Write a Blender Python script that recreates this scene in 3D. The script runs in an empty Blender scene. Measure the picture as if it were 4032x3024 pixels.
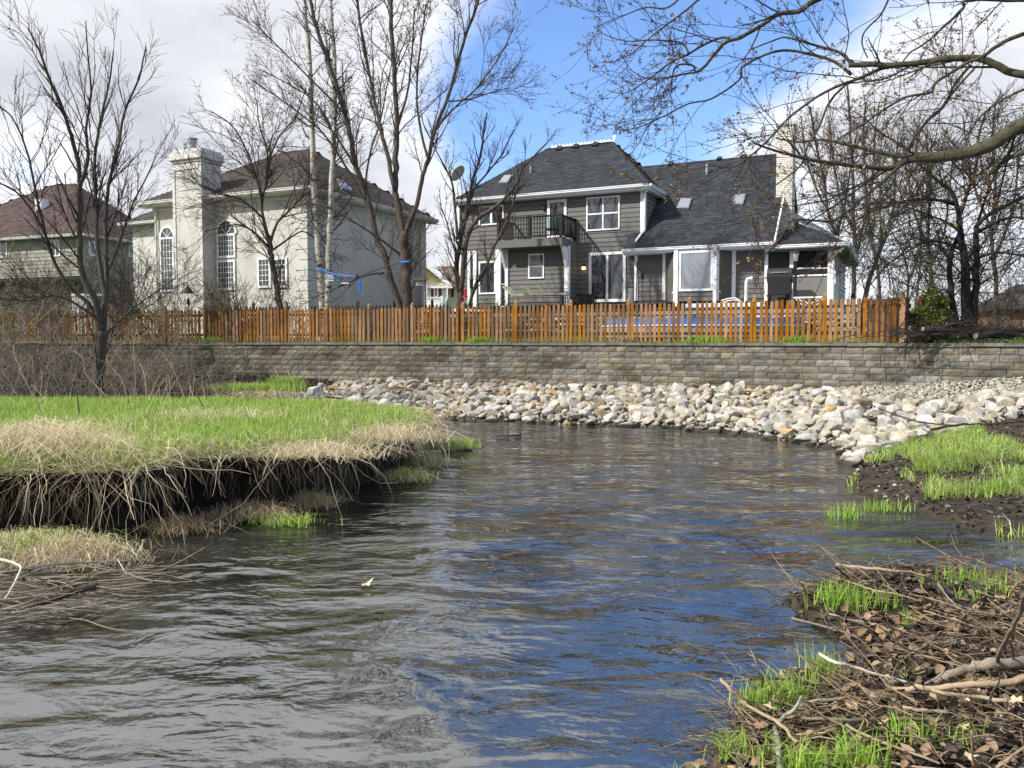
import bpy, bmesh, math, random
import numpy as np
from mathutils import Vector, Matrix, noise as mnoise

random.seed(11)
R = math.radians
sc = bpy.context.scene
COL = sc.collection

# ------------------------------------------------------------------ camera, sky, sun, exposure
F = 1750.0; W2 = 1106.0; H2 = 829.5; HORZ = 735.0; CZ = 2.0
PITCH = math.atan((H2 - HORZ) / F)
cam = bpy.data.cameras.new('camera'); co = bpy.data.objects.new('camera', cam); COL.objects.link(co)
co.location = (0, 0, CZ); co.rotation_euler = (math.pi / 2 - PITCH, 0, 0)
cam.sensor_width = 36; cam.lens = 36 * F / (2 * W2); cam.clip_end = 3000; cam.clip_start = 0.05
sc.camera = co

SUN = Vector((-0.72, -0.30, 0.66)).normalized()
sun_el = math.asin(SUN.z); sun_az = math.atan2(SUN.x, SUN.y)      # azimuth clockwise from +Y
w = bpy.data.worlds.new('World'); sc.world = w; w.use_nodes = True
nt = w.node_tree; nt.nodes.clear()
def wn(t, **k):
    n = nt.nodes.new(t)
    for a, b in k.items(): setattr(n, a, b)
    return n
def wl(a, b): nt.links.new(a, b)
out = wn('ShaderNodeOutputWorld'); bg = wn('ShaderNodeBackground'); bg.inputs['Strength'].default_value = 0.115
sky = wn('ShaderNodeTexSky', sky_type='NISHITA'); sky.sun_disc = False
sky.sun_elevation = sun_el; sky.sun_rotation = sun_az; sky.ozone_density = 3.0; sky.air_density = 1.0; sky.dust_density = 0.9
tc = wn('ShaderNodeTexCoord'); nrm = wn('ShaderNodeVectorMath', operation='NORMALIZE'); wl(tc.outputs['Generated'], nrm.inputs[0])
def wmath(op, a, b=None, clamp=False):
    n = wn('ShaderNodeMath', operation=op); n.use_clamp = clamp
    for i, v in enumerate((a, b)):
        if v is None: continue
        if isinstance(v, (int, float)): n.inputs[i].default_value = v
        else: wl(v, n.inputs[i])
    return n.outputs[0]
sep = wn('ShaderNodeSeparateXYZ'); wl(nrm.outputs[0], sep.inputs[0])
zz = wmath('ADD', wmath('MAXIMUM', sep.outputs[2], 0.0), 0.22)
cx_ = wmath('DIVIDE', sep.outputs[0], zz); cy_ = wmath('DIVIDE', sep.outputs[1], zz)
cmb = wn('ShaderNodeCombineXYZ'); wl(cx_, cmb.inputs[0]); wl(cy_, cmb.inputs[1])
def wnoise(vec, scale, detail, rough, dist=0.0, off=(0, 0, 0)):
    mp = wn('ShaderNodeMapping'); mp.inputs['Location'].default_value = off; wl(vec, mp.inputs['Vector'])
    n = wn('ShaderNodeTexNoise'); n.inputs['Scale'].default_value = scale; n.inputs['Detail'].default_value = detail
    n.inputs['Roughness'].default_value = rough; n.inputs['Distortion'].default_value = dist
    wl(mp.outputs[0], n.inputs['Vector']); return n.outputs['Fac']
n1 = wnoise(cmb.outputs[0], 0.75, 9, 0.55, 0.3, (3.1, 1.2, 0))
n2 = wnoise(cmb.outputs[0], 2.6, 8, 0.6, 0.2, (7.4, 2.2, 0))
def blob(px, py, width, amp):            # a broad cloudy (+) or clear (-) part of the sky in a given direction
    x = (px - W2) / F; y = -(py - H2) / F
    d = Vector((x, math.cos(PITCH) + y * math.sin(PITCH), y * math.cos(PITCH) - math.sin(PITCH))).normalized()
    dn = wn('ShaderNodeVectorMath', operation='DOT_PRODUCT'); wl(nrm.outputs[0], dn.inputs[0]); dn.inputs[1].default_value = d
    a = wmath('MULTIPLY', wmath('SUBTRACT', dn.outputs['Value'], 1.0), 1.0 / (width * width))
    return wmath('MULTIPLY', wmath('EXPONENT', a), amp)
dens = wmath('ADD', wmath('MULTIPLY', n1, 1.0), wmath('MULTIPLY', n2, 0.45))
dens = wmath('ADD', dens, wmath('MULTIPLY', sep.outputs[0], -0.16))
for b in ((1330, 150, .150, -.34), (1200, 380, .10, -.24), (1250, -300, .20, -.20), (90, 335, .035, -.30), (30, 360, .025, -.2), (1650, -60, .10, -.22), (520, 250, .03, -.18),
          (300, 100, .20, .22), (700, 150, .10, .14), (1800, 330, .09, .26), (2100, 250, .10, .18), (1500, 460, .05, .1), (300, -500, .25, .25), (950, 560, .06, .25)):
    dens = wmath('ADD', dens, blob(*b))
ramp = wn('ShaderNodeMapRange'); ramp.interpolation_type = 'SMOOTHSTEP'
ramp.inputs['From Min'].default_value = 0.46; ramp.inputs['From Max'].default_value = 0.82; wl(dens, ramp.inputs['Value'])
shade = wn('ShaderNodeMapRange'); shade.inputs['From Min'].default_value = 0.82; shade.inputs['From Max'].default_value = 1.22
shade.inputs['To Min'].default_value = 0; shade.inputs['To Max'].default_value = 1
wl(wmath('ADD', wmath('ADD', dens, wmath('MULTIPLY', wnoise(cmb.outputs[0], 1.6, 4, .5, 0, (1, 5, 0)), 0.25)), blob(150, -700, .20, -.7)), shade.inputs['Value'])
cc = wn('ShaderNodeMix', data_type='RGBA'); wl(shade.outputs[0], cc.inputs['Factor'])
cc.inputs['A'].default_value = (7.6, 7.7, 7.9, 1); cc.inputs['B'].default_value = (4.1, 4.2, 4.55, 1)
skc = wn('ShaderNodeMix', data_type='RGBA', blend_type='MULTIPLY'); skc.inputs['Factor'].default_value = 1
wl(sky.outputs[0], skc.inputs['A']); skc.inputs['B'].default_value = (1.25, 1.42, 1.72, 1)
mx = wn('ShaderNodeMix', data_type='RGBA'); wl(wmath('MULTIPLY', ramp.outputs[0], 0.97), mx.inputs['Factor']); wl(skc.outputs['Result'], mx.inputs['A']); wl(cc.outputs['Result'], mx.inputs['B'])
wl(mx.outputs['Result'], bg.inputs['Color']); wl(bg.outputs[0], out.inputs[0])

sl = bpy.data.lights.new('sun', 'SUN'); sl.energy = 5.0; sl.angle = R(0.6); sl.color = (1, 0.96, 0.89)
so = bpy.data.objects.new('sun', sl); COL.objects.link(so); so.rotation_euler = SUN.to_track_quat('Z', 'Y').to_euler()
sc.view_settings.view_transform = 'Standard'; sc.view_settings.look = 'None'; sc.view_settings.gamma = 1
sc.view_settings.use_curve_mapping = False; sc.view_settings.exposure = 0.38
sc.render.engine = 'CYCLES'

# ------------------------------------------------------------------ picture measures -> places
cp, sp = math.cos(PITCH), math.sin(PITCH)
def ray(px, py):
    x = (px - W2) / F; y = -(py - H2) / F
    return Vector((x, cp + y * sp, y * cp - sp))
CAM = Vector((0, 0, CZ))
def atY(px, py, Y):
    d = ray(px, py); return CAM + d * (Y / d.y)
def atZ(px, py, z=0.0):
    d = ray(px, py); return CAM + d * ((z - CZ) / d.z)
def proj(P):
    q = Vector(P) - CAM; yc = q.y * cp - q.z * sp; up = q.y * sp + q.z * cp
    return W2 + F * q.x / yc, H2 - F * up / yc
def c1(x, y): return (.2977 * x, 219.4 + .2977 * y)
def c2(x, y): return (493.7 + .2977 * x, 219.4 + .2977 * y)
def c3(x, y): return (932.6 + .2976 * x, 219.4 + .2976 * y)
def c4(x, y): return (1316.7 + .2977 * x, 219.4 + .2977 * y)
def c5(x, y): return (1700.7 + .3307 * x, 219.4 + .3307 * y)
def c6(x, y): return (822.9 + .2594 * x, 493.7 + .2594 * y)
def c9(x, y): return (1261.8 + .4034 * x, .4034 * y)                 # crop 2300,0 .. 3200,700
def c10(x, y): return (1700.7 + .4032 * x, .4032 * y)                # crop 3100,0 .. 4032,700
def c11(x, y): return (1426.4 + .3552 * x, 1152 + .3552 * y)         # crop 2600,2100 .. 4032,3024
def c12(x, y): return (.461 * x, 932.6 + .461 * y)                   # crop 0,1700 .. 700,2500
def c13(x, y): return (.3307 * x, 658.3 + .3307 * y)                 # crop 0,1200 .. 1300,2200

# ------------------------------------------------------------------ materials
MATS = {}
def mat(name, c1_, c2_=None, scale=4.0, rough=.8, bump=0.0, bscale=None, rnd=0.0, attr=False, spec=.3, detail=5, c3_=None, stretch=(1, 1, 1), metal=0.0, sheen=0, gen=False, huer=0.0, stain=None, wet=None):
    if name in MATS: return MATS[name]
    m = bpy.data.materials.new(name); m.use_nodes = True; t = m.node_tree; N = t.nodes; L = t.links
    b = N['Principled BSDF']; b.inputs['Roughness'].default_value = rough; b.inputs['Specular IOR Level'].default_value = spec
    b.inputs['Metallic'].default_value = metal
    tcn = N.new('ShaderNodeTexCoord'); mp = N.new('ShaderNodeMapping'); mp.inputs['Scale'].default_value = stretch
    if rnd and not gen:
        oi0 = N.new('ShaderNodeObjectInfo'); ad = N.new('ShaderNodeVectorMath'); ad.operation = 'ADD'
        ml = N.new('ShaderNodeVectorMath'); ml.operation = 'SCALE'; ml.inputs['Scale'].default_value = 37.0
        cb = N.new('ShaderNodeCombineXYZ'); L.new(oi0.outputs['Random'], cb.inputs[0]); L.new(oi0.outputs['Random'], cb.inputs[1]); L.new(cb.outputs[0], ml.inputs[0])
        L.new(tcn.outputs['Object'], ad.inputs[0]); L.new(ml.outputs[0], ad.inputs[1]); L.new(ad.outputs[0], mp.inputs['Vector'])
    else:
        g = N.new('ShaderNodeNewGeometry') if gen else None
        L.new(g.outputs['Position'] if gen else tcn.outputs['Object'], mp.inputs['Vector'])
    col = None
    if c2_ is not None:
        n = N.new('ShaderNodeTexNoise'); n.inputs['Scale'].default_value = scale; n.inputs['Detail'].default_value = detail; n.inputs['Roughness'].default_value = .62
        L.new(mp.outputs[0], n.inputs['Vector'])
        cr = N.new('ShaderNodeValToRGB'); cr.color_ramp.elements[0].position = .34; cr.color_ramp.elements[1].position = .66
        cr.color_ramp.elements[0].color = (*c1_, 1); cr.color_ramp.elements[1].color = (*c2_, 1)
        if c3_ is not None:
            e = cr.color_ramp.elements.new(.8); e.color = (*c3_, 1)
        L.new(n.outputs['Fac'], cr.inputs[0]); col = cr.outputs[0]
    else:
        rg = N.new('ShaderNodeRGB'); rg.outputs[0].default_value = (*c1_, 1); col = rg.outputs[0]
    if attr:
        at = N.new('ShaderNodeAttribute'); at.attribute_name = 'Col'
        mm = N.new('ShaderNodeMix'); mm.data_type = 'RGBA'; mm.blend_type = 'MULTIPLY'; mm.inputs['Factor'].default_value = 1
        L.new(col, mm.inputs['A']); L.new(at.outputs['Color'], mm.inputs['B']); col = mm.outputs['Result']
    if rnd:
        oi = N.new('ShaderNodeObjectInfo'); hs = N.new('ShaderNodeHueSaturation'); mr = N.new('ShaderNodeMapRange')
        mr.inputs['To Min'].default_value = 1 - rnd; mr.inputs['To Max'].default_value = 1 + rnd
        L.new(oi.outputs['Random'], mr.inputs['Value']); L.new(mr.outputs[0], hs.inputs['Value'])
        if huer:
            m2 = N.new('ShaderNodeMath'); m2.operation = 'FRACT'; m3 = N.new('ShaderNodeMath'); m3.operation = 'MULTIPLY'; m3.inputs[1].default_value = 17.3
            L.new(oi.outputs['Random'], m3.inputs[0]); L.new(m3.outputs[0], m2.inputs[0])
            m4 = N.new('ShaderNodeMapRange'); m4.inputs['To Min'].default_value = 1 - huer; m4.inputs['To Max'].default_value = 1 + huer
            L.new(m2.outputs[0], m4.inputs['Value']); L.new(m4.outputs[0], hs.inputs['Saturation'])
        L.new(col, hs.inputs['Color']); col = hs.outputs[0]
    if stain:                                  # weathering that runs across the pieces: (scale, stretch, darkest tint)
        g2 = N.new('ShaderNodeNewGeometry'); m5 = N.new('ShaderNodeMapping'); m5.inputs['Scale'].default_value = stain[1]; L.new(g2.outputs['Position'], m5.inputs['Vector'])
        n5 = N.new('ShaderNodeTexNoise'); n5.inputs['Scale'].default_value = stain[0]; n5.inputs['Detail'].default_value = 6; n5.inputs['Roughness'].default_value = .7; L.new(m5.outputs[0], n5.inputs['Vector'])
        r5 = N.new('ShaderNodeValToRGB'); r5.color_ramp.elements[0].position = .36; r5.color_ramp.elements[0].color = (*stain[2], 1); r5.color_ramp.elements[1].position = .56; r5.color_ramp.elements[1].color = (1, 1, 1, 1)
        L.new(n5.outputs['Fac'], r5.inputs[0]); x5 = N.new('ShaderNodeMix'); x5.data_type = 'RGBA'; x5.blend_type = 'MULTIPLY'; x5.inputs['Factor'].default_value = 1; L.new(col, x5.inputs['A']); L.new(r5.outputs[0], x5.inputs['B']); col = x5.outputs['Result']
    if wet is not None:                        # muddy wet line just above the water
        g3 = N.new('ShaderNodeNewGeometry'); s3 = N.new('ShaderNodeSeparateXYZ'); L.new(g3.outputs['Position'], s3.inputs[0]); r6 = N.new('ShaderNodeMapRange'); r6.inputs['From Min'].default_value = wet; r6.inputs['From Max'].default_value = wet + .05; L.new(s3.outputs[2], r6.inputs['Value'])
        x6 = N.new('ShaderNodeMix'); x6.data_type = 'RGBA'; L.new(r6.outputs[0], x6.inputs['Factor']); x6.inputs['A'].default_value = (.05, .042, .03, 1); L.new(col, x6.inputs['B']); col = x6.outputs['Result']
    L.new(col, b.inputs['Base Color'])
    if bump:
        nb = N.new('ShaderNodeTexNoise'); nb.inputs['Scale'].default_value = bscale or scale * 4; nb.inputs['Detail'].default_value = 6; nb.inputs['Roughness'].default_value = .65
        L.new(mp.outputs[0], nb.inputs['Vector']); bp = N.new('ShaderNodeBump'); bp.inputs['Strength'].default_value = min(1, bump); bp.inputs['Distance'].default_value = .03 * max(1, bump)
        L.new(nb.outputs['Fac'], bp.inputs['Height']); L.new(bp.outputs[0], b.inputs['Normal'])
    MATS[name] = m; return m

def glass(name, tint=(.02, .024, .028), rough=.03, refl=1.0):
    if name in MATS: return MATS[name]
    m = bpy.data.materials.new(name); m.use_nodes = True; N = m.node_tree.nodes; L = m.node_tree.links; b = N['Principled BSDF']
    b.inputs['Base Color'].default_value = (*tint, 1); b.inputs['Roughness'].default_value = rough
    b.inputs['Specular IOR Level'].default_value = refl; b.inputs['IOR'].default_value = 1.6
    nb = N.new('ShaderNodeTexNoise'); nb.inputs['Scale'].default_value = 1.2; nb.inputs['Detail'].default_value = 1
    t = N.new('ShaderNodeTexCoord'); L.new(t.outputs['Object'], nb.inputs['Vector'])
    bp = N.new('ShaderNodeBump'); bp.inputs['Strength'].default_value = .25; bp.inputs['Distance'].default_value = .02; L.new(nb.outputs['Fac'], bp.inputs['Height']); L.new(bp.outputs[0], b.inputs['Normal'])
    MATS[name] = m; return m

# ------------------------------------------------------------------ object helpers
def tag(o, label=None, cat=None, group=None, kind=None):
    if label: o['label'] = label
    if cat: o['category'] = cat
    if group: o['group'] = group
    if kind: o['kind'] = kind
    return o
def empty(name, loc=(0, 0, 0), rz=0, label=None, cat=None, group=None):
    o = bpy.data.objects.new(name, None); COL.objects.link(o); o.location = loc; o.rotation_euler = (0, 0, rz); o.empty_display_size = .1
    return tag(o, label, cat, group)
def link(name, me, parent=None, loc=None, rot=None, scl=None):
    o = bpy.data.objects.new(name, me); COL.objects.link(o); o.parent = parent
    if loc is not None: o.location = loc
    if rot is not None: o.rotation_euler = rot
    if scl is not None: o.scale = scl
    return o
class MB:
    def __init__(s): s.v = []; s.f = []; s.c = []
    def add(s, vs, fs, c=None):
        n = len(s.v); s.v += [tuple(p) for p in vs]; s.f += [tuple(i + n for i in f) for f in fs]
        if c is not None: s.c += [c] * len(vs)
        return s
    def box(s, x0, x1, y0, y1, z0, z1, c=None):
        return s.add([(x0, y0, z0), (x1, y0, z0), (x1, y1, z0), (x0, y1, z0), (x0, y0, z1), (x1, y0, z1), (x1, y1, z1), (x0, y1, z1)],
                     [(0, 3, 2, 1), (4, 5, 6, 7), (0, 1, 5, 4), (1, 2, 6, 5), (2, 3, 7, 6), (3, 0, 4, 7)], c)
    def hexa(s, p, c=None):       # 8 points: bottom four, top four
        return s.add(p, [(0, 3, 2, 1), (4, 5, 6, 7), (0, 1, 5, 4), (1, 2, 6, 5), (2, 3, 7, 6), (3, 0, 4, 7)], c)
    def poly(s, pts, th=None, nrm=None, c=None):
        n = len(pts)
        if th is None: return s.add(pts, [tuple(range(n))], c)
        d = Vector(nrm) * th; q = [Vector(p) + d for p in pts]
        fs = [tuple(range(n - 1, -1, -1)), tuple(range(n, 2 * n))] + [(i, (i + 1) % n, n + (i + 1) % n, n + i) for i in range(n)]
        return s.add([Vector(p) for p in pts] + q, fs, c)
    def tube(s, pts, rad, n=6, cap=True, c=None):
        pts = [Vector(p) for p in pts]; k = len(pts)
        if not hasattr(rad, '__len__'): rad = [rad] * k
        d = (pts[-1] - pts[0]); d = d.normalized() if d.length > 1e-9 else Vector((0, 0, 1))
        vs = []; a = None
        for i, p in enumerate(pts):
            t = (pts[min(i + 1, k - 1)] - pts[max(i - 1, 0)])
            t = t.normalized() if t.length > 1e-9 else d
            if a is None:
                a = t.orthogonal().normalized()
            else:
                a = a - t * a.dot(t); a = a.normalized() if a.length > 1e-6 else t.orthogonal().normalized()
            b = t.cross(a)
            for j in range(n):
                an = 2 * math.pi * j / n; vs.append(p + (a * math.cos(an) + b * math.sin(an)) * rad[i])
        fs = [(i * n + j, i * n + (j + 1) % n, (i + 1) * n + (j + 1) % n, (i + 1) * n + j) for i in range(k - 1) for j in range(n)]
        if cap: fs += [tuple(range(n - 1, -1, -1)), tuple(range((k - 1) * n, k * n))]
        return s.add(vs, fs, c)
    def mesh(s, name, m=None, smooth=False):
        me = bpy.data.meshes.new(name); me.from_pydata(s.v, [], s.f); me.update()
        if m: me.materials.append(m)
        if s.c and len(s.c) == len(s.v):
            a = me.color_attributes.new('Col', 'FLOAT_COLOR', 'POINT'); a.data.foreach_set('color', np.array([(*q, 1) for q in s.c], dtype=np.float32).ravel())
        if smooth: me.polygons.foreach_set('use_smooth', [True] * len(me.polygons))
        return me
    def build(s, name, m, parent=None, kind=None, smooth=False, loc=None, rot=None):
        return tag(link(name, s.mesh(name, m, smooth), parent, loc, rot), kind=kind)
def npmesh(name, V, Fc, m, cols=None, parent=None, kind=None, smooth=False):
    me = bpy.data.meshes.new(name); k = Fc.shape[1]
    me.vertices.add(len(V)); me.vertices.foreach_set('co', V.astype(np.float32).ravel())
    me.loops.add(Fc.size); me.loops.foreach_set('vertex_index', Fc.astype(np.int32).ravel())
    me.polygons.add(len(Fc)); me.polygons.foreach_set('loop_start', np.arange(0, Fc.size, k, dtype=np.int32))
    me.update(calc_edges=True); me.validate()
    if smooth: me.polygons.foreach_set('use_smooth', np.ones(len(Fc), dtype=bool))
    if cols is not None:
        a = me.color_attributes.new('Col', 'FLOAT_COLOR', 'POINT'); a.data.foreach_set('color', np.c_[cols, np.ones(len(cols))].astype(np.float32).ravel())
    me.materials.append(m); return tag(link(name, me, parent), kind=kind)
def scan(poly, y):
    xs = []
    n = len(poly)
    for i in range(n):
        (x0, y0), (x1, y1) = poly[i], poly[(i + 1) % n]
        if (y0 <= y < y1) or (y1 <= y < y0): xs.append(x0 + (x1 - x0) * (y - y0) / (y1 - y0))
    xs.sort(); return [(xs[i], xs[i + 1]) for i in range(0, len(xs) - 1, 2)]

# ------------------------------------------------------------------ the lie of the land
def crom(pts, n=6):
    P = [Vector(p) for p in pts]; outp = []
    for i in range(len(P) - 1):
        p0, p1, p2, p3 = P[max(i - 1, 0)], P[i], P[i + 1], P[min(i + 2, len(P) - 1)]
        for k in range(n):
            t = k / n; outp.append(.5 * ((2 * p1) + (p2 - p0) * t + (2 * p0 - 5 * p1 + 4 * p2 - p3) * t * t + (3 * p1 - p0 - 3 * p2 + p3) * t ** 3))
    outp.append(P[-1]); return outp
def pz(lst, z=0.0): return [tuple(atZ(x, y, z))[:2] for x, y in lst]
WALLPX = [(-700, 34), (-200, 31.5), (300, 29.5), (600, 28.2), (1000, 26.0), (1300, 24.2), (1600, 22.3), (1940, 20.3), (2212, 18.6), (2600, 17.0)]
WP = [((x - W2) / F * Y, Y) for x, Y in WALLPX] + [(21, 15.2), (30, 14)]
WP = [(-60, 38)] + WP
WX = np.array([p[0] for p in crom([(a, b, 0) for a, b in WP], 5)]); WY = np.array([p[1] for p in crom([(a, b, 0) for a, b in WP], 5)])
def wallY(x): return np.interp(x, WX, WY)
TOPZ = 1.93
EDGE_A_near = pz([(-900, 1195), (-400, 1190), (0, 1182), (120, 1172), (210, 1172), (330, 1165), (400, 1140), (500, 1130), (640, 1116), (740, 1086), (820, 1052), (880, 1030), (925, 1002), (938, 985)])
POLY_A = EDGE_A_near + [((915 - W2) / F * 14.5, 14.5), ((850 - W2) / F * 14.9, 14.9), ((700 - W2) / F * 15.4, 15.4), (-5.5, 15.7), (-12, 15.9), (-25, 16.5), (-25, 8)]
POLY_S = pz([(-600, 1330), (-250, 1290), (-40, 1262), (40, 1244), (110, 1232), (190, 1206), (235, 1188)]) + [(-4, 8.3), (-9, 9), (-14, 5)]
EDGE_B = [(-40, 22), (-25, 20.6), (-14, 19.9), (-6, 20.1)] + pz([(900, 903), (1100, 910), (1300, 917), (1500, 928), (1650, 943), (1770, 960), (1850, 982), (1838, 1008), (1812, 1038), (1858, 1064), (1900, 1086), (1960, 1104), (2060, 1142), (2212, 1166), (2500, 1195)]) + [(14, 7.2)]
POLY_B = EDGE_B + [(40, 7), (40, 60), (-60, 60), (-60, 22)]
POLY_C = [(16, 6.3)] + pz([(2500, 1283), (2212, 1268), (2080, 1230), (1950, 1226), (1800, 1255), (1668, 1293), (1720, 1335), (1790, 1372), (1850, 1415), (1780, 1445), (1690, 1452), (1605, 1485), (1572, 1560), (1545, 1620), (1440, 1690)]) + [(.55, 2.6), (.3, 1.2), (.3, -3), (20, -3)]
def segs(poly, closed=True):
    a = np.array(poly); b = np.roll(a, -1, axis=0)
    return (a, b) if closed else (a[:-1], b[:-1])
def distseg(X, Y, poly, closed=True):
    A, B = segs(poly, closed); d = np.full(X.shape, 1e9)
    for (ax, ay), (bx, by) in zip(A, B):
        vx, vy = bx - ax, by - ay; t = np.clip(((X - ax) * vx + (Y - ay) * vy) / (vx * vx + vy * vy + 1e-12), 0, 1)
        d = np.minimum(d, np.hypot(X - ax - t * vx, Y - ay - t * vy))
    return d
def inside(X, Y, poly):
    A, B = segs(poly); c = np.zeros(X.shape, bool)
    for (ax, ay), (bx, by) in zip(A, B):
        if ay == by: continue
        c ^= ((ay > Y) != (by > Y)) & (X < (bx - ax) * (Y - ay) / (by - ay) + ax)
    return c
def sd(X, Y, poly): return np.where(inside(X, Y, poly), 1, -1) * distseg(X, Y, poly)
def sstep(a, b, x): t = np.clip((x - a) / (b - a), 0, 1); return t * t * (3 - 2 * t)
def vnoise(X, Y, s, seed=0):
    X = X / s + seed * 17.13; Y = Y / s + seed * 5.77; xi = np.floor(X); yi = np.floor(Y); fx = X - xi; fy = Y - yi
    def h(a, b):
        q = np.sin(a * 127.1 + b * 311.7 + seed * 74.7) * 43758.5453; return q - np.floor(q)
    fx = fx * fx * (3 - 2 * fx); fy = fy * fy * (3 - 2 * fy)
    return (h(xi, yi) * (1 - fx) + h(xi + 1, yi) * fx) * (1 - fy) + (h(xi, yi + 1) * (1 - fx) + h(xi + 1, yi + 1) * fx) * fy - .5
def fbm(X, Y, s, seed=0, o=4): return sum(vnoise(X, Y, s / 2 ** i, seed + i) / 2 ** i for i in range(o))
WBX = [-60, -16, -14, -8, -3, 3, 7, 10, 12, 16]; WBZ = [1.6, 1.45, .85, .60, .50, .50, .60, .82, 1.12, 1.3]
def terrain(X, Y):
    X = np.asarray(X, float); Y = np.asarray(Y, float)
    base = -.32 + .06 * fbm(X, Y, 1.5, 3)
    a = sd(X, Y, POLY_A); s_ = sd(X, Y, POLY_S); b = sd(X, Y, POLY_B); c = sd(X, Y, POLY_C)
    far = sstep(16.5, 14.5, Y)
    za = np.where(a > 0, .0, -.3) + sstep(.42, .75, a + .12 * fbm(X, Y, .7, 8)) * (.80 + .05 * fbm(X, Y, 1.3, 5)) * 1.0
    tip = sstep(-3.2, -1.0, X) * sstep(2.4, .2, a); za = za - .12 * tip * (a > 0)
    za = np.where(a > 0, za, base)
    zs = np.where(s_ > -.3, -.1 + .22 * sstep(-.3, .5, s_) + .06 * fbm(X, Y, .5, 9), base)
    dw = np.clip(wallY(X) - Y, 0, 99); t = np.clip(b / (b + dw + .01), 0, 1)
    zb = -.1 + .14 * sstep(-.1, .25, b) + np.interp(X, WBX, WBZ) * t ** .85 + .05 * fbm(X, Y, .9, 2) * np.clip(b, 0, 1)
    leftscrub = sstep(-5, -8, X) * sstep(0, 2.2, b) * .08; zb = zb + leftscrub
    zb = np.where(b > -.25, zb, base)
    zc = -.1 + .13 * sstep(-.15, .2, c) + .14 * np.clip(c, 0, 1.6) / 1.6 * 1.3 + .07 * fbm(X, Y, .5, 4) * np.clip(c * 2, 0, 1)
    zc = np.where(c > -.25, zc, base)
    return np.maximum.reduce([base, za, zs, zb, zc])
def tz(x, y): return float(terrain(np.array([x]), np.array([y]))[0])
# ------------------------------------------------------------------ ground, water, lawn
def grid_mesh(name, xs, ys, zf, m, kind='structure', smooth=True, jit=0):
    X, Y = np.meshgrid(xs, ys); Z = zf(X, Y); V = np.stack([X.ravel(), Y.ravel(), Z.ravel()], 1); nx, ny = len(xs), len(ys)
    i = np.arange((ny - 1) * (nx - 1)); r = i // (nx - 1); c = i % (nx - 1); k = r * nx + c
    return npmesh(name, V, np.stack([k, k + 1, k + nx + 1, k + nx], 1), m, kind=kind, smooth=smooth)
def ground_mat():
    m = mat('bank_soil', (.018, .013, .009), (.06, .045, .03), 5, .9, .8, 22, gen=True, c3_=(.11, .085, .06)); return m  # soil toned darker, the shade of the bank is part of the colour
xs = np.concatenate([np.linspace(-46, -16.2, 40), np.arange(-16, 14, .11), np.linspace(14.2, 40, 40)])
ys = np.concatenate([np.arange(-2, 24, .11), np.linspace(24.2, 60, 50)])
ground = grid_mesh('ground', xs, ys, terrain, ground_mat())
far = MB(); far.add([(-1500, -1500, -.4), (1500, -1500, -.4), (1500, 1500, -.4), (-1500, 1500, -.4)], [(0, 1, 2, 3)])
far.build('far_ground', mat('far_soil', (.05, .06, .025), (.09, .08, .04), .05, .95), kind='structure')

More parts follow.
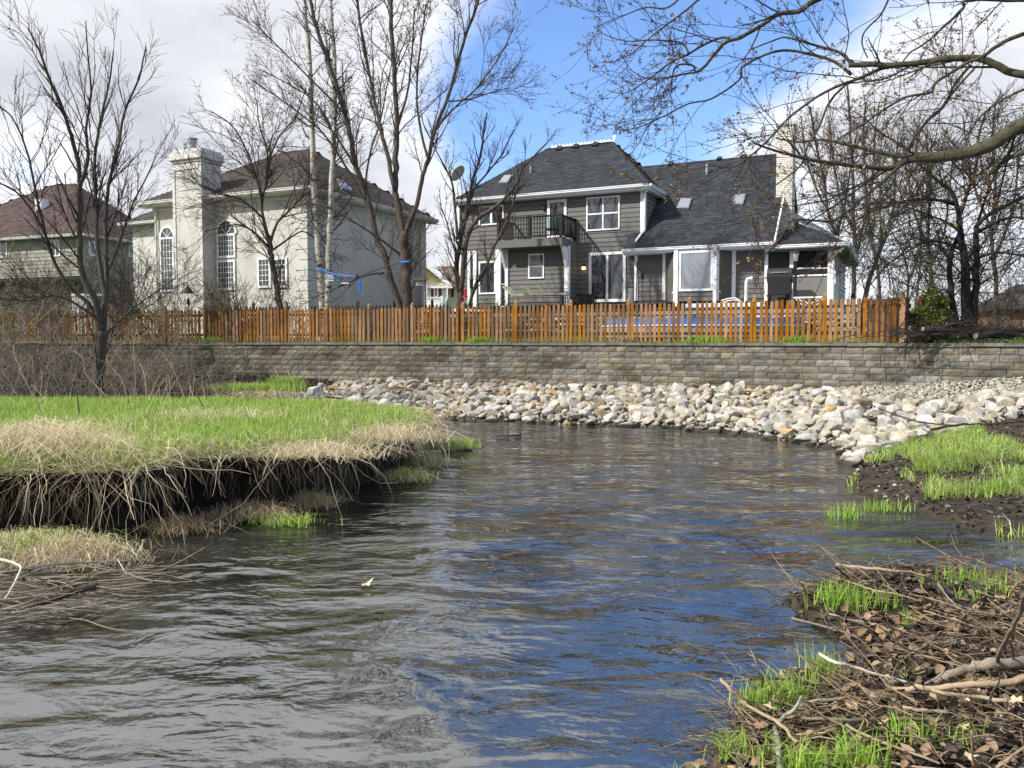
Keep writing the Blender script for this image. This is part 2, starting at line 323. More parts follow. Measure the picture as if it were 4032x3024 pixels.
def water_mat():
    m = bpy.data.materials.new('stream_water'); m.use_nodes = True; t = m.node_tree; N = t.nodes; L = t.links; b = N['Principled BSDF']
    b.inputs['Roughness'].default_value = .035; b.inputs['IOR'].default_value = 2.1; b.inputs['Specular IOR Level'].default_value = 1.0
    g = N.new('ShaderNodeNewGeometry')
    def noise(scale, det, rough, dist, sx, sy, rot=0.0, vec=None):
        mp = N.new('ShaderNodeMapping'); mp.inputs['Scale'].default_value = (sx, sy, 1); mp.inputs['Rotation'].default_value = (0, 0, rot)
        L.new(vec or g.outputs['Position'], mp.inputs['Vector']); n = N.new('ShaderNodeTexNoise'); n.inputs['Scale'].default_value = scale
        n.inputs['Detail'].default_value = det; n.inputs['Roughness'].default_value = rough; n.inputs['Distortion'].default_value = dist
        L.new(mp.outputs[0], n.inputs['Vector']); return n
    warp = noise(.9, 2, .5, .6, 1, 1)
    ad = N.new('ShaderNodeVectorMath'); ad.operation = 'MULTIPLY_ADD'; L.new(warp.outputs['Color'], ad.inputs[0]); ad.inputs[1].default_value = (.22, .22, 0); L.new(g.outputs['Position'], ad.inputs[2])
    big = noise(1.1, 3, .5, .35, .7, 1.3, .2, ad.outputs[0])
    med = noise(3.4, 3, .5, .5, .75, 1.25, .3, ad.outputs[0])
    fine = noise(11, 3, .6, .1, .75, 1.3, .35, ad.outputs[0])
    mask = noise(.55, 3, .6, 1.2, .8, 1.2, 0)
    mr = N.new('ShaderNodeMapRange'); mr.interpolation_type = 'SMOOTHSTEP'; mr.inputs['From Min'].default_value = .42; mr.inputs['From Max'].default_value = .6; mr.inputs['To Min'].default_value = .22; L.new(mask.outputs['Fac'], mr.inputs['Value'])
    b1 = N.new('ShaderNodeBump'); b1.inputs['Distance'].default_value = .09; b1.inputs['Strength'].default_value = 1; L.new(big.outputs['Fac'], b1.inputs['Height'])
    b2 = N.new('ShaderNodeBump'); b2.inputs['Distance'].default_value = .055; L.new(mr.outputs[0], b2.inputs['Strength']); L.new(med.outputs['Fac'], b2.inputs['Height']); L.new(b1.outputs[0], b2.inputs['Normal'])
    b3 = N.new('ShaderNodeBump'); b3.inputs['Distance'].default_value = .010; L.new(mr.outputs[0], b3.inputs['Strength']); L.new(fine.outputs['Fac'], b3.inputs['Height']); L.new(b2.outputs[0], b3.inputs['Normal'])
    L.new(b3.outputs[0], b.inputs['Normal'])
    mud = noise(.8, 5, .6, .7, 1, 1); cr = N.new('ShaderNodeValToRGB'); cr.color_ramp.elements[0].position = .35; cr.color_ramp.elements[1].position = .7
    cr.color_ramp.elements[0].color = (.007, .008, .006, 1); cr.color_ramp.elements[1].color = (.040, .042, .034, 1); L.new(mud.outputs['Fac'], cr.inputs[0]); L.new(cr.outputs[0], b.inputs['Base Color'])
    return m
def water_z(X, Y):
    r = np.hypot(X, Y)
    return (.016 * fbm(X * .8 + .4 * Y, Y * 1.6, 1.1, 21, 3) + .006 * fbm(X * .9, Y * 1.9, .33, 31, 2)) * sstep(40, 12, r)
wx = np.concatenate([np.linspace(-46, -8.2, 120), np.arange(-8, 11, .07), np.linspace(11.2, 40, 60)]); wy = np.concatenate([np.arange(-3, 2, .3), np.arange(2, 10, .05), np.arange(10, 23, .1)])
grid_mesh('water', wx, wy, water_z, water_mat())

def yard_z(X, b):
    return TOPZ - .05 + .3 * sstep(.5, 7, b) + .03 * fbm(X, b, 2, 5)
bx = np.concatenate([np.linspace(-150, -30, 25), np.arange(-29, 20, .5), np.linspace(21, 150, 25)]); bb = np.array([.3, .6, 1, 1.5, 2, 3, 4, 5, 6, 8, 10, 14, 20, 30, 60, 120, 400])
X, B_ = np.meshgrid(bx, bb); V = np.stack([X.ravel(), (wallY(X) + B_).ravel(), yard_z(X, B_).ravel()], 1); nx = len(bx)
i = np.arange((len(bb) - 1) * (nx - 1)); k = (i // (nx - 1)) * nx + i % (nx - 1)
npmesh('lawn', V, np.stack([k, k + 1, k + nx + 1, k + nx], 1), mat('lawn_turf', (.045, .085, .015), (.10, .16, .03), 1.2, .95, .5, 30, gen=True, c3_=(.14, .12, .05)), kind='structure', smooth=True)

# ------------------------------------------------------------------ retaining wall of split-face blocks
ROWH = .175; NROW = 8
arc = [0.0]
for i in range(1, len(WX)): arc.append(arc[-1] + math.hypot(WX[i] - WX[i - 1], WY[i] - WY[i - 1]))
arc = np.array(arc)
def wall_at(s):
    x = np.interp(s, arc, WX); y = np.interp(s, arc, WY); x2 = np.interp(s + .1, arc, WX); y2 = np.interp(s + .1, arc, WY)
    return float(x), float(y), math.atan2(y2 - y, x2 - x)
s_of_x = lambda x: float(np.interp(x, WX, arc))
wall_ob = empty('retaining_wall', (0, 24, 0), label='long grey block retaining wall running behind the white rocks', cat='wall')
wall_ob.location = (0, 0, 0)
mblock = mat('wall_block', (.14, .128, .104), (.25, .23, .19), 3.2, .93, .9, 26, rnd=.28, huer=.6, c3_=(.055, .052, .042), stain=(1.1, (.6, .6, 1.6), (.42, .40, .36)))
mcap = mat('wall_cap', (.10, .095, .08), (.19, .18, .155), 3, .93, .6, 20, rnd=.15, c3_=(.04, .045, .025))
def block_mesh(L, h, seed, m, dep=.24):
    rng = random.Random(seed); mb = MB(); nx_, nz_ = 5, 3; g = .006
    vs = []; 
    for j in range(nz_):
        for i in range(nx_):
            e = (i in (0, nx_ - 1)) or (j in (0, nz_ - 1))
            y = .0 if e else -(.008 + rng.random() * .018)
            vs.append((-L / 2 + g + (L - 2 * g) * i / (nx_ - 1) , y, -h / 2 + g + (h - 2 * g) * j / (nz_ - 1)))
    fs = [(j * nx_ + i, j * nx_ + i + 1, (j + 1) * nx_ + i + 1, (j + 1) * nx_ + i) for j in range(nz_ - 1) for i in range(nx_ - 1)]
    a = len(vs); x0, x1, z0, z1 = -L / 2 + g, L / 2 - g, -h / 2 + g, h / 2 - g
    vs += [(x0, dep, z0), (x1, dep, z0), (x1, dep, z1), (x0, dep, z1)]
    fs += [(0, a, a + 1, 4, 3, 2, 1), (10, 11, 12, 13, 14, a + 2, a + 3), (0, 5, 10, a + 3, a), (4, a + 1, a + 2, 14, 9), (a, a + 3, a + 2, a + 1)]
    mb.add(vs, fs); return mb.mesh('block', m)
BL = [.36, .42, .46, .52]
bmeshes = [(L, block_mesh(L, ROWH, 100 + i, mblock)) for i in range(4) for L in (BL[i],)] + [(L, block_mesh(L, ROWH, 200 + i, mblock)) for i, L in enumerate(BL)]
rng = random.Random(5); blocks = []
s0, s1 = s_of_x(-17.5), s_of_x(14.5)
for row in range(NROW):
    s = s0 + rng.random() * .4; z = TOPZ - .09 - ROWH * (row + .5)
    while s < s1:
        L, me = rng.choice(bmeshes); x, y, an = wall_at(s + L / 2); blocks.append((x, y, z, an, me, L, row)); s += L
def vis(bk):
    x, y, z = bk[:3]; px = W2 + F * x / y
    if px < -60 or px > 2270: return -1
    if z < float(np.interp(x, WBX, WBZ)) - .15: return -.5
    return (1.0 if px > 560 else .0) + 1.0 / y
blocks.sort(key=vis, reverse=True)
vb = [b for b in blocks if vis(b) > .5]
for bk in vb[:292]:
    o = link('block', bk[4], wall_ob, (bk[0], bk[1] + .02 * (bk[6] - 8) * -0.0, bk[2]), (0, 0, bk[3] + rng.uniform(-.004, .004)))
mb = MB()
for bk in [b for b in blocks if b not in vb[:292]]:
    M = Matrix.Translation((bk[0], bk[1], bk[2])) @ Matrix.Rotation(bk[3], 4, 'Z'); g = rng.uniform(.75, 1.25)
    mb.add([M @ v.co for v in bk[4].vertices], [tuple(p.vertices) for p in bk[4].polygons], (g, g * rng.uniform(.96, 1), g * rng.uniform(.88, 1)))
mb.build('remaining_blocks', mat('wall_block_rest', (.14, .128, .104), (.24, .22, .18), 3.2, .93, .9, 26, attr=True, c3_=(.055, .052, .042), stain=(1.1, (.6, .6, 1.6), (.42, .40, .36))), wall_ob, kind='stuff')
core = MB()
pts = [(WX[i], WY[i]) for i in range(len(WX)) if -30 < WX[i] < 28]
for (ax, ay), (bx_, by_) in zip(pts[:-1], pts[1:]):
    core.hexa([(ax, ay + .03, -.3), (bx_, by_ + .03, -.3), (bx_, by_ + .5, -.3), (ax, ay + .5, -.3), (ax, ay + .03, TOPZ - .1), (bx_, by_ + .03, TOPZ - .1), (bx_, by_ + .5, TOPZ - .1), (ax, ay + .5, TOPZ - .1)])
core.build('core', mat('joint_dark', (.03, .028, .022), rough=.95), wall_ob)
capm = [(L, MB().box(-L / 2 + .004, L / 2 - .004, -.05, .3, -.038, .04).mesh('cap_stone', mcap)) for L in (.46, .6)]
s = s0; ncap = 0
while s < s1:
    L, me = capm[ncap % 3 == 0]; x, y, an = wall_at(s + L / 2); link('cap_stone', me, wall_ob, (x, y, TOPZ - .04 + rng.uniform(-.006, .006)), (rng.uniform(-.01, .01), rng.uniform(-.004, .004), an)); s += L; ncap += 1

# ------------------------------------------------------------------ picket fence on the wall
mf = mat('fence_wood', (.18, .082, .026), (.31, .150, .050), 3, .75, .35, 40, rnd=.36, huer=.25, stretch=(6, 6, .7), c3_=(.11, .055, .022), spec=.25, stain=(1.3, (1, 1, .8), (.62, .60, .60)))
mf_shade = mat('fence_wood_shade', (.035, .017, .009), (.07, .034, .016), 3, .8, .3, 40, rnd=.3, stretch=(6, 6, .7))  # fence wood darkened: shade of the side boards put into the colour
fence = empty('picket_fence', label='long orange brown cedar picket fence standing on top of the block wall', cat='fence')
def picket_mesh(h, w, m, dog=True):
    t = .011; x = w / 2
    prof = [(-x, 0), (x, 0), (x, h - .035), (x - .022, h), (-x + .022, h), (-x, h - .035)] if dog else [(-x, 0), (x, 0), (x, h - .1), (x * .35, h - .05), (0, h), (-x * .35, h - .05), (-x, h - .1)]
    return MB().poly([(a, -t, b) for a, b in prof], 2 * t, (0, 1, 0)).mesh('picket', m)
FH = 1.14
pk = picket_mesh(FH, .088, mf); pk2 = picket_mesh(FH + .02, .088, mf); pk3 = picket_mesh(FH - .02, .084, mf); pkd = picket_mesh(FH, .088, mf_shade)
OFF = .42
def fence_at(s):
    x, y, an = wall_at(s); return x - math.sin(an) * OFF, y + math.cos(an) * OFF, an
sa, sb = s_of_x(-24.0), s_of_x((1940 - W2) / F * 20.3)
mpost = mat('post_wood', (.27, .15, .05), (.38, .22, .08), 3, .75, .35, 40, rnd=.12, stretch=(6, 6, .7))
posts = []; s = sb; 
while s > sa: posts.append(s); s -= 1.62 if s < s_of_x(-3) else 1.83
for s in posts:
    x, y, an = fence_at(s)
    p = MB().box(-.05, .05, -.05, .05, -.1, 1.16).build('post', mpost, fence, loc=(x, y + .05, TOPZ + .05), rot=(0, 0, an))
    cap = MB(); cap.box(-.058, .058, -.058, .058, 1.16, 1.185); cap.box(-.03, .03, -.03, .03, 1.185, 1.205)
    cap.add([(-.045, -.045, 1.205), (.045, -.045, 1.205), (.045, .045, 1.205), (-.045, .045, 1.205), (0, 0, 1.29)], [(0, 3, 2, 1), (0, 1, 4), (1, 2, 4), (2, 3, 4), (3, 0, 4)])
    cap.build('post_cap', mpost, p)
    g = MB().box(-.044, .044, -.026, -.004, 0, FH).build('post_board', mf, fence, loc=(x, y - .02, TOPZ + .02), rot=(0, 0, an))
s = sa; kk = 0
while s < sb - .05:
    x, y, an = fence_at(s); me = rng.choice([pk, pk, pk2, pk3])
    if min(abs(s - q) for q in posts) > .09:
        o = link('picket', me, fence, (x, y - .03, TOPZ + .02 + rng.uniform(-.006, .006)), (rng.uniform(-.012, .012), rng.uniform(-.012, .012), an))
    s += .138
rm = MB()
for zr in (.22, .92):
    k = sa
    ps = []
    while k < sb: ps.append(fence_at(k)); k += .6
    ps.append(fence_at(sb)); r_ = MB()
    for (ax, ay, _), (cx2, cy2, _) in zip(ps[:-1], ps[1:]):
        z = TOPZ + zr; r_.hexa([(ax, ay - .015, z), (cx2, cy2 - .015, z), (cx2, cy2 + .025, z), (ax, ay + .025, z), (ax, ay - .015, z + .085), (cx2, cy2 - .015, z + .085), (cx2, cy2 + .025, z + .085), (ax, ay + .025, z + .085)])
    r_.build('rail', mf_shade, fence)
# side run of the fence going back from the corner
fs_ = empty('side_fence', label='board fence toned dark as in shade running back from the right end of the picket fence', cat='fence')
x, y, an = fence_at(sb)
for i in range(26):
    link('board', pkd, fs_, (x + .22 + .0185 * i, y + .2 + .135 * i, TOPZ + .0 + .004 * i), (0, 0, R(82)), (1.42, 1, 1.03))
MB().box(-.05, .05, -.05, .05, -.1, 1.18).build('post', mf, fs_, loc=(x + .86, y + .9, TOPZ)); MB().hexa([(x + .25, y + .2, TOPZ + .9), (x + .3, y + .2, TOPZ + .9), (x + .79, y + 3.7, TOPZ + .9), (x + .74, y + 3.7, TOPZ + .9), (x + .25, y + .2, TOPZ + 1), (x + .3, y + .2, TOPZ + 1), (x + .79, y + 3.7, TOPZ + 1), (x + .74, y + 3.7, TOPZ + 1)]).build('rail', mf_shade, fs_)

# ------------------------------------------------------------------ riprap rocks
def hull_mesh(n, seed, m, sq=(1, .8, .65), name='rock', bev=True):
    rg = random.Random(seed); bm = bmesh.new()
    for i in range(n):
        v = Vector((rg.gauss(0, 1), rg.gauss(0, 1), rg.gauss(0, 1))).normalized() * rg.uniform(.82, 1.0)
        # boxy push
        v = Vector([math.copysign(abs(c) ** .8, c) for c in v]); bm.verts.new((v.x * sq[0] * .5, v.y * sq[1] * .5, v.z * sq[2] * .5))
    r = bmesh.ops.convex_hull(bm, input=bm.verts)
    bmesh.ops.delete(bm, geom=list({g for g in r['geom_interior'] + r['geom_unused'] if isinstance(g, bmesh.types.BMVert)}), context='VERTS')
    if bev:
        bmesh.ops.dissolve_limit(bm, angle_limit=R(9), verts=bm.verts, edges=bm.edges)
        bmesh.ops.bevel(bm, geom=bm.edges[:], offset=.014, segments=1, affect='EDGES')
        bmesh.ops.triangulate(bm, faces=bm.faces[:])
    bmesh.ops.recalc_face_normals(bm, faces=bm.faces[:])
    me = bpy.data.meshes.new(name); bm.to_mesh(me); bm.free(); me.materials.append(m); return me
mrock = mat('limestone', (.33, .31, .27), (.54, .515, .465), 3.2, .9, 1.0, 9, rnd=.24, huer=.7, c3_=(.34, .28, .20), stain=(2.2, (1, 1, 1), (.72, .66, .56)), wet=.05)
mrock2 = mat('ochre_stone', (.46, .27, .09), (.62, .42, .19), 2.5, .9, .8, 14, rnd=.12)
mrock3 = mat('brown_stone', (.20, .14, .08), (.34, .27, .17), 2.5, .9, .8, 14, rnd=.15)
RM = [hull_mesh(17, 300 + i, mrock, (1, random.Random(i).uniform(.6, .95), random.Random(i + 50).uniform(.45, .8))) for i in range(18)]
RM2 = [hull_mesh(16, 400 + i, mrock2, (1, .7, .3)) for i in range(3)]; RM3 = [hull_mesh(16, 420 + i, mrock3, (1, .6, .4)) for i in range(3)]
rr = random.Random(77); cand = []
N = 60000; gx = np.array([rr.uniform(-7.2, 13) for _ in range(N)]); gy = np.array([rr.uniform(12, 27) for _ in range(N)])
bsd = sd(gx, gy, POLY_B); dw = wallY(gx) - gy; gz = terrain(gx, gy)
# the stone slope ends left of the grass tongue and below the gravel on the right
tong = np.interp(gx, [5.5, 6.0, 7.3, 8.5, 10.3, 13], [12.9, 13.4, 14.3, 15.1, 16.1, 16.8])
grav = np.interp(gx, [5.5, 7.5, 9.3, 10.3, 13], [30, 21.5, 18.5, 17.6, 17.4])
edgeL = np.interp(gy, [18, 22, 28], [-7.0, -6.4, -5.2])
ok = (bsd > -.22) & (dw > .12) & (gy > tong) & (gy < grav) & (gx > edgeL)
order = np.nonzero(ok)[0]
cell = {}; rocks = []
def place(x, y, r, sep=.80):
    ci, cj = int(x // .5), int(y // .5)
    for a in (-1, 0, 1):
        for b in (-1, 0, 1):
            for (qx, qy, qr) in cell.get((ci + a, cj + b), ()):
                if math.hypot((x - qx), (y - qy)) < (r + qr) * sep: return False
    cell.setdefault((ci, cj), []).append((x, y, r)); return True
k = 0
for ph, (cnt, lo, hi) in enumerate(((900, .15, .21), (9000, .10, .15), (50000, .05, .095))):
    for i in order[k:k + cnt]:
        r = rr.uniform(lo, hi)
        if place(gx[i], gy[i], r): rocks.append((gx[i], gy[i], gz[i], r))
    k += cnt
def show(r): return r[3] / r[1]
rocks.sort(key=show, reverse=True)
NR = 282; rest = MB(); INDIV = []
special = []
for n, (x, y, z, r) in enumerate(rocks):
    me = rr.choice(RM); q = rr.random()
    s_ = r * 2.35; rot = (rr.uniform(-.5, .5), rr.uniform(-.5, .5), rr.uniform(0, 6.28)); sc3 = (s_ * rr.uniform(.95, 1.25), s_ * rr.uniform(.9, 1.1), s_ * rr.uniform(.9, 1.25))
    zc = z + r * rr.uniform(.35, .75)
    if n < NR:
        d = float(sd(np.array([x]), np.array([y]), POLY_B)[0]); t = wallY(x) - y
        if q < .035: me = rr.choice(RM3)
        o = link('rock', me, None, (x, y, zc), rot, sc3); INDIV.append((o, x, y, r, d, t, me in RM3, sc3[2] / sc3[0]))
    else:
        M = Matrix.LocRotScale(Vector((x, y, zc)), Matrix.Rotation(rot[2], 3, 'Z') @ Matrix.Rotation(rot[0], 3, 'X') @ Matrix.Rotation(rot[1], 3, 'Y'), Vector(sc3))
        g = rr.uniform(.8, 1.12); c = (g, g * rr.uniform(.95, 1), g * rr.uniform(.85, 1))
        if q < .06: c = (.75, .52, .28)
        rest.add([M @ v.co for v in me.vertices], [tuple(p.vertices) for p in me.polygons], c)
rest.build('small_rocks', mat('limestone_rest', (.28, .26, .22), (.48, .455, .405), 4, .9, 1.0, 9, attr=True, c3_=(.32, .26, .18), wet=.05, stain=(2.2, (1, 1, 1), (.68, .62, .52))), kind='stuff')
tag(bpy.data.objects['small_rocks'], 'lesser white limestone rocks filling the gaps of the riprap bank', 'rocks')
print('rocks', len(rocks))
REFS = [(700, 'the birches'), (820, 'the leaning maple'), (925, 'the V maple'), (1045, 'the grey house corner'), (1150, 'the balcony left end'), (1260, 'the balcony right end'), (1360, 'the sliding door'), (1480, 'the bay window left post'), (1590, 'the bay window right post'), (1690, 'the screen door'), (1800, 'the porch panel'), (1900, 'the fence end'), (2000, 'the evergreen bush'), (2120, 'the crabapple'), (2400, 'the brick house')]
ORD = ['leftmost', 'second from left', 'third from left', 'fourth from left', 'fifth from left', 'sixth from left', 'seventh from left', 'eighth from left', 'ninth from left', 'tenth from left', 'eleventh from left', 'twelfth from left', 'thirteenth from left', 'fourteenth from left', 'fifteenth from left', 'sixteenth from left']
keyed = {}
for o, x, y, r, d, t, brown, tall in INDIV:
    px = proj((x, y, .4))[0]; ref = min(REFS, key=lambda q: abs(q[0] - px))[1]
    zone = 'at the waterline' if d < .45 else ('against the wall' if t < 1.3 else ('low on the slope' if d / (d + t) < .4 else ('mid slope' if d / (d + t) < .68 else 'high on the slope')))
    keyed.setdefault((('large' if r > .15 else 'medium' if r > .12 else 'small'), 'brown' if brown else 'white', zone, ref), []).append((px, o))
for (sz, colr, zone, ref), L in keyed.items():
    L.sort(key=lambda q: q[0])
    for i, (px, o) in enumerate(L):
        tag(o, f"{sz} {colr} rock {zone} below {ref}" + (f", {ORD[min(i, 15)]}" if len(L) > 1 else ''), 'rock', 'white riprap rocks on the stream bank')
# coloured slabs one can single out
def slab(px, py, wpx, me, label, lift=.18, rot=(.5, .1, .3), asp=(1, 1, 1), name='rock'):
    # walk down the sight line until it meets the rock slope
    d = ray(px, py); t = 8.0
    while t < 40:
        P = CAM + d * t
        if P.z < tz(P.x, P.y) + lift: break
        t += .05
    s = wpx / F * P.y
    o = link(name, me, None, P, rot, (s * asp[0], s * asp[1], s * asp[2])); return tag(o, label, 'rock')
slab(1797, 884, 42, RM2[0], 'bright ochre flat slab leaning on the white rocks at the right', .32, (.9, .2, .4))
slab(1620, 845, 36, RM2[1], 'long thin ochre slab on top of the rocks below the wall', .34, (.2, .1, .1), (1, .5, .5))
slab(1698, 928, 34, RM2[2], 'tilted ochre slab low on the riprap near the water', .28, (.8, -.5, .2))
slab(1628, 906, 22, RM2[0], 'small ochre stone between white rocks left of the tilted slab', .3, (.6, .8, .9))
slab(1866, 865, 44, RM3[0], 'big tan brown boulder at the top right of the riprap', .34, (.4, .3, .2), (1, 1.1, 1.3))
slab(1915, 872, 36, RM3[1], 'flat tan stone lying right of the big tan boulder', .3, (.2, .1, -.2), (1, .8, .7))
slab(1500, 832, 26, RM3[2], 'brown flat stone near the middle top of the riprap by the wall', .34)
slab(1620, 870, 24, RM3[1], 'upright brown stone wedged between white rocks mid slope', .34, (1.2, .3, .2))
slab(1195, 850, 30, RM2[1], 'yellowish slab high on the left part of the riprap', .3, (.4, .3, .2))
slab(1165, 872, 22, RM2[2], 'yellow brown stone below the left yellowish slab', .3)
slab(1655, 964, 36, RM3[2], 'brown rust stained stone at the waterline of the riprap', .16, (.3, .2, .1), (1, .8, .9))
slab(1250, 935, 20, RM2[0], 'small ochre stone at the waterline on the left of the riprap', .14)
slab(720, 858, 44, RM3[1], 'long brown slab in the left end of the rock pile', .25, (.1, .1, .1), (1.2, .7, .5))
slab(720, 840, 30, RM2[1], 'tan flat stone at the far left end of the riprap', .3, (.2, .1, .3))
# gravel field on the upper right and fines under the rocks
def stones(name, n, area, size, m, label, zoff=0.0, flat=.7, cols=((.9, 1.1),)):
    rg = np.random.default_rng(hash(name) % 1000 if False else len(name) * 7)
    xs_, ys_ = area(rg, n); z_ = terrain(xs_, ys_) + zoff
    base = np.array([(-1, 0, 0), (1, 0, 0), (0, -1, 0), (0, 1, 0), (0, 0, -1), (0, 0, 1)], float); tri = np.array([(0, 2, 5), (2, 1, 5), (1, 3, 5), (3, 0, 5), (2, 0, 4), (1, 2, 4), (3, 1, 4), (0, 3, 4)])
    k = len(xs_); V = base[None] * rg.uniform(.6, 1.3, (k, 6, 1)); s_ = size[0] + (size[1] - size[0]) * rg.random(k) ** 2
    V = V + rg.normal(0, .22, V.shape); V[:, :, 2] *= flat; V *= s_[:, None, None]; th = rg.uniform(0, 6.28, k); c, s = np.cos(th)[:, None], np.sin(th)[:, None]
    X_ = V[:, :, 0] * c - V[:, :, 1] * s; Y_ = V[:, :, 0] * s + V[:, :, 1] * c; V[:, :, 0] = X_ + xs_[:, None]; V[:, :, 1] = Y_ + ys_[:, None]; V[:, :, 2] += (z_ + s_ * .3)[:, None]
    Fc = (tri[None] + (np.arange(k) * 6)[:, None, None]).reshape(-1, 3); g = rg.uniform(.6, 1.15, (k, 1, 1)) * np.ones((k, 6, 3)); g[:, :, 2] *= rg.uniform(.8, 1, (k, 1)); 
    o = npmesh(name, V.reshape(-1, 3), Fc, m, g.reshape(-1, 3), kind='stuff'); return tag(o, label)
def area_from(test, bx):
    def f(rg, n):
        x = rg.uniform(bx[0], bx[1], n); y = rg.uniform(bx[2], bx[3], n); k = test(x, y); return x[k], y[k]
    return f
mgrav = mat('gravel', (.30, .28, .25), (.46, .44, .41), 20, .9, .3, 60, attr=True)
stones('gravel', 26000, area_from(lambda x, y: (sd(x, y, POLY_B) > .3) & (y < wallY(x) - .02) & (y > np.interp(x, [5.5, 7.5, 9.3, 10.3, 13], [29, 20.9, 17.9, 16.6, 16.4])), (6.2, 14.5, 14.5, 21)), (.018, .055), mgrav, 'pale crushed gravel sloping from the right end of the wall')
stones('rubble', 26000, area_from(lambda x, y: (sd(x, y, POLY_B) > -.25) & (y < wallY(x) - .05) & (x > np.interp(y, [18, 22, 28], [-7.0, -6.4, -5.2])) & (y > np.interp(x, [5.5, 6.0, 7.3, 8.5, 10.3, 13], [12.9, 13.4, 14.3, 15.1, 16.1, 16.8])), (-7, 12, 13, 27)), (.03, .08), mgrav, 'white stone rubble lying between the riprap rocks', .02)
# ------------------------------------------------------------------ house builder
class House:
    def __init__(s, ox, oy, oz, deg, name, label):
        s.o = Vector((ox, oy, oz)); a = R(deg); s.u = Vector((math.cos(a), -math.sin(a), 0)); s.n = Vector((math.sin(a), math.cos(a), 0))
        s.root = empty(name, s.o, -a, label, 'house')
    def W(s, l): return s.o + s.u * l[0] + s.n * l[1] + Vector((0, 0, l[2]))
    def hit(s, px, py, P0, N):      # local plane point and normal -> local hit point
        d = ray(px, py); Nw = s.u * N[0] + s.n * N[1] + Vector((0, 0, N[2])); t = (s.W(P0) - CAM).dot(Nw) / d.dot(Nw); q = CAM + d * t - s.o
        return Vector((q.dot(s.u), q.dot(s.n), q.z))
    def V(s, p, v=0.0): q = s.hit(p[0], p[1], (0, v, 0), (0, 1, 0)); return q.x, q.z          # on plane v = const -> (s, z)
    def S(s, p, sv=0.0): q = s.hit(p[0], p[1], (sv, 0, 0), (1, 0, 0)); return q.y, q.z         # on plane s = const -> (v, z)
    def v_for(s, sv, px):           # depth at which (sv, v) shows at column px
        lo, hi = -8.0, 12.0
        f = lambda v: proj(s.W((sv, v, 0)))[0] - px
        for _ in range(60):
            m = (lo + hi) / 2
            if (f(lo) > 0) == (f(m) > 0): lo = m
            else: hi = m
        return m
class Pl:                           # a wall plane: kind 'v' faces the camera (outward -v), 's' faces right (outward +s)
    def __init__(s, h, kind, val): s.h, s.k, s.c = h, kind, val
    def P(s, a, z, o): return (a, s.c - o, z) if s.k == 'v' else (s.c + o, a, z)
    def at(s, p): return s.h.V(p, s.c) if s.k == 'v' else s.h.S(p, s.c)
    def box(s, mb, a0, a1, z0, z1, o0, o1):
        if a0 > a1: a0, a1 = a1, a0
        if z0 > z1: z0, z1 = z1, z0
        mb.hexa([s.P(a0, z0, o1), s.P(a1, z0, o1), s.P(a1, z0, o0), s.P(a0, z0, o0), s.P(a0, z1, o1), s.P(a1, z1, o1), s.P(a1, z1, o0), s.P(a0, z1, o0)]); return mb
def siding(pl, poly, m, parent, exp=.19, name='siding_board', maxn=300):
    zs = [p[1] for p in poly]; z = min(zs); n = 0
    while z < max(zs) - .02:
        for a0, a1 in scan(poly, z + exp * .5):
            if a1 - a0 < .05: continue
            mb = MB(); t = min(z + exp, max(zs))
            mb.hexa([pl.P(a0, z, .034), pl.P(a1, z, .034), pl.P(a1, z, 0), pl.P(a0, z, 0), pl.P(a0, t + .01, .006), pl.P(a1, t + .01, .006), pl.P(a1, t + .01, 0), pl.P(a0, t + .01, 0)])
            mb.build(name, m, parent); n += 1
        z += exp
def wallslab(pl, poly, m, parent, name='wall', th=.2):
    n = Vector(pl.P(0, 0, -1)) - Vector(pl.P(0, 0, 0)); MB().poly([pl.P(a, z, 0) for a, z in poly], th, n).build(name, m, parent)
def window(pl, p0, p1, mfr, mgl, parent, fr=.07, nx=1, nz=1, mu=.028, o=.06, name='window', sash=None, glz=None):
    a0, z1 = p0; a1, z0 = p1
    if a0 > a1: a0, a1 = a1, a0
    if z0 > z1: z0, z1 = z1, z0
    mb = MB(); pl.box(mb, a0, a0 + fr, z0, z1, -.01, o); pl.box(mb, a1 - fr, a1, z0, z1, -.01, o)
    pl.box(mb, a0 + fr, a1 - fr, z1 - fr, z1, -.01, o); pl.box(mb, a0 + fr, a1 - fr, z0, z0 + fr, -.01, o + .012)
    fo = mb.build(name, mfr, parent)
    W_, H_ = (a1 - a0 - 2 * fr), (z1 - z0 - 2 * fr)
    for i in range(nx):
        for j in range(nz):
            x0 = a0 + fr + W_ * i / nx; x1 = x0 + W_ / nx; y0 = z0 + fr + H_ * j / nz; y1 = y0 + H_ / nz; g = mu / 2
            q = MB(); pl.box(q, x0 + (g if i else 0), x1 - (g if i < nx - 1 else 0), y0 + (g if j else 0), y1 - (g if j < nz - 1 else 0), .0, .036)
            q.build('pane', (glz[i % len(glz)] if glz else mgl), fo)
    mm = MB()
    for i in range(1, nx): x = a0 + fr + W_ * i / nx; pl.box(mm, x - mu / 2, x + mu / 2, z0 + fr, z1 - fr, .0, .05)
    for j in range(1, nz): y = z0 + fr + H_ * j / nz; pl.box(mm, a0 + fr, a1 - fr, y - mu / 2, y + mu / 2, .0, .048)
    if mm.v: mm.build('muntin', mfr, fo)
    return fo
def plane_of(pts):
    a, b, c = [Vector(p) for p in pts[:3]]; n = (b - a).cross(c - a).normalized()
    return (a, n if n.z > 0 else -n)
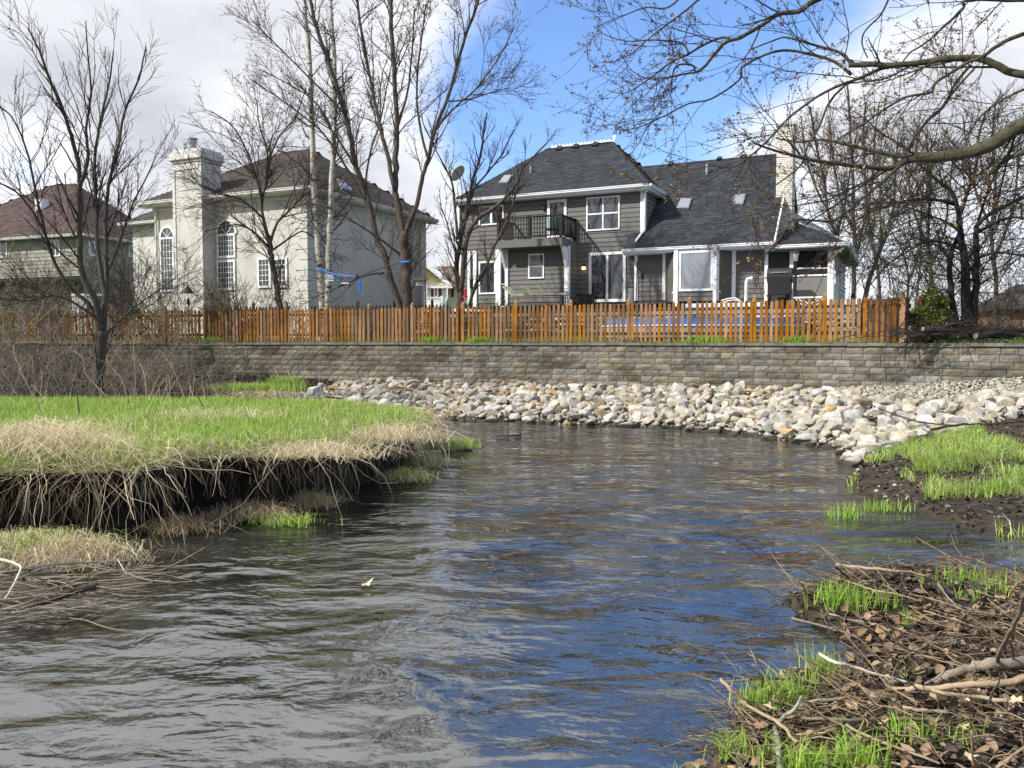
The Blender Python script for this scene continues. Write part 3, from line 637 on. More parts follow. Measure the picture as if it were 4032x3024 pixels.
def shingles(pts, m, mbase, parent, exp=.15, tab=.3, lift=.02, name='roof', seed=1):
    P0, n = plane_of(pts); e1 = n.cross(Vector((0, 0, 1))).normalized() * -1; e2 = n.cross(e1); 
    if e2.z < 0: e2 = -e2
    pts = [Vector(p) for p in pts]
    ro = MB().poly([p - n * .12 for p in pts], .11, n).build(name, mbase, parent)
    poly = [((p - P0).dot(e1), (p - P0).dot(e2)) for p in pts]; rg = random.Random(seed); mb = MB(); ymin = min(q[1] for q in poly); ymax = max(q[1] for q in poly)
    y = ymin
    while y < ymax - .01:
        h = min(exp, ymax - y)
        for a0, a1 in scan(poly, y + h * .5):
            x = a0 - rg.random() * tab
            while x < a1:
                wdt = tab * rg.uniform(.5, 1.25); b0 = max(x, a0); b1 = min(x + wdt - .006, a1); x += wdt
                if b1 - b0 < .03: continue
                th = lift * rg.choice((.6, .6, 1.0)); g = rg.choice((.7, .82, .92, 1.0, 1.1, 1.28)) * rg.uniform(.95, 1.05); c = (g, g, g)
                A = P0 + e1 * b0 + e2 * y; B = P0 + e1 * b1 + e2 * y; C = P0 + e1 * b1 + e2 * (y + h * 1.02); D = P0 + e1 * b0 + e2 * (y + h * 1.02)
                mb.add([A + n * th, B + n * th, C + n * .003, D + n * .003, A, B], [(0, 1, 2, 3), (4, 5, 1, 0)], c)
        y += exp
    mb.build('shingles', m, ro, kind='stuff'); return ro
def gutter(mb, A, B, outd, h=.14, d=.13):
    A = Vector(A); B = Vector(B); o = Vector(outd)
    for (z0, z1, o0, o1) in ((-h, 0, 0, d * .55), (-.035, 0, d * .55, d), (-h * .7, -.045, d * .55, d * .85)):
        mb.hexa([A + o * o0 + Vector((0, 0, z0)), B + o * o0 + Vector((0, 0, z0)), B + o * o1 + Vector((0, 0, z0)), A + o * o1 + Vector((0, 0, z0)),
                 A + o * o0 + Vector((0, 0, z1)), B + o * o0 + Vector((0, 0, z1)), B + o * o1 + Vector((0, 0, z1)), A + o * o1 + Vector((0, 0, z1))])
def onroof(H, quadpx, P0, n, th, name, m, parent, lid=None, inset=.05):
    q = [H.hit(x, y, P0, n) for x, y in quadpx]; o = MB().poly(q, th, n).build(name, m, parent)
    if lid:
        c = sum(q, Vector()) / len(q); MB().poly([c + (p - c) * .86 + n * (th + .002) for p in q], .012, n).build('pane', lid, o)
    return o

mwhite = mat('white_trim', (.70, .71, .72), (.78, .78, .78), 3, .55, .1, 20, spec=.4)
msid = mat('grey_siding', (.122, .118, .110), (.142, .138, .128), 1.5, .75, .15, 30, rnd=.05, stretch=(.3, .3, 6))
msid2 = mat('grey_siding_wall', (.10, .096, .086), rough=.8)
mroof = mat('charcoal_shingle', (.026, .030, .036), (.040, .045, .052), 1.2, .92, .5, 60, attr=True)
mroofb = mat('roof_felt', (.028, .03, .034), rough=.95)
mg_dark = glass('window_glass'); mg_mid = glass('window_glass_pale', (.055, .06, .065), .03, 1.0); mg_sky = glass('bay_glass', (.20, .22, .24), .03, 1.0)
mscreen = mat('insect_screen', (.012, .013, .014), rough=.9); mblack = mat('black_metal', (.012, .012, .012), rough=.5)
mdkgreen = mat('dark_cushion', (.01, .05, .035), rough=.7); mgalv = mat('galvanised', (.25, .27, .28), (.4, .42, .43), 6, .4, metal=.6)

# ================================================================== grey two storey house
d0 = atY(1392, 400, 34.0)
G = House(d0.x, d0.y, 0, 25.5, 'grey_house', 'large grey lap sided house with charcoal roof and black balcony right of centre')
gr = G.root; FLOOR = G.V((1300, 652))[1]; GZ = FLOOR - .15
pm = Pl(G, 'v', 0.0)
L_ = G.V(c3(185, 735))[0]; Rr = G.V(c3(1545, 630))[0]; EZ = G.V(c3(1530, 632))[1]
# main block
back = 7.4
wallslab(pm, [(L_, GZ), (Rr, GZ), (Rr, EZ), (L_, EZ)], msid2, gr)
siding(pm, [(L_, FLOOR), (Rr, FLOOR), (Rr, EZ), (L_, EZ)], msid, gr, .195)
ps_ = Pl(G, 's', Rr); wallslab(ps_, [(0, FLOOR), (back, FLOOR), (back, EZ), (0, EZ)], msid2, gr)
siding(ps_, [(.0, FLOOR + 2), (back, FLOOR + 2), (back, EZ), (.0, EZ)], msid, gr, .195)
MB().box(L_, L_ + .2, .2, back, GZ, EZ).build('wall', msid2, gr); MB().box(L_, Rr, back - .2, back, GZ, EZ).build('wall', msid2, gr)
# corner trims
t = MB(); pm.box(t, Rr - .16, Rr + .03, FLOOR + .05, EZ, -.03, .05); ps_.box(t, -.05, .12, FLOOR + 1.8, EZ, -.03, .05); t.build('corner_board', mwhite, gr)
t = MB(); pm.box(t, L_ - .03, L_ + .14, FLOOR, EZ, -.03, .05); t.build('corner_board', mwhite, gr)
# hip roof
vr = 3.7; OV = .42
er = G.V(c3(1575, 596), -OV); el = G.V(c3(158, 712), -OV); EZR = (er[1] + el[1]) / 2 
rR = G.V(c3(1312, 296), vr); rL = G.V(c3(838, 343), vr); RZ = (rR[1] + rL[1]) / 2
A = (el[0], -OV, EZR); B = (er[0], -OV, EZR); C = (rR[0], vr, RZ); D = (rL[0], vr, RZ); BR = (er[0], 2 * vr + OV, EZR); BL_ = (el[0], 2 * vr + OV, EZR)
shingles([A, B, C, D], mroof, mroofb, gr, seed=3); shingles([B, BR, C], mroof, mroofb, gr, seed=4); shingles([BL_, A, D], mroof, mroofb, gr, seed=5); shingles([BR, BL_, D, C], mroofb, mroofb, gr, exp=.6, tab=2)
hc = MB(); 
for (p, q) in ((B, C), (A, D), (C, D), (BR, C)):
    p = Vector(p); q = Vector(q); dd = q - p; k = int(dd.length / .2); nn = Vector((0, 0, 1)); sd_ = dd.cross(nn).normalized()
    for i in range(k):
        a = p + dd * i / k; b = p + dd * (i + 1.1) / k; up = .055 if i % 2 else .045
        hc.add([a + sd_ * .12 - nn * .02, a + nn * up, a - sd_ * .12 - nn * .02, b + sd_ * .12 - nn * .03, b + nn * (up - .02), b - sd_ * .12 - nn * .03], [(0, 1, 4, 3), (1, 2, 5, 4)], (1.1 if i % 3 else .8,) * 3)
hc.build('hip_caps', mroof, gr, kind='stuff')
g = MB(); gutter(g, (A[0], -OV, EZR - .01), (B[0], -OV, EZR - .01), (0, -1, 0)); gutter(g, (B[0], -OV, EZR - .01), (B[0], 2.2 * vr, EZR - .01), (1, 0, 0)); g.build('gutter', mwhite, gr)
s_ = MB(); s_.box(A[0], B[0], -OV, .0, EZR - .22, EZR - .16); s_.box(Rr, B[0], 0.002, 2 * vr, EZR - .22, EZR - .16); s_.box(A[0], B[0], -OV - .002, -OV + .02, EZR - .22, EZR - .1); s_.build('soffit', mwhite, gr)
# white ridge cresting
cr = MB(); cx0, cx1 = rL[0] + .2, rR[0]; cr.box(cx0, cx1, vr - .012, vr + .012, RZ + .03, RZ + .09); x = cx0
while x < cx1 - .12: cr.poly([(x, vr - .01, RZ + .09), (x + .13, vr - .01, RZ + .09), (x + .09, vr - .01, RZ + .16), (x + .04, vr - .01, RZ + .16)], .02, (0, 1, 0)); x += .19
cr.poly([(cx1 - .02, vr - .01, RZ), (cx1 + .08, vr - .01, RZ), (cx1 + .16, vr - .01, RZ + .25), (cx1 + .1, vr - .01, RZ + .33), (cx1 - .02, vr - .01, RZ + .24), (cx1 + .06, vr - .01, RZ + .2)], .02, (0, 1, 0))
cr.build('ridge_cresting', mwhite, gr)
P0, n0 = plane_of([A, B, C])
for q in ((925, 345, 22), (1045, 330, 22), (1185, 316, 22)):
    x, y, wd = q; onroof(G, [c3(x - wd * 1.1, y + 14), c3(x + wd * .8, y + 12), c3(x + wd, y - 12), c3(x - wd * .4, y - 10)], P0, n0, .10, 'roof_vent', mblack, gr)
onroof(G, [c3(488, 604), c3(550, 602), c3(593, 544), c3(530, 548)], P0, n0, .1, 'skylight', mgalv, gr, lid=mg_sky)
q = G.hit(*c3(718, 520), P0, n0); MB().tube([q, q + Vector((0, 0, .35))], .05, 8).build('vent_pipe', mgalv, gr)
# satellite dish
q = G.hit(*c3(222, 648), P0, n0); dsh = MB(); cen = q + Vector((-.08, -.25, .75)); ax = Vector((-.25, -.85, .42)).normalized(); e = ax.orthogonal().normalized(); f = ax.cross(e); vs = [cen - ax * .06]; fs = []
for rr_, dd in ((.2, -.04), (.42, .03)):
    for i in range(18): a = i * math.pi / 9; vs.append(cen + (e * math.cos(a) + f * math.sin(a)) * rr_ + ax * dd)
fs += [(0, 1 + i, 1 + (i + 1) % 18) for i in range(18)] + [(1 + i, 19 + i, 19 + (i + 1) % 18, 1 + (i + 1) % 18) for i in range(18)]
dsh.add(vs, fs); do = dsh.build('satellite_dish', mat('dish_grey', (.010, .011, .012), rough=.7), gr, smooth=True); MB().tube([q, q + Vector((0, -.1, .3)), cen - ax * .05], .025, 6).tube([cen - f * .4, cen + ax * .45], .015, 5).build('arm', mgalv, do)

# upper windows and balcony door
def cwin(pl, cf, x0, y0, x1, y1, parent, **k):
    a = pl.at(cf(x0, (y0 + y1) / 2))[0]; b = pl.at(cf(x1, (y0 + y1) / 2))[0]; zt = pl.at(cf((x0 + x1) / 2, y0))[1]; zb = pl.at(cf((x0 + x1) / 2, y1))[1]
    return window(pl, (a, zt), (b, zb), k.pop('fm', mwhite), k.pop('gm', mg_dark), parent, **k)
f_ = cwin(pm, c3, 1125, 690, 1367, 935, gr, fr=.06, nx=2, nz=2, mu=.06, gm=mg_mid)
f_ = cwin(pm, c3, 345, 756, 525, 896, gr, fr=.06, nx=2, nz=1, mu=.1)
dr = cwin(pm, c3, 842, 712, 981, 985, gr, fr=.12, nx=1, nz=1, name='balcony_door'); 
ln = MB(); pm.box(ln, pm.at(c3(805, 780))[0], pm.at(c3(828, 780))[0], pm.at(c3(815, 785))[1], pm.at(c3(815, 750))[1], .03, .15); ln.build('wall_lantern', mblack, gr)
# ground floor bump-out below the balcony
sBe = pm.at(c3(1055, 1030))[0]; vb_ = G.v_for(sBe, c3(988, 0)[0]); vd_ = G.v_for(sBe, c3(941, 0)[0])
pb = Pl(G, 'v', vb_); bl = pb.at(c3(212, 1200))[0]; btz = pb.at(c3(985, 1045))[1]
wallslab(pb, [(bl, GZ), (sBe, GZ), (sBe, btz), (bl, btz)], msid2, gr, th=.15); siding(pb, [(bl, GZ + .15), (sBe, GZ + .15), (sBe, btz), (bl, btz)], msid, gr, .195)
pbs = Pl(G, 's', sBe); wallslab(pbs, [(vb_ + .16, GZ), (0, GZ), (0, btz), (vb_ + .16, btz)], msid2, gr, th=.15); siding(pbs, [(vb_, GZ + .15), (-.035, GZ + .15), (-.035, btz), (vb_, btz)], msid, gr, .195)
t = MB(); pb.box(t, sBe - .16, sBe + .04, GZ, btz, -.01, .05); pbs.box(t, vb_ - .05, vb_ + .1, GZ, btz, -.01, .05); t.build('corner_board', mwhite, gr)
MB().box(bl, sBe, vb_ + .16, -.01, btz - .05, btz).build('bay_roof', mroofb, gr)
cwin(pb, c3, 704, 1105, 818, 1285, gr, fr=.06, nx=1, nz=2, mu=.05, gm=mg_mid)
cwin(pb, c3, 345, 1160, 468, 1398, gr, fr=.07); cwin(pb, c3, 503, 1160, 541, 1490, gr, fr=.03, nz=2); cwin(pb, c3, 284, 1110, 308, 1400, gr, fr=.02)
for x0, x1 in ((207, 222), (266, 284), (306, 331), (470, 505), (537, 558)):
    t = MB(); a0 = pb.at(c3(x0, 1250))[0]; a1 = pb.at(c3(x1, 1250))[0]; pb.box(t, a0, a1, GZ, btz - .02, .0, .09); t.build('white_pilaster', mwhite, gr)
# balcony
bal = MB(); dl = G.V(c3(472, 1010), vd_)[0]; dzt = G.V(c3(940, 985), vd_)[1]; dzb = G.V(c3(940, 1040), vd_)[1]
bal.box(dl, sBe, vd_, -.04, dzb, dzt); bo = bal.build('balcony_deck', mat('deck_fascia', (.13, .125, .115), rough=.7), gr)
rt = G.V(c3(935, 815), vd_)[1]
rl = MB(); rl.box(dl, sBe, vd_ + .0, vd_ + .09, rt - .07, rt); rl.box(dl, sBe, vd_ + .02, vd_ + .07, dzt + .1, dzt + .15); rl.box(sBe - .09, sBe, vd_ + .092, -.06, rt - .07, rt); rl.box(sBe - .07, sBe - .02, vd_ + .092, -.06, dzt + .1, dzt + .15)
rl.box(dl, dl + .09, vd_ + .092, -.06, rt - .07, rt); rl.build('balcony_rail', mblack, bo)
for px_, py_ in ((dl, vd_), (dl + (sBe - dl) * .5 - .06, vd_), (sBe - .12, vd_ - .01), (sBe - .12, -.2)):
    MB().box(px_, px_ + .12, py_, py_ + .12, dzt, rt + .02).build('balcony_post', mblack, bo)
bme = MB().box(-.017, .017, -.017, .017, dzt + .1, rt - .05).mesh('baluster', mblack)
x = dl + .12
while x < sBe - .14: link('baluster', bme, bo, (x, vd_ + .045, 0)); x += .125
y = vd_ + .17
while y < -.2:
    link('baluster', bme, bo, (sBe - .045, y, 0)); link('baluster', bme, bo, (dl + .045, y, 0)); y += .125
for sb_ in (sBe - .14, pb.at(c3(530, 1100))[0]):
    k = MB(); k.poly([(sb_, vb_ - .05, dzb - .9), (sb_, vb_ - .05, dzb), (sb_, vd_ + .1, dzb), (sb_, vd_ + .22, dzb - .05)], .1, (1, 0, 0)); k.build('balcony_bracket', mwhite, gr)
# chairs on balcony
for bx_, wd in ((c3(880, 0), .5), (c3(925, 0), .35)):
    sx = G.V((bx_[0], 480), vd_ + .6)[0]; e_ = empty('balcony_chair', G.W((sx, vd_ + .6, dzt)), -R(25.5), 'dark green chair on the left side of the balcony door' if wd == .5 else 'small black chair at the right end of the balcony', 'chair')
    MB().box(-wd / 2, wd / 2, -.25, .25, .40, .46).build('seat', mdkgreen, e_); MB().box(-wd / 2, wd / 2, .2, .25, .46, .95).build('backrest', mdkgreen if wd == .5 else mblack, e_)
    for ax_ in (-1, 1):
        for ay_ in (-1, 1): MB().box(ax_ * (wd / 2 - .03) - .015, ax_ * (wd / 2 - .03) + .015, ay_ * .22 - .015, ay_ * .22 + .015, 0, .4).build('leg', mblack, e_)
# sliding door
sdr = cwin(pm, c3, 1143, 1092, 1410, 1455, gr, fr=.12, nx=2, nz=1, mu=.1, glz=[mg_dark, mg_mid], name='sliding_door', o=.07)
t = MB(); a = pm.at(c3(1388, 1295)); pm.box(t, a[0] - .02, a[0] + .02, a[1] - .08, a[1] + .08, .05, .1); t.build('door_handle', mblack, sdr)
lm = bpy.data.materials.new('lit_bulb'); lm.use_nodes = True; lb = lm.node_tree.nodes['Principled BSDF']; lb.inputs['Emission Color'].default_value = (1, .62, .25, 1); lb.inputs['Emission Strength'].default_value = 6
a = pm.at(c3(1108, 1207)); t = MB(); pm.box(t, a[0] - .05, a[0] + .05, a[1], a[1] + .16, .03, .06); lo_ = t.build('porch_light', mblack, gr); t = MB(); pm.box(t, a[0] - .055, a[0] + .055, a[1] - .07, a[1] + .03, .045, .14); t.build('lamp_shade', lm, lo_)
# lower wing
mslope = .85; e_px = c4(700, 1045); zc = G.V(c3(1480, 940), 0)[1]
ev = -.95; eaveZ = zc + mslope * ev
wl0 = G.V(c3(1385, 1075), ev)[0]; wr0 = G.V(c4(1192, 1020), ev)[0]; eaveZ = (G.V(c3(1385, 1072), ev)[1] + G.V(c4(1190, 1016), ev)[1]) / 2
zc = eaveZ - mslope * ev; V2 = G.S(c4(1345, 368), wr0)[0]
# ridge depth from the ridge height seen in the picture
best = None
for k in range(200, 900):
    v = k / 100; z = G.V((1540, 345), v)[1]
    if best is None or abs(z - (zc + mslope * v)) < best[0]: best = (abs(z - (zc + mslope * v)), v)
V2 = best[1]; wrz = zc + mslope * V2
A2 = (wl0, ev, eaveZ); B2 = (wr0, ev, eaveZ); C2 = (wr0, V2, wrz); D2 = (G.V((1381, 358), V2)[0], V2, wrz); E2 = (Rr + .02, .0, zc - .0); F2 = (G.V(c3(1450, 940), 0)[0], .0, zc)
shingles([A2, B2, C2, D2, E2, F2], mroof, mroofb, gr, seed=9); shingles([(wr0, 2 * V2 + .9, eaveZ), (Rr, 2 * V2 + .9, eaveZ), (Rr, V2, wrz), (wr0, V2, wrz)], mroofb, mroofb, gr, exp=.6, tab=2)
g = MB(); gutter(g, (wl0, ev, eaveZ - .01), (wr0, ev, eaveZ - .01), (0, -1, 0)); g.build('gutter', mwhite, gr)
MB().box(wl0, wr0, ev, -.2, eaveZ - .2, eaveZ - .15).box(wl0, wl0 + .03, ev, .0, eaveZ - .22, eaveZ + .02).build('soffit', mwhite, gr)
rk = MB(); rk.hexa([(wr0, ev, eaveZ - .16), (wr0 + .05, ev, eaveZ - .16), (wr0 + .05, V2, wrz - .16), (wr0, V2, wrz - .16), (wr0, ev, eaveZ + .05), (wr0 + .05, ev, eaveZ + .05), (wr0 + .05, V2, wrz + .05), (wr0, V2, wrz + .05)]); rk.build('rake_board', mwhite, gr)
wv = -.2; pw = Pl(G, 'v', wv); wl1 = pw.at(c3(1485, 1300))[0]; wr1 = pw.at(c4(1155, 1250))[0]; wtz = eaveZ - .16
wallslab(pw, [(wl1, GZ), (wr1, GZ), (wr1, wtz), (wl1, wtz)], msid2, gr, th=.18); siding(pw, [(wl1, FLOOR), (wr1, FLOOR), (wr1, wtz), (wl1, wtz)], msid, gr, .195)
gp = [(.0, FLOOR), (2 * V2, FLOOR), (2 * V2, eaveZ), (V2, wrz - .1), (0.0, zc - .1)]; pgs = Pl(G, 's', wr0 - .25); wallslab(pgs, gp, msid2, gr); siding(pgs, [(.3, FLOOR + 2.3), (2 * V2, FLOOR + 2.3), (2 * V2, eaveZ), (V2, wrz - .2), (.3, zc)], msid, gr, .195)
def post(pl, cf, x0, x1, name='white_post', z0=None, z1=None, o=.07, m=None):
    t = MB(); a0 = pl.at(cf(x0, 1250))[0]; a1 = pl.at(cf(x1, 1250))[0]; pl.box(t, a0, a1, z0 if z0 is not None else FLOOR, z1 if z1 is not None else wtz, -.01, o); return t.build(name, m or mwhite, gr)
post(pw, c3, 1474, 1497)
for q in ((1385, 316, 22),): pass
P2, n2 = plane_of([A2, B2, C2])
onroof(G, [c4(488, 786), c4(575, 788), c4(598, 717), c4(520, 715)], P2, n2, .1, 'skylight', mgalv, gr, lid=mg_sky)
onroof(G, [c4(884, 756), c4(968, 760), c4(992, 686), c4(912, 686)], P2, n2, .1, 'skylight', mgalv, gr, lid=mg_sky)
onroof(G, [c4(423, 473), c4(458, 470), c4(466, 447), c4(430, 447)], P2, n2, .10, 'roof_vent', mblack, gr); onroof(G, [c4(775, 432), c4(808, 430), c4(818, 412), c4(790, 412)], P2, n2, .10, 'roof_vent', mblack, gr); onroof(G, [c4(955, 415), c4(990, 412), c4(1000, 395), c4(965, 396)], P2, n2, .10, 'roof_vent', mblack, gr)
q = G.hit(*c4(706, 530), P2, n2); MB().tube([q, q + Vector((0, 0, .5))], .06, 8).build('vent_pipe', mgalv, gr)
# bay window
by = -1.0; pbay = Pl(G, 'v', by); b0 = pbay.at(c4(480, 1200))[0]; b1 = pbay.at(c4(770, 1200))[0]; o0 = pw.at(c4(395, 1200))[0]; o1 = pw.at(c4(905, 1200))[0]
bz0 = FLOOR - .1; sill = pbay.at(c4(630, 1375))[1]; btop = wtz
MB().poly([(o0, wv, bz0), (b0, by, bz0), (b1, by, bz0), (o1, wv, bz0)], btop - bz0 - .02, (0, 0, 1)).build('bay_wall', msid2, gr)
siding(pbay, [(b0, bz0), (b1, bz0), (b1, sill), (b0, sill)], msid, gr, .195)
cwin(pbay, c4, 505, 1082, 752, 1375, gr, fr=.09, gm=mg_sky)
for x0, x1 in ((470, 498), (753, 778)): post(pbay, c4, x0, x1, z0=bz0 - .2, z1=btop, o=.06)
def angled(pa, pb2, mfr, mgl):       # window on the slanted cheek of the bay
    a = Vector((*pa, 0)); b = Vector((*pb2, 0)); d = (b - a); n_ = Vector((d.y, -d.x, 0)).normalized(); 
    def bx(t0, t1, z0, z1, o0_, o1_, m, nm, par):
        A_ = a + d * t0; B_ = a + d * t1; P = lambda q, o, z: (q.x + n_.x * o, q.y + n_.y * o, z)
        return MB().hexa([P(A_, o1_, z0), P(B_, o1_, z0), P(B_, o0_, z0), P(A_, o0_, z0), P(A_, o1_, z1), P(B_, o1_, z1), P(B_, o0_, z1), P(A_, o0_, z1)]).build(nm, m, par)
    fo = bx(.18, .82, sill - .06, sill, 0, .07, mfr, 'window', gr); bx(.0, .2, bz0, btop, 0, .05, mfr, 'frame', fo); bx(.8, 1, bz0, btop, 0, .05, mfr, 'frame', fo)
    bx(.2, .8, sill, (sill + btop) / 2 - .03, 0, .03, mgl, 'pane', fo); bx(.2, .8, (sill + btop) / 2 + .03, btop - .1, 0, .03, mgl, 'pane', fo); bx(.2, .8, (sill + btop) / 2 - .03, (sill + btop) / 2 + .03, 0, .04, mfr, 'sash_rail', fo)
angled((o0 + .25, wv), (b0, by), mwhite, mg_dark); angled((b1, by), (o1 - .25, wv), mwhite, mg_dark)
post(pw, c4, 388, 420, o=.1); post(pw, c4, 876, 918, o=.1)
# screened porch
pf = Pl(G, 'v', wv - .15); q0 = pf.at(c4(1126, 1250))[0]; q1 = pf.at(c4(1620, 1250))[0]; ptz = pf.at(c4(1400, 1058))[1]; pbz = GZ - .5
MB().box(q0 + .1, q1 - .1, 1.5, 1.6, pbz, ptz).build('porch_back', mscreen, gr); MB().box(q0 + .05, q1 - .05, wv - .1, 1.5, pbz - .02, FLOOR - .02).build('porch_floor', msid2, gr)
post(pf, c4, 1126, 1150, z0=pbz, z1=ptz); post(pf, c4, 1307, 1334, z0=pbz, z1=ptz); post(pf, c4, 1583, 1615, z0=pbz, z1=ptz)
zr = pf.at(c4(1450, 1262))[1]; a0 = pf.at(c4(1334, 1250))[0]; a1 = pf.at(c4(1583, 1250))[0]
t = MB(); pf.box(t, a0, a1, zr - .03, zr + .03, -.01, .06); t.build('porch_rail', mwhite, gr); t = MB(); pf.box(t, a0, a1, FLOOR - .25, zr - .03, -.02, .02); t.build('porch_panel', mat('grey_panel', (.17, .165, .15), rough=.8), gr)
t = MB(); pf.box(t, a0, a1, zr + .03, ptz - .08, -.03, .0); t.build('screen', mscreen, gr)
a2 = pf.at(c4(1153, 1250))[0]; a3 = pf.at(c4(1305, 1250))[0]; t = MB(); pf.box(t, a2, a3, FLOOR - .3, ptz - .08, -.06, -.03); t.build('screen_door', mat('screen_grey', (.035, .036, .036), rough=.9), gr)
t = MB(); pf.box(t, q0, q1, ptz - .09, ptz + .02, -.02, .05); t.build('porch_beam', mwhite, gr)
pps = Pl(G, 's', q1); sl_ = 7.0
msid_shade = mat('siding_shade_tone', (.38, .385, .39), (.44, .445, .45), 3, .7)  # porch side siding greyed, its shade is in the colour
wallslab(pps, [(wv, pbz), (sl_, pbz), (sl_, ptz), (wv, ptz)], msid_shade, gr, th=.1)
siding(pps, [(3.6, pbz), (sl_, pbz), (sl_, ptz), (3.6, ptz)], msid_shade, gr, .19)
for k in range(4):
    y0 = wv + .25 + k * .82; t = MB(); pps.box(t, y0, y0 + .68, zr + .05, ptz - .15, .005, .02); t.build('screen', mscreen, gr); t = MB(); pps.box(t, y0 - .1, y0, pbz, ptz - .05, .003, .05); t.build('screen_post', mwhite, gr)
# porch roof
pe = .5; pez = ptz + .06; hx = q1 + pe; prz = pf.at(c4(1240, 872))[1] ; pv = 2.6
T1 = (wr0 + .06, wv - .15 - pe, pez); T2 = (hx, wv - .15 - pe, pez); T3 = (wr0 + .06, pv, prz + .35); T4 = (hx - 2.2, pv, prz + .35)
shingles([T1, T2, T4, T3], mroof, mroofb, gr, seed=12); shingles([T2, (hx, sl_ + .3, pez), (hx - 2.2, pv, prz + .35)], mroof, mroofb, gr, seed=13)
g = MB(); gutter(g, T1, T2, (0, -1, 0)); gutter(g, T2, (hx, sl_ + .3, pez), (1, 0, 0)); g.build('gutter', mwhite, gr); MB().box(wr0, hx, wv - .15 - pe, wv - .1, pez - .2, pez - .14).box(q1, hx, wv - .09, sl_ + .3, pez - .2, pez - .14).build('soffit', mat('soffit_shade_tone', (.12, .12, .12), rough=.8), gr)  # porch soffit colour darkened to carry the shade under the eave
t = MB(); x_ = G.V(c4(1345, 855), 3.2); x2 = G.V(c4(1640, 1000), 3.2); t.poly([(x_[0], 3.2, x_[1]), (x2[0], 3.2, x2[1] - .05), (x2[0] + .1, 3.2, x2[1] + .1), (x_[0], 3.2, x_[1] + .28)], .15, (0, 1, 0)); t.build('rear_rake', mwhite, gr)
# downspouts
def dsp(path, nm='downspout'):
    MB().tube(path, .045, 6).build(nm, mwhite, gr)
q = G.hit(*c3(1572, 625), (0, -.1, 0), (0, 1, 0)); q2 = G.hit(*c3(1545, 650), (0, -.1, 0), (0, 1, 0)); q3 = G.hit(*c3(1540, 930), (0, -.1, 0), (0, 1, 0)); q4 = G.hit(*c3(1482, 1030), P2, n2)
dsp([(Rr + .3, -.35, q.z), (Rr + .05, -.1, q.z - .25), (Rr + .03, -.1, q3.z), q4 + Vector((0, -.05, .08))])
dsp([(hx - .1, wv - .6, pez - .1), (q1 + .02, wv - .25, pez - .45), (q1 + .02, wv - .24, pbz)])
# chimney of pale brick
cv = None
for k in range(20, 400):
    v = k / 100; z = G.V((1687, 425), v)[1]
    if z >= zc + mslope * v - .01 and (cv is None): pass
    if abs(z - (zc + mslope * v)) < .03: cv = v; break
cv = cv or 1.5
pc = Pl(G, 'v', cv); k0 = pc.at(c4(1210, 500))[0]; k1 = pc.at(c4(1328, 500))[0]; kt = pc.at(c4(1285, 172))[1]
ch = MB().box(k0 + .02, k1 - .02, cv + .02, cv + .95, FLOOR, kt).build('chimney', mat('mortar', (.30, .29, .27), rough=.95), gr)
bk = MB(); rg = random.Random(4); z = FLOOR + 1.5; row = 0
while z < kt - .05:
    for (fix, a, b) in (('f', k0, k1), ('s', cv, cv + .95)):
        x = a + (0 if row % 2 else -.11)
        while x < b:
            x0 = max(x, a); x1 = min(x + .212, b)
            if x1 - x0 > .04:
                gcol = rg.uniform(.86, 1.08); c = (gcol, gcol, gcol * .97)
                if fix == 'f': bk.box(x0, x1, cv, cv + .03, z, z + .062, c)
                else: bk.box(k1 - .03, k1, x0 + .002, x1 - .002, z, z + .062, c)
            x += .222
    z += .075; row += 1
bk.build('bricks', mat('white_brick', (.58, .55, .50), (.68, .66, .61), 6, .9, .2, attr=True), ch, kind='stuff')
MB().box(k0 - .05, k1 + .05, cv - .05, cv + 1.0, kt, kt + .1).build('chimney_crown', mat('concrete', (.4, .4, .38), rough=.9), ch)
# patio slab
mpat = mat('patio_concrete', (.24, .23, .21), (.34, .33, .30), 2, .9, .3)
po = MB().box(L_ - 1, q1 + .5, -3.0, .2, GZ - .9, GZ - .28).build('patio', mpat, kind='structure'); po.location = G.o; po.rotation_euler = (0, 0, -R(25.5)); 

# ================================================================== beige stucco house
d0 = atY(662, 405, 33.0)
Bh = House(d0.x, d0.y, 0, 25, 'beige_house', 'beige stucco house with tall stucco chimney and brown roof left of centre')
br = Bh.root; pv_ = Pl(Bh, 'v', 0.0)
mst = mat('stucco', (.50, .485, .445), (.55, .535, .495), 2.5, .9, .3, 60, stain=(.6, (1, 1, .35), (.84, .83, .80))); mst2 = mat('stucco_quoin', (.52, .51, .47), (.56, .55, .51), 3, .9, .2)
mbroof = mat('brown_shingle', (.055, .046, .040), (.078, .066, .058), 1.2, .92, .5, 60, attr=True); mbroofb = mat('brown_felt', (.05, .042, .037), rough=.95)
BEZ = Bh.V(c2(560, 640))[1]; bL = Bh.V((333, 450))[0]; bb_ = Bh.S((918, 480), 0)[0]; GB = 1.9
wallslab(pv_, [(bL, GB), (0, GB), (0, BEZ), (bL, BEZ)], mst, br, th=.25); psb = Pl(Bh, 's', 0.0); wallslab(psb, [(.25, GB), (bb_, GB), (bb_, BEZ), (.25, BEZ)], mst, br, th=.25)
l2 = Bh.V((285, 450), 1.6)[0]; MB().box(l2, bL + .01, 1.6, 5, GB, BEZ - .5).build('wing_wall', mst, br); MB().box(bL, bL + .2, .26, bb_, GB, BEZ).box(bL, 0, bb_ - .2, bb_, GB, BEZ).build('wall', mst, br)
rb = Bh.V(c2(585, 350), 4.8); ra = Bh.V(c2(400, 360), 4.8); BRZ = (rb[1] + ra[1]) / 2; o_ = .45
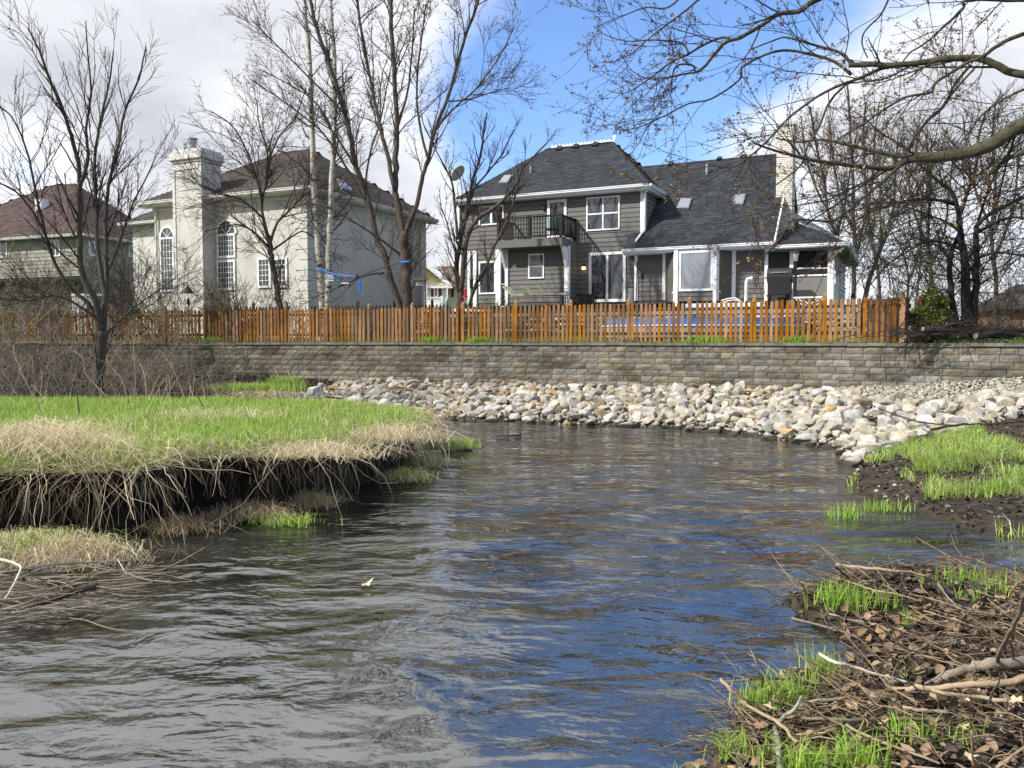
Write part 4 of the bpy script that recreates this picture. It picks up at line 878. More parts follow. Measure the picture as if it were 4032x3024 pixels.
A3 = (bL - .5, -o_, BEZ + .05); B3 = (o_, -o_, BEZ + .05); C3 = (rb[0], 4.8, BRZ); D3 = (ra[0], 4.8, BRZ); E3 = (o_, bb_ + o_, BEZ + .05); F3 = (bL - .5, bb_ + o_, BEZ + .05)
shingles([A3, B3, C3, D3], mbroof, mbroofb, br, seed=21, exp=.16); shingles([B3, E3, C3], mbroof, mbroofb, br, seed=22, exp=.16); shingles([F3, A3, D3], mbroof, mbroofb, br, seed=23, exp=.16); shingles([E3, F3, D3, C3], mbroofb, mbroofb, br, exp=.6, tab=2)
W1 = (l2 - .4, 1.2, BEZ - .45); shingles([W1, (bL + .1, 1.2, BEZ - .45), (bL + .1, 3.5, BEZ + .9), (l2 + 1.2, 3.5, BEZ + .9)], mbroof, mbroofb, br, seed=24)
g = MB(); gutter(g, A3, B3, (0, -1, 0), .16); gutter(g, B3, E3, (1, 0, 0), .16); gutter(g, W1, (bL, 1.2, BEZ - .45), (0, -1, 0)); g.build('gutter', mat('cream_trim', (.55, .54, .50), rough=.6), br)
MB().box(A3[0], B3[0], -o_, -.002, BEZ - .16, BEZ - .1).box(0.002, o_, 0, E3[1], BEZ - .16, BEZ - .1).box(bL, .03, -.06, 0, BEZ - .34, BEZ - .17).box(.0, .06, -.06, bb_, BEZ - .34, BEZ - .17).build('soffit', MATS['cream_trim'], br)
Pb, nb_ = plane_of([B3, E3, C3]); onroof(Bh, [c2(815, 640), c2(905, 665), c2(850, 605), c2(782, 572)], Pb, nb_, .1, 'skylight', mgalv, br, lid=mg_sky)
# quoins
z = GB; k = 0
while z < BEZ - .4:
    h = .42; wd = .62 if k % 2 else .42
    t = MB(); t.box(-wd, .04, -.04, -.001, z + .015, z + h - .015); t.box(.001, .04, .0, wd, z + .015, z + h - .015); t.build('quoin', mst2, br)
    t = MB(); t.box(.001, .04, bb_ - wd, bb_ + .04, z + .015, z + h - .015); t.build('quoin', mst2, br); z += h; k += 1
# chimney
cvb = -.75; cc0 = Bh.V(c1(1262, 800), cvb)[0]; cc1 = Bh.V(c1(1465, 800), cvb)[0]; ctz = Bh.V(c1(1440, 335), cvb)[1]; cbz = Bh.V(c1(1440, 430), cvb)[1]
chb = MB().box(cc0, cc1, cvb, .35, GB, cbz).build('chimney', mst, br)
MB().box(cc0 - .1, cc1 + .1, cvb - .1, .45, cbz + .1, ctz - .1).box(cc0 - .05, cc1 + .05, cvb - .05, .4, cbz + .001, cbz + .1).box(cc0 - .14, cc1 + .14, cvb - .14, .49, cbz + .12, cbz + .2).box(cc0 - .04, cc1 + .04, cvb - .04, .38, ctz - .1, ctz).build('chimney_cap', mst2, chb)
t = MB(); t.box(cc0 - .03, cc0 + .12, cvb - .03, cvb, GB, cbz - .3).box(cc1 - .12, cc1 + .03, cvb - .03, cvb, GB, cbz - .3).box(cc0 + .12, cc1 - .12, cvb - .03, cvb, cbz - .3, cbz - .12).box(cc1 + .001, cc1 + .03, cvb, cvb + .12, BEZ, cbz - .3).box(cc1 + .001, cc1 + .03, cvb + .12, .35, cbz - .3, cbz - .12); t.build('raised_border', mst2, chb)
for (x, y, r_, h) in ((1388, 335, .15, .5), (1330, 342, .06, .33)):
    q = Bh.V(c1(x, y), -.3); MB().tube([(q[0], -.2, ctz), (q[0], -.2, ctz + h * .7), (q[0], -.2, ctz + h * .72), (q[0], -.2, ctz + h)], [r_ * .85, r_ * .95, r_ * 1.1, r_ * 1.15], 12).build('flue', mgalv, chb)
    MB().tube([(q[0], -.2, ctz + h + .05), (q[0], -.2, ctz + h + .1)], r_ * 1.4, 12).build('flue_cap', mgalv, chb)
cwin(pv_, c1, 1168, 985, 1268, 1380, br, fr=.08, nx=4, nz=8, mu=.02); cwin(pv_, c1, 1580, 960, 1712, 1135, br, fr=.09, nx=6, nz=4, mu=.02, gm=mg_mid); cwin(pv_, c1, 1580, 1150, 1712, 1370, br, fr=.09, nx=6, nz=5, mu=.02)
cwin(pv_, c2, 215, 1132, 310, 1352, br, fr=.09, nx=3, nz=5, mu=.02); cwin(pv_, c2, 330, 1132, 430, 1352, br, fr=.09, nx=3, nz=5, mu=.02)
for (x0, x1, yb, cf) in ((1172, 1262, 985, c1), (1582, 1710, 962, c1)):      # arched lights
    a0 = pv_.at(cf(x0, yb)); a1 = pv_.at(cf(x1, yb)); c_ = (a0[0] + a1[0]) / 2; r_ = (a1[0] - a0[0]) / 2; z = (a0[1] + a1[1]) / 2
    arcp = [(c_ + math.cos(a) * r_, z + math.sin(a) * r_ * 1.1) for a in [math.pi * i / 12 for i in range(13)]]
    f2 = MB(); arco = [(c_ + math.cos(a) * (r_ + .1), z + math.sin(a) * (r_ * 1.1 + .1)) for a in [math.pi * i / 12 for i in range(13)]]
    for i in range(12): f2.hexa([pv_.P(*arcp[i], .06), pv_.P(*arcp[i + 1], .06), pv_.P(*arcp[i + 1], 0), pv_.P(*arcp[i], 0), pv_.P(*arco[i], .06), pv_.P(*arco[i + 1], .06), pv_.P(*arco[i + 1], 0), pv_.P(*arco[i], 0)])
    for a in (45, 90, 135): f2.tube([pv_.P(c_, z, .03), pv_.P(c_ + math.cos(R(a)) * r_, z + math.sin(R(a)) * r_, .03)], .015, 4)
    fo = f2.build('arched_window', mwhite, br); MB().poly([pv_.P(a, b, .012) for a, b in arcp], .01, (0, -1, 0)).build('pane', mg_dark, fo)
MB().tube([(bL + .2, -o_, BEZ), (bL + .2, -.1, BEZ - .4), (bL + .2, -.08, GB)], .05, 6).build('downspout', MATS['cream_trim'], br); MB().tube([(.1, bb_ - .5, BEZ), (.1, bb_ - .5, GB)], .05, 6).build('downspout', MATS['cream_trim'], br)

# ================================================================== tan sided house at far left
d0 = atY(178, 505, 43.0)
T = House(d0.x, d0.y, 0, 21, 'tan_house', 'tan lap sided house with purple brown hip roof at the far left')
tr = T.root; mts = mat('tan_siding', (.24, .235, .19), (.28, .27, .22), 2, .8, .1, rnd=.06); mts2 = mat('tan_wall', (.20, .195, .155), rough=.85)
mtroof = mat('plum_shingle', (.062, .040, .038), (.085, .058, .052), 1.2, .92, .5, 60, attr=True); mtb = mat('plum_felt', (.055, .037, .034), rough=.95)
pt = Pl(T, 'v', 0.0); TZ = T.V((170, 507))[1]; T2z = T.V((120, 594))[1]; tb = T.S((295, 520), 0)[0]
tb = min(max(tb, 6), 12)
wallslab(pt, [(-14, T2z), (0, T2z), (0, TZ), (-14, TZ)], mts2, tr); siding(pt, [(-14, T2z), (0, T2z), (0, TZ), (-14, TZ)], mts, tr, .2)
pts_ = Pl(T, 's', 0.0); wallslab(pts_, [(.2, 1.5), (tb, 1.5), (tb, TZ), (.2, TZ)], mts2, tr); siding(pts_, [(0, 1.9), (tb, 1.9), (tb, TZ), (0, TZ)], mts, tr, .2)
MB().box(-14, -.05, 1.2, 1.4, 1.5, T2z - .05).build('ground_floor_wall', mat('brick_brown', (.075, .06, .05), (.11, .09, .075), 8, .9), tr); MB().box(-14, -.01, .2, 1.4, T2z - .2, T2z - .05).build('overhang', mts2, tr)
rz = T.V(c1(450, 602), 4.6)[1]; r0 = T.V(c1(370, 602), 4.6)[0]; r1_ = T.V(c1(545, 602), 4.6)[0]; e1_ = .4
A4 = (-14.6, -e1_, TZ); B4 = (e1_, -e1_, TZ); C4 = (r1_, 4.6, rz); D4 = (r0 - 0, 4.6, rz); E4 = (e1_, tb + e1_, TZ); F4 = (-14.6, 9.6, TZ)
shingles([A4, B4, C4, D4], mtroof, mtb, tr, seed=31, exp=.18); shingles([B4, E4, C4], mtroof, mtb, tr, seed=32, exp=.18); shingles([F4, A4, D4], mtb, mtb, tr, exp=.6, tab=2); shingles([E4, F4, D4, C4], mtb, mtb, tr, exp=.6, tab=2)
g = MB(); gutter(g, A4, B4, (0, -1, 0)); gutter(g, B4, E4, (1, 0, 0)); g.build('gutter', MATS['cream_trim'], tr)
cwin(pt, c1, -30, 995, 55, 1135, tr, fr=.09, gm=mg_mid, nx=2, mu=.06); cwin(pt, c1, 375, 1000, 440, 1125, tr, fr=.08, nx=2, mu=.05); cwin(pts_, c1, 640, 1010, 690, 1120, tr, fr=.08); cwin(pts_, c1, 930, 1040, 985, 1130, tr, fr=.08, gm=mg_mid)
t = MB(); pt.box(t, -.14, .03, T2z, TZ, 0, .05); t.build('corner_board', MATS['cream_trim'], tr)
Pt, nt_ = plane_of([A4, B4, C4]); q = T.hit(*c1(300, 780), Pt, nt_); MB().box(q.x - .25, q.x + .25, q.y - .2, q.y + .3, q.z - .1, q.z + .55).build('roof_vent', mwhite, tr)
dk = empty('white_deck_stairs', label='white railed deck stairs beside the tan house behind shrubs', cat='stairs')
for k in range(12):
    p = atY(158 + 5.2 * k, 650, 36); MB().box(p.x - .03, p.x + .03, p.y - .03, p.y + .03, 2.0, 4.0 if k < 6 else 4.0 - .12 * (k - 6)).build('baluster', mwhite, dk)
pa, pb_ = atY(155, 625, 36), atY(222, 625, 36); MB().box(pa.x, pb_.x, pa.y - .05, pa.y + .05, 3.95, 4.05).build('rail', mwhite, dk)

# ================================================================== yellow house far away
Yh = House(0, 72, 0, 0, 'yellow_house', 'small yellow gabled house with red shutters far back between the two big houses')
yr = Yh.root; py = Pl(Yh, 'v', 0.0); mys = mat('yellow_siding', (.62, .50, .26), (.66, .54, .30), 2, .8, rnd=.05); mcs = mat('cream_siding', (.62, .58, .50), (.66, .62, .54), 2, .8, rnd=.05)
myr = mat('taupe_shingle', (.16, .12, .10), (.22, .17, .145), 1.5, .95, .4, 30, attr=True); mred = mat('red_shutter', (.16, .012, .015), rough=.6)
def y6(x, y, v=0.0): return Yh.V(c6(x, y), v)
yx0 = y6(200, 600)[0]; yx1 = y6(545, 600)[0]; yx2 = y6(760, 600)[0]; yz0 = y6(400, 660)[1]; ye = y6(400, 470)[1]; yp = y6(370, 290)
wallslab(py, [(yx0, yz0), (yx1, yz0), (yx1, ye), (yx0, ye)], mcs, yr); siding(py, [(yx0, yz0), (yx1, yz0), (yx1, ye), (yx0, ye)], mcs, yr, .24)
pky = y6(370, 318); siding(py, [(yx0, ye), (yx1, ye), pky], mys, yr, .24); wallslab(py, [(yx0, ye), (yx1, ye), pky], mys, yr)
p2y = Pl(Yh, 'v', 1.5); wallslab(p2y, [(yx1, yz0), (yx2, yz0), (yx2, ye), (yx1, ye)], mcs, yr); siding(p2y, [(yx1, yz0), (yx2, yz0), (yx2, ye), (yx1, ye)], mcs, yr, .24)
pk = (yp[0], yp[1]); 
shingles([(yx1 + .6, -.5, ye - .1), (yx1 + .6, 9, ye - .1), (pk[0], 9, pk[1]), (pk[0], -.5, pk[1])], myr, myr, yr, exp=.3, tab=.6, seed=41); shingles([(pk[0], -.5, pk[1]), (pk[0], 9, pk[1]), (yx0 - .6, 9, ye - .1), (yx0 - .6, -.5, ye - .1)], myr, myr, yr, exp=.3, tab=.6, seed=42)
rzy = y6(560, 313, 6)[1]; shingles([(yx1 + .2, 1.0, ye), (yx2 + .5, 1.0, ye), (yx2 + .5, 6, rzy), (y6(470, 313, 6)[0], 6, rzy)], myr, myr, yr, exp=.3, tab=.6, seed=43)
t = MB(); 
for sx in (1, -1):
    ex = yx1 + .6 if sx > 0 else yx0 - .6
    t.hexa([(ex, -.62, ye - .35), (pk[0], -.62, pk[1] - .3), (pk[0], -.5, pk[1] - .3), (ex, -.5, ye - .35), (ex, -.62, ye - .02), (pk[0], -.62, pk[1] + .08), (pk[0], -.5, pk[1] + .08), (ex, -.5, ye - .02)])
t.box(yx0 - .5, yx1 + .5, -.5, -.05, ye - .3, ye - .12).box(yx1 + .6, yx2, .9, 1.1, ye - .25, ye - .02); t.build('white_fascia', mwhite, yr)
for (x0, x1, pl_) in ((415, 437, py), (480, 502, py), (583, 605, p2y)):
    t = MB(); a0 = pl_.at(c6(x0, 0))[0]; a1 = pl_.at(c6(x1, 0))[0]; pl_.box(t, a0, a1, pl_.at(c6(400, 572))[1], pl_.at(c6(400, 488))[1], 0, .08); t.build('shutter', mred, yr)
cwin(py, c6, 441, 486, 477, 572, yr, fr=.12, nz=2); cwin(p2y, c6, 608, 498, 640, 575, yr, fr=.12, nz=2)
t = MB(); py.box(t, y6(536, 0)[0], y6(546, 0)[0], yz0, ye, .0, .12); py.box(t, y6(376, 0)[0], y6(390, 0)[0], yz0, ye, .5, .9); t.build('porch_post', mwhite, yr)
t = MB(); z0 = y6(400, 570, -1.5)[1]; z1 = y6(400, 620, -1.5)[1]; x0 = y6(370, 0, -1.5)[0]; x1 = y6(505, 0, -1.5)[0]; t.box(x0, x1, -1.55, -1.45, z0 - .08, z0); t.box(x0, x1, -1.55, -1.45, z1, z1 + .08); t.box(x0 - .3, x1, -1.6, 0, z1 - 1.2, z1 - .1); t.box(x1 - .1, x1 + .1, -1.6, -1.4, z1, z0 + .1)
x = x0
while x < x1: t.box(x, x + .06, -1.53, -1.47, z1, z0); x += .19
t.build('porch_railing', mwhite, yr)
# brick house glimpsed at the right edge
d0 = atY(2180, 615, 50); K = House(d0.x, d0.y, 0, 10, 'brick_house', 'brown brick house glimpsed at the right edge behind the dark tree')
mbrk = mat('far_brick', (.14, .075, .05), (.20, .11, .075), 4, .9); MB().box(0, 9, 0, 6, 1.5, 3.9).build('wall', mbrk, K.root); shingles([(-.4, -.4, 3.9), (9.4, -.4, 3.9), (7, 3, 5.6), (1.6, 3, 5.6)], mbroof, mbroofb, K.root, exp=.2); shingles([(-.4, 6.4, 3.9), (-.4, -.4, 3.9), (1.6, 3, 5.6)], mbroof, mbroofb, K.root, exp=.2)
window(Pl(K, 'v', 0), (.9, 3.4), (2.0, 2.2), mwhite, mg_mid, K.root, nx=2, nz=2)
# ------------------------------------------------------------------ trees
class Twigs:
    def __init__(s): s.P = []; s.R = []
    def add(s, P, Rad): s.P.append(P); s.R.append(Rad)
    def build(s, name, m, parent, n=3, kind=None, cols=None):
        Vs = []; Fs = []; off = 0
        for P, Rad in zip(s.P, s.R):
            N_, K_, _ = P.shape
            if N_ == 0: continue
            d = P[:, -1] - P[:, 0]; d /= np.linalg.norm(d, axis=1, keepdims=True) + 1e-9
            h = np.where(np.abs(d[:, 2:3]) > .8, np.array([[1., 0, 0]]), np.array([[0, 0, 1.]])); a = np.cross(d, h); a /= np.linalg.norm(a, axis=1, keepdims=True) + 1e-9; b = np.cross(d, a)
            an = np.arange(n) * 2 * np.pi / n
            ring = a[:, None, None, :] * np.cos(an)[None, None, :, None] + b[:, None, None, :] * np.sin(an)[None, None, :, None]
            V = P[:, :, None, :] + ring * Rad[:, :, None, None]
            Vs.append(V.reshape(-1, 3)); idx = np.arange(N_)[:, None, None] * K_ * n; r = np.arange(K_ - 1)[None, :, None] * n; j = np.arange(n)[None, None, :]; j2 = (j + 1) % n
            Fs.append(np.stack([idx + r + j, idx + r + j2, idx + r + n + j2, idx + r + n + j], -1).reshape(-1, 4) + off); off += N_ * K_ * n
        return npmesh(name, np.concatenate(Vs), np.concatenate(Fs), m, parent=parent, kind=kind, smooth=True)
def unit(a): return a / (np.linalg.norm(a, axis=-1, keepdims=True) + 1e-9)
def sprout(rg, P, Rad, dens, L, ang, up, jit, k, tmin=.12, rr_=.6, rmin=.004, rmax=9, taper=.4, flat=0.0, lenfall=.55, sq=None):
    """children of the polylines P (N,K,3): dens per metre, length range L"""
    N_, K_, _ = P.shape; seg = np.linalg.norm(P[:, 1:] - P[:, :-1], axis=2); ln = seg.sum(1)
    cnt = rg.poisson(ln * dens * (1 - tmin)); tot = int(cnt.sum())
    if tot == 0: return np.zeros((0, k, 3)), np.zeros((0, k))
    pi = np.repeat(np.arange(N_), cnt); t = tmin + (1 - tmin) * rg.random(tot); f = t * (K_ - 1) * .9999; i = f.astype(int); fr = (f - i)[:, None]
    base = P[pi, i] * (1 - fr) + P[pi, i + 1] * fr; pd = unit(P[pi, i + 1] - P[pi, i]); pr = Rad[pi, i] * (1 - fr[:, 0]) + Rad[pi, i + 1] * fr[:, 0]
    rnd = rg.normal(size=(tot, 3)); side = unit(rnd - pd * (rnd * pd).sum(1, keepdims=True))
    if flat: side[:, 2] *= (1 - flat); side = unit(side)
    an = np.radians(rg.uniform(ang[0], ang[1], tot))[:, None]; d = unit(pd * np.cos(an) + side * np.sin(an))
    Ln = rg.uniform(L[0], L[1], tot) * (1 - lenfall * t); step = (Ln / (k - 1))[:, None]
    out_ = np.zeros((tot, k, 3)); out_[:, 0] = base; cur = base
    for q in range(1, k):
        d = unit(d + np.array([0, 0, up]) + rg.normal(size=(tot, 3)) * jit); cur = cur + d * step; out_[:, q] = cur
    r0 = np.minimum(np.maximum(pr * rr_, rmin), rmax); r1 = np.maximum(r0 * taper, rmin * .75)
    return out_, r0[:, None] + (r1 - r0)[:, None] * np.linspace(0, 1, k)[None]
def resample(P, Rad, k):
    P = np.array([tuple(p) for p in P]); s = np.r_[0, np.cumsum(np.linalg.norm(P[1:] - P[:-1], axis=1))]; t = np.linspace(0, s[-1], k)
    return np.stack([np.interp(t, s, P[:, a]) for a in range(3)], 1), np.interp(t, s, np.array(Rad))
def flecks(rg, name, P, n, size, m, parent, cl=3, spread=.6):
    """small bud or flower clusters scattered along twigs"""
    if len(P) == 0: return
    N_, K_, _ = P.shape; pi = rg.integers(0, N_, n); q = rg.integers(max(0, K_ - 3), K_, n); c = P[pi, q]
    c = np.repeat(c, cl, 0); sz = rg.uniform(size[0], size[1], (len(c), 1)); c = c + rg.normal(size=c.shape) * sz * spread
    a = unit(rg.normal(size=c.shape)); b = unit(np.cross(a, rg.normal(size=c.shape))); V = np.stack([c - a * sz * .5, c + b * sz * .32, c + a * sz * .5, c - b * sz * .32], 1)
    g = rg.uniform(.6, 1.4, (len(c), 1, 1)) * np.ones((len(c), 4, 3))
    npmesh(name, V.reshape(-1, 3), np.arange(len(c) * 4).reshape(-1, 4), m, g.reshape(-1, 3), parent=parent, kind='stuff')
def bark(name, a, b, c=None, sc_=9, st=(1, 1, .35), bump=.8): return mat(name, a, b, sc_, .95, bump, 30, c3_=c, stretch=st, gen=True)
mb_maple = bark('bark_maple', (.045, .036, .028), (.10, .082, .064)); mb_dark = bark('bark_dark', (.016, .013, .012), (.04, .033, .028)); mb_grey = bark('bark_grey', (.04, .036, .028), (.085, .078, .06), (.06, .075, .035))
mb_twig = mat('twig_brown', (.045, .034, .027), (.085, .066, .052), 3, .9, gen=True); mb_twigd = mat('twig_dark', (.018, .015, .013), (.042, .034, .028), 3, .9, gen=True)
mb_twigl = mat('twig_tan', (.16, .125, .085), (.28, .23, .16), 3, .9, gen=True); mb_moss = bark('bark_mossy', (.07, .065, .035), (.15, .135, .075), (.05, .042, .03), 6, (1, 1, 1), 1.0)
mbud_r = mat('bud_red', (.09, .03, .025), rough=.8, attr=True); mbud_g = mat('bud_olive', (.20, .16, .05), rough=.8, attr=True); mbud_t = mat('bud_tan', (.13, .09, .045), rough=.8, attr=True); mleaf = mat('young_leaf', (.10, .16, .025), rough=.7, attr=True)
mb_limb = bark('bark_limb', (.045, .042, .028), (.10, .092, .058), (.03, .026, .02), 6, (1, 1, 1), 1.0)
mb_scrub = mat('scrub_stem', (.10, .085, .068), (.24, .20, .155), 3, .9, gen=True)
def birch_mat():
    m = mat('birch_bark', (.38, .36, .30), (.52, .50, .44), 5, .85, .3, 20, gen=True); t = m.node_tree; N = t.nodes; b = N['Principled BSDF']
    src = b.inputs['Base Color'].links[0].from_socket; g = N.new('ShaderNodeNewGeometry'); mp = N.new('ShaderNodeMapping'); mp.inputs['Scale'].default_value = (2.5, 2.5, 11); t.links.new(g.outputs['Position'], mp.inputs[0])
    n = N.new('ShaderNodeTexNoise'); n.inputs['Scale'].default_value = 1.1; n.inputs['Detail'].default_value = 3; t.links.new(mp.outputs[0], n.inputs['Vector']); cr = N.new('ShaderNodeValToRGB'); cr.color_ramp.elements[0].position = .36; cr.color_ramp.elements[0].color = (.06, .05, .045, 1); cr.color_ramp.elements[1].position = .43; cr.color_ramp.elements[1].color = (1, 1, 1, 1)
    t.links.new(n.outputs['Fac'], cr.inputs[0]); mm = N.new('ShaderNodeMix'); mm.data_type = 'RGBA'; mm.blend_type = 'MULTIPLY'; mm.inputs['Factor'].default_value = 1; t.links.new(src, mm.inputs['A']); t.links.new(cr.outputs[0], mm.inputs['B']); t.links.new(mm.outputs['Result'], b.inputs['Base Color']); return m
mb_birch = birch_mat()
def make_tree(label, Y, limbs, seed, mtrunk=None, mtwig=None, specs=None, buds=None, name='tree', baseZ=None, wob=.35, cat='tree', skip_first=0, group=None, twmin=.004, tubes=8):
    rg = np.random.default_rng(seed); rnd = random.Random(seed); mtrunk = mtrunk or mb_maple; mtwig = mtwig or mb_twig
    b0 = atY(*limbs[0][0][0], Y); deep = Y > 22 and b0.z > 2.2
    if deep: b0.z = 1.95
    root = empty(name, b0, 0, label, cat, group)
    LP = []; LR = []; tb = MB(); ends = {}
    for li, lm in enumerate(limbs):
        px, w0, w1 = lm[0], lm[1], lm[2]; dY0 = lm[3] if len(lm) > 3 else 0; dY1 = lm[4] if len(lm) > 4 else dY0
        n = len(px); pts = [atY(x, y, Y + dY0 + (dY1 - dY0) * i / (n - 1)) for i, (x, y) in enumerate(px)]
        if li == 0: pts[0] = pts[0] + Vector((0, 0, -.15))
        if deep and abs(px[0][1] - limbs[0][0][0][1]) < 6: pts.insert(0, Vector((pts[0].x, pts[0].y, 1.85))); n += 1
        q = crom(pts, 4); k = len(q); rad = [max(.5 * (w0 + (w1 - w0) * (i / (k - 1)) ** .8) / F * Y, twmin) for i in range(k)]
        if li == 0 and n > 2: rad[0] *= 1.35; rad[1] *= 1.18
        for i in range(1, k - 1): q[i] = q[i] + Vector((rnd.gauss(0, 1), rnd.gauss(0, 1), rnd.gauss(0, .6))) * rad[i] * wob * .5
        tb.tube([p - b0 for p in q], rad, tubes if rad[0] > .03 else 5)
        if li >= skip_first:
            a, b = resample(q, rad, 14); LP.append(a); LR.append(b)
    tb.build('trunk', mtrunk, root, smooth=True)
    P = np.array(LP); Rd = np.array(LR); tw = Twigs(); bo = np.array(b0); lastP = None
    for sp_ in (specs or TREE):
        P, Rd = sprout(rg, P, Rd, **sp_)
        tw.add(P - bo, Rd); lastP = P if lastP is None else np.concatenate([lastP[:, -4:], P[:, -4:]]) if P.shape[1] >= 4 else P
        if len(P) > 30000: print('many', label, len(P))
    tw.build('branches', mtwig, root, kind='stuff')
    for (bn, bm_, cnt, size, cl) in (buds or []): flecks(rg, bn, lastP - bo, cnt, size, bm_, root, cl)
    return root
TREE = [dict(dens=2.6, L=(1.3, 3.4), ang=(22, 50), up=.07, jit=.10, k=8, tmin=.2, rr_=.55, rmin=.010, rmax=.03),
        dict(dens=3.4, L=(.6, 1.6), ang=(25, 55), up=.06, jit=.13, k=6, tmin=.12, rr_=.6, rmin=.007, rmax=.012),
        dict(dens=4.2, L=(.3, .8), ang=(25, 60), up=.05, jit=.15, k=4, tmin=.1, rr_=.7, rmin=.0052, rmax=.007)]
def spec(**k):
    s = [dict(a) for a in TREE]
    for key, v in k.items():
        for i in range(3):
            s[i][key] = v[i]
    return s
# far bank tree at the left, several leaders
make_tree('tall bare multi stemmed tree on the far bank in front of the tan house', 20.6, [
    ([(212, 866), (215, 790), (220, 715)], 25, 22), ([(221, 718), (206, 650), (178, 592), (171, 490), (174, 400), (160, 310), (140, 250), (115, 190), (85, 110), (60, 60)], 17, 3, 0, -1.5),
    ([(174, 400), (190, 340), (186, 280), (196, 200), (190, 120), (185, 45)], 8, 2, -.8, -1), ([(222, 715), (226, 640), (213, 560), (207, 430), (205, 340), (215, 270), (235, 180), (245, 110)], 14, 3, 0, 1),
    ([(223, 712), (229, 600), (228, 480), (235, 400), (255, 320), (270, 240), (300, 170), (315, 100)], 12, 3, .2, 1.6), ([(221, 712), (190, 655), (150, 620), (115, 560), (95, 500), (65, 450), (30, 410), (-20, 390)], 11, 3, 0, -1),
    ([(110, 545), (84, 450), (62, 340), (30, 260), (0, 230)], 7, 2, -.4, -1.6), ([(229, 600), (258, 520), (288, 440), (318, 380), (340, 330)], 7, 2, .4, 0), ([(215, 690), (130, 640), (60, 650), (-20, 640)], 6, 2, 0, -2), ([(212, 740), (260, 690), (310, 650), (380, 600)], 6, 2, 0, 1)],
    1, mb_grey, mb_twigd, spec(dens=(3.0, 3.6, 3.6), up=(.10, .09, .08), L=((1.0, 2.3), (.5, 1.4), (.3, .7)), rmin=(.009, .0065, .005), ang=((18, 42), (20, 45), (22, 50))))
make_tree('small crooked tree behind the fence before the double window of the beige house', 30.0, [
    ([(608, 668), (598, 615), (587, 562), (585, 532), (580, 510)], 15, 11), ([(580, 512), (568, 470), (567, 430), (578, 370), (575, 320), (560, 270), (555, 215)], 9, 2, 0, .6), ([(567, 440), (553, 380), (530, 320), (500, 270), (455, 240)], 6, 2, 0, -1),
    ([(585, 520), (600, 480), (625, 455), (660, 420), (700, 400), (750, 370)], 7, 2, 0, 1), ([(580, 535), (553, 505), (523, 487), (494, 487), (440, 500)], 6, 2, 0, -1), ([(590, 540), (625, 515), (655, 500), (690, 520)], 5, 2, 0, .5), ([(575, 370), (600, 300), (640, 250), (660, 190)], 5, 2, .3, .8), ([(567, 470), (520, 430), (480, 420), (430, 400)], 5, 2, 0, -.8)],
    2, mb_maple, mb_twig, spec(up=(.03, .02, .0), dens=(4.0, 4.2, 4.4)), buds=[('buds', mbud_t, 1400, (.03, .055), 2)])
BSP = spec(dens=(3.2, 4.0, 4.0), L=((1.0, 2.2), (.4, 1.0), (.2, .45)), up=(.06, .03, .02), ang=((35, 65), (25, 55), (25, 60)))
make_tree('left of the two white barked birches by the fence', 30.2, [([(698, 668), (692, 577), (687, 517), (684, 472), (678, 398), (675, 309), (672, 219), (668, 120), (660, 40), (655, -60)], 19, 8, 0, .3)], 3, mb_birch, mb_twig, BSP, wob=.1, buds=[('buds', mbud_t, 700, (.03, .05), 2)], name='birch_tree', group='birches', tubes=10)
make_tree('right of the two white barked birches by the fence', 30.0, [([(708, 668), (710, 577), (712, 517), (714, 472), (716, 398), (721, 309), (723, 219), (722, 120), (715, 30), (712, -60)], 17, 7, 0, -.3)], 4, mb_birch, mb_twig, BSP, wob=.1, buds=[('buds', mbud_t, 700, (.03, .05), 2)], name='birch_tree', group='birches', tubes=10)
MSP = spec(dens=(2.7, 3.6, 4.2), up=(.08, .06, .05))
make_tree('slender maple leaning left beside the thick forked trunk', 29.0, [([(868, 668), (845, 606), (827, 547), (809, 502), (800, 452), (787, 407), (770, 362), (759, 303), (747, 249), (738, 219), (715, 150), (690, 80), (670, 0), (650, -70)], 16, 7, 0, 1),
    ([(800, 455), (770, 400), (735, 340), (700, 290), (660, 255), (600, 210), (540, 170)], 6, 2, .3, -.5), ([(747, 249), (700, 200), (650, 150), (590, 90), (540, 40)], 5, 2, .5, 0), ([(787, 407), (800, 330), (822, 260), (835, 190), (850, 120)], 5, 2, .3, .8), ([(770, 362), (730, 300), (680, 220), (620, 180), (560, 150)], 5, 2, .5, 1.5),
    ([(830, 590), (791, 594), (750, 612), (714, 627), (672, 645)], 5, 2, 0, -.6)], 5, mb_maple, mb_twig, MSP, buds=[('buds', mbud_r, 2400, (.03, .055), 2)], skip_first=0)
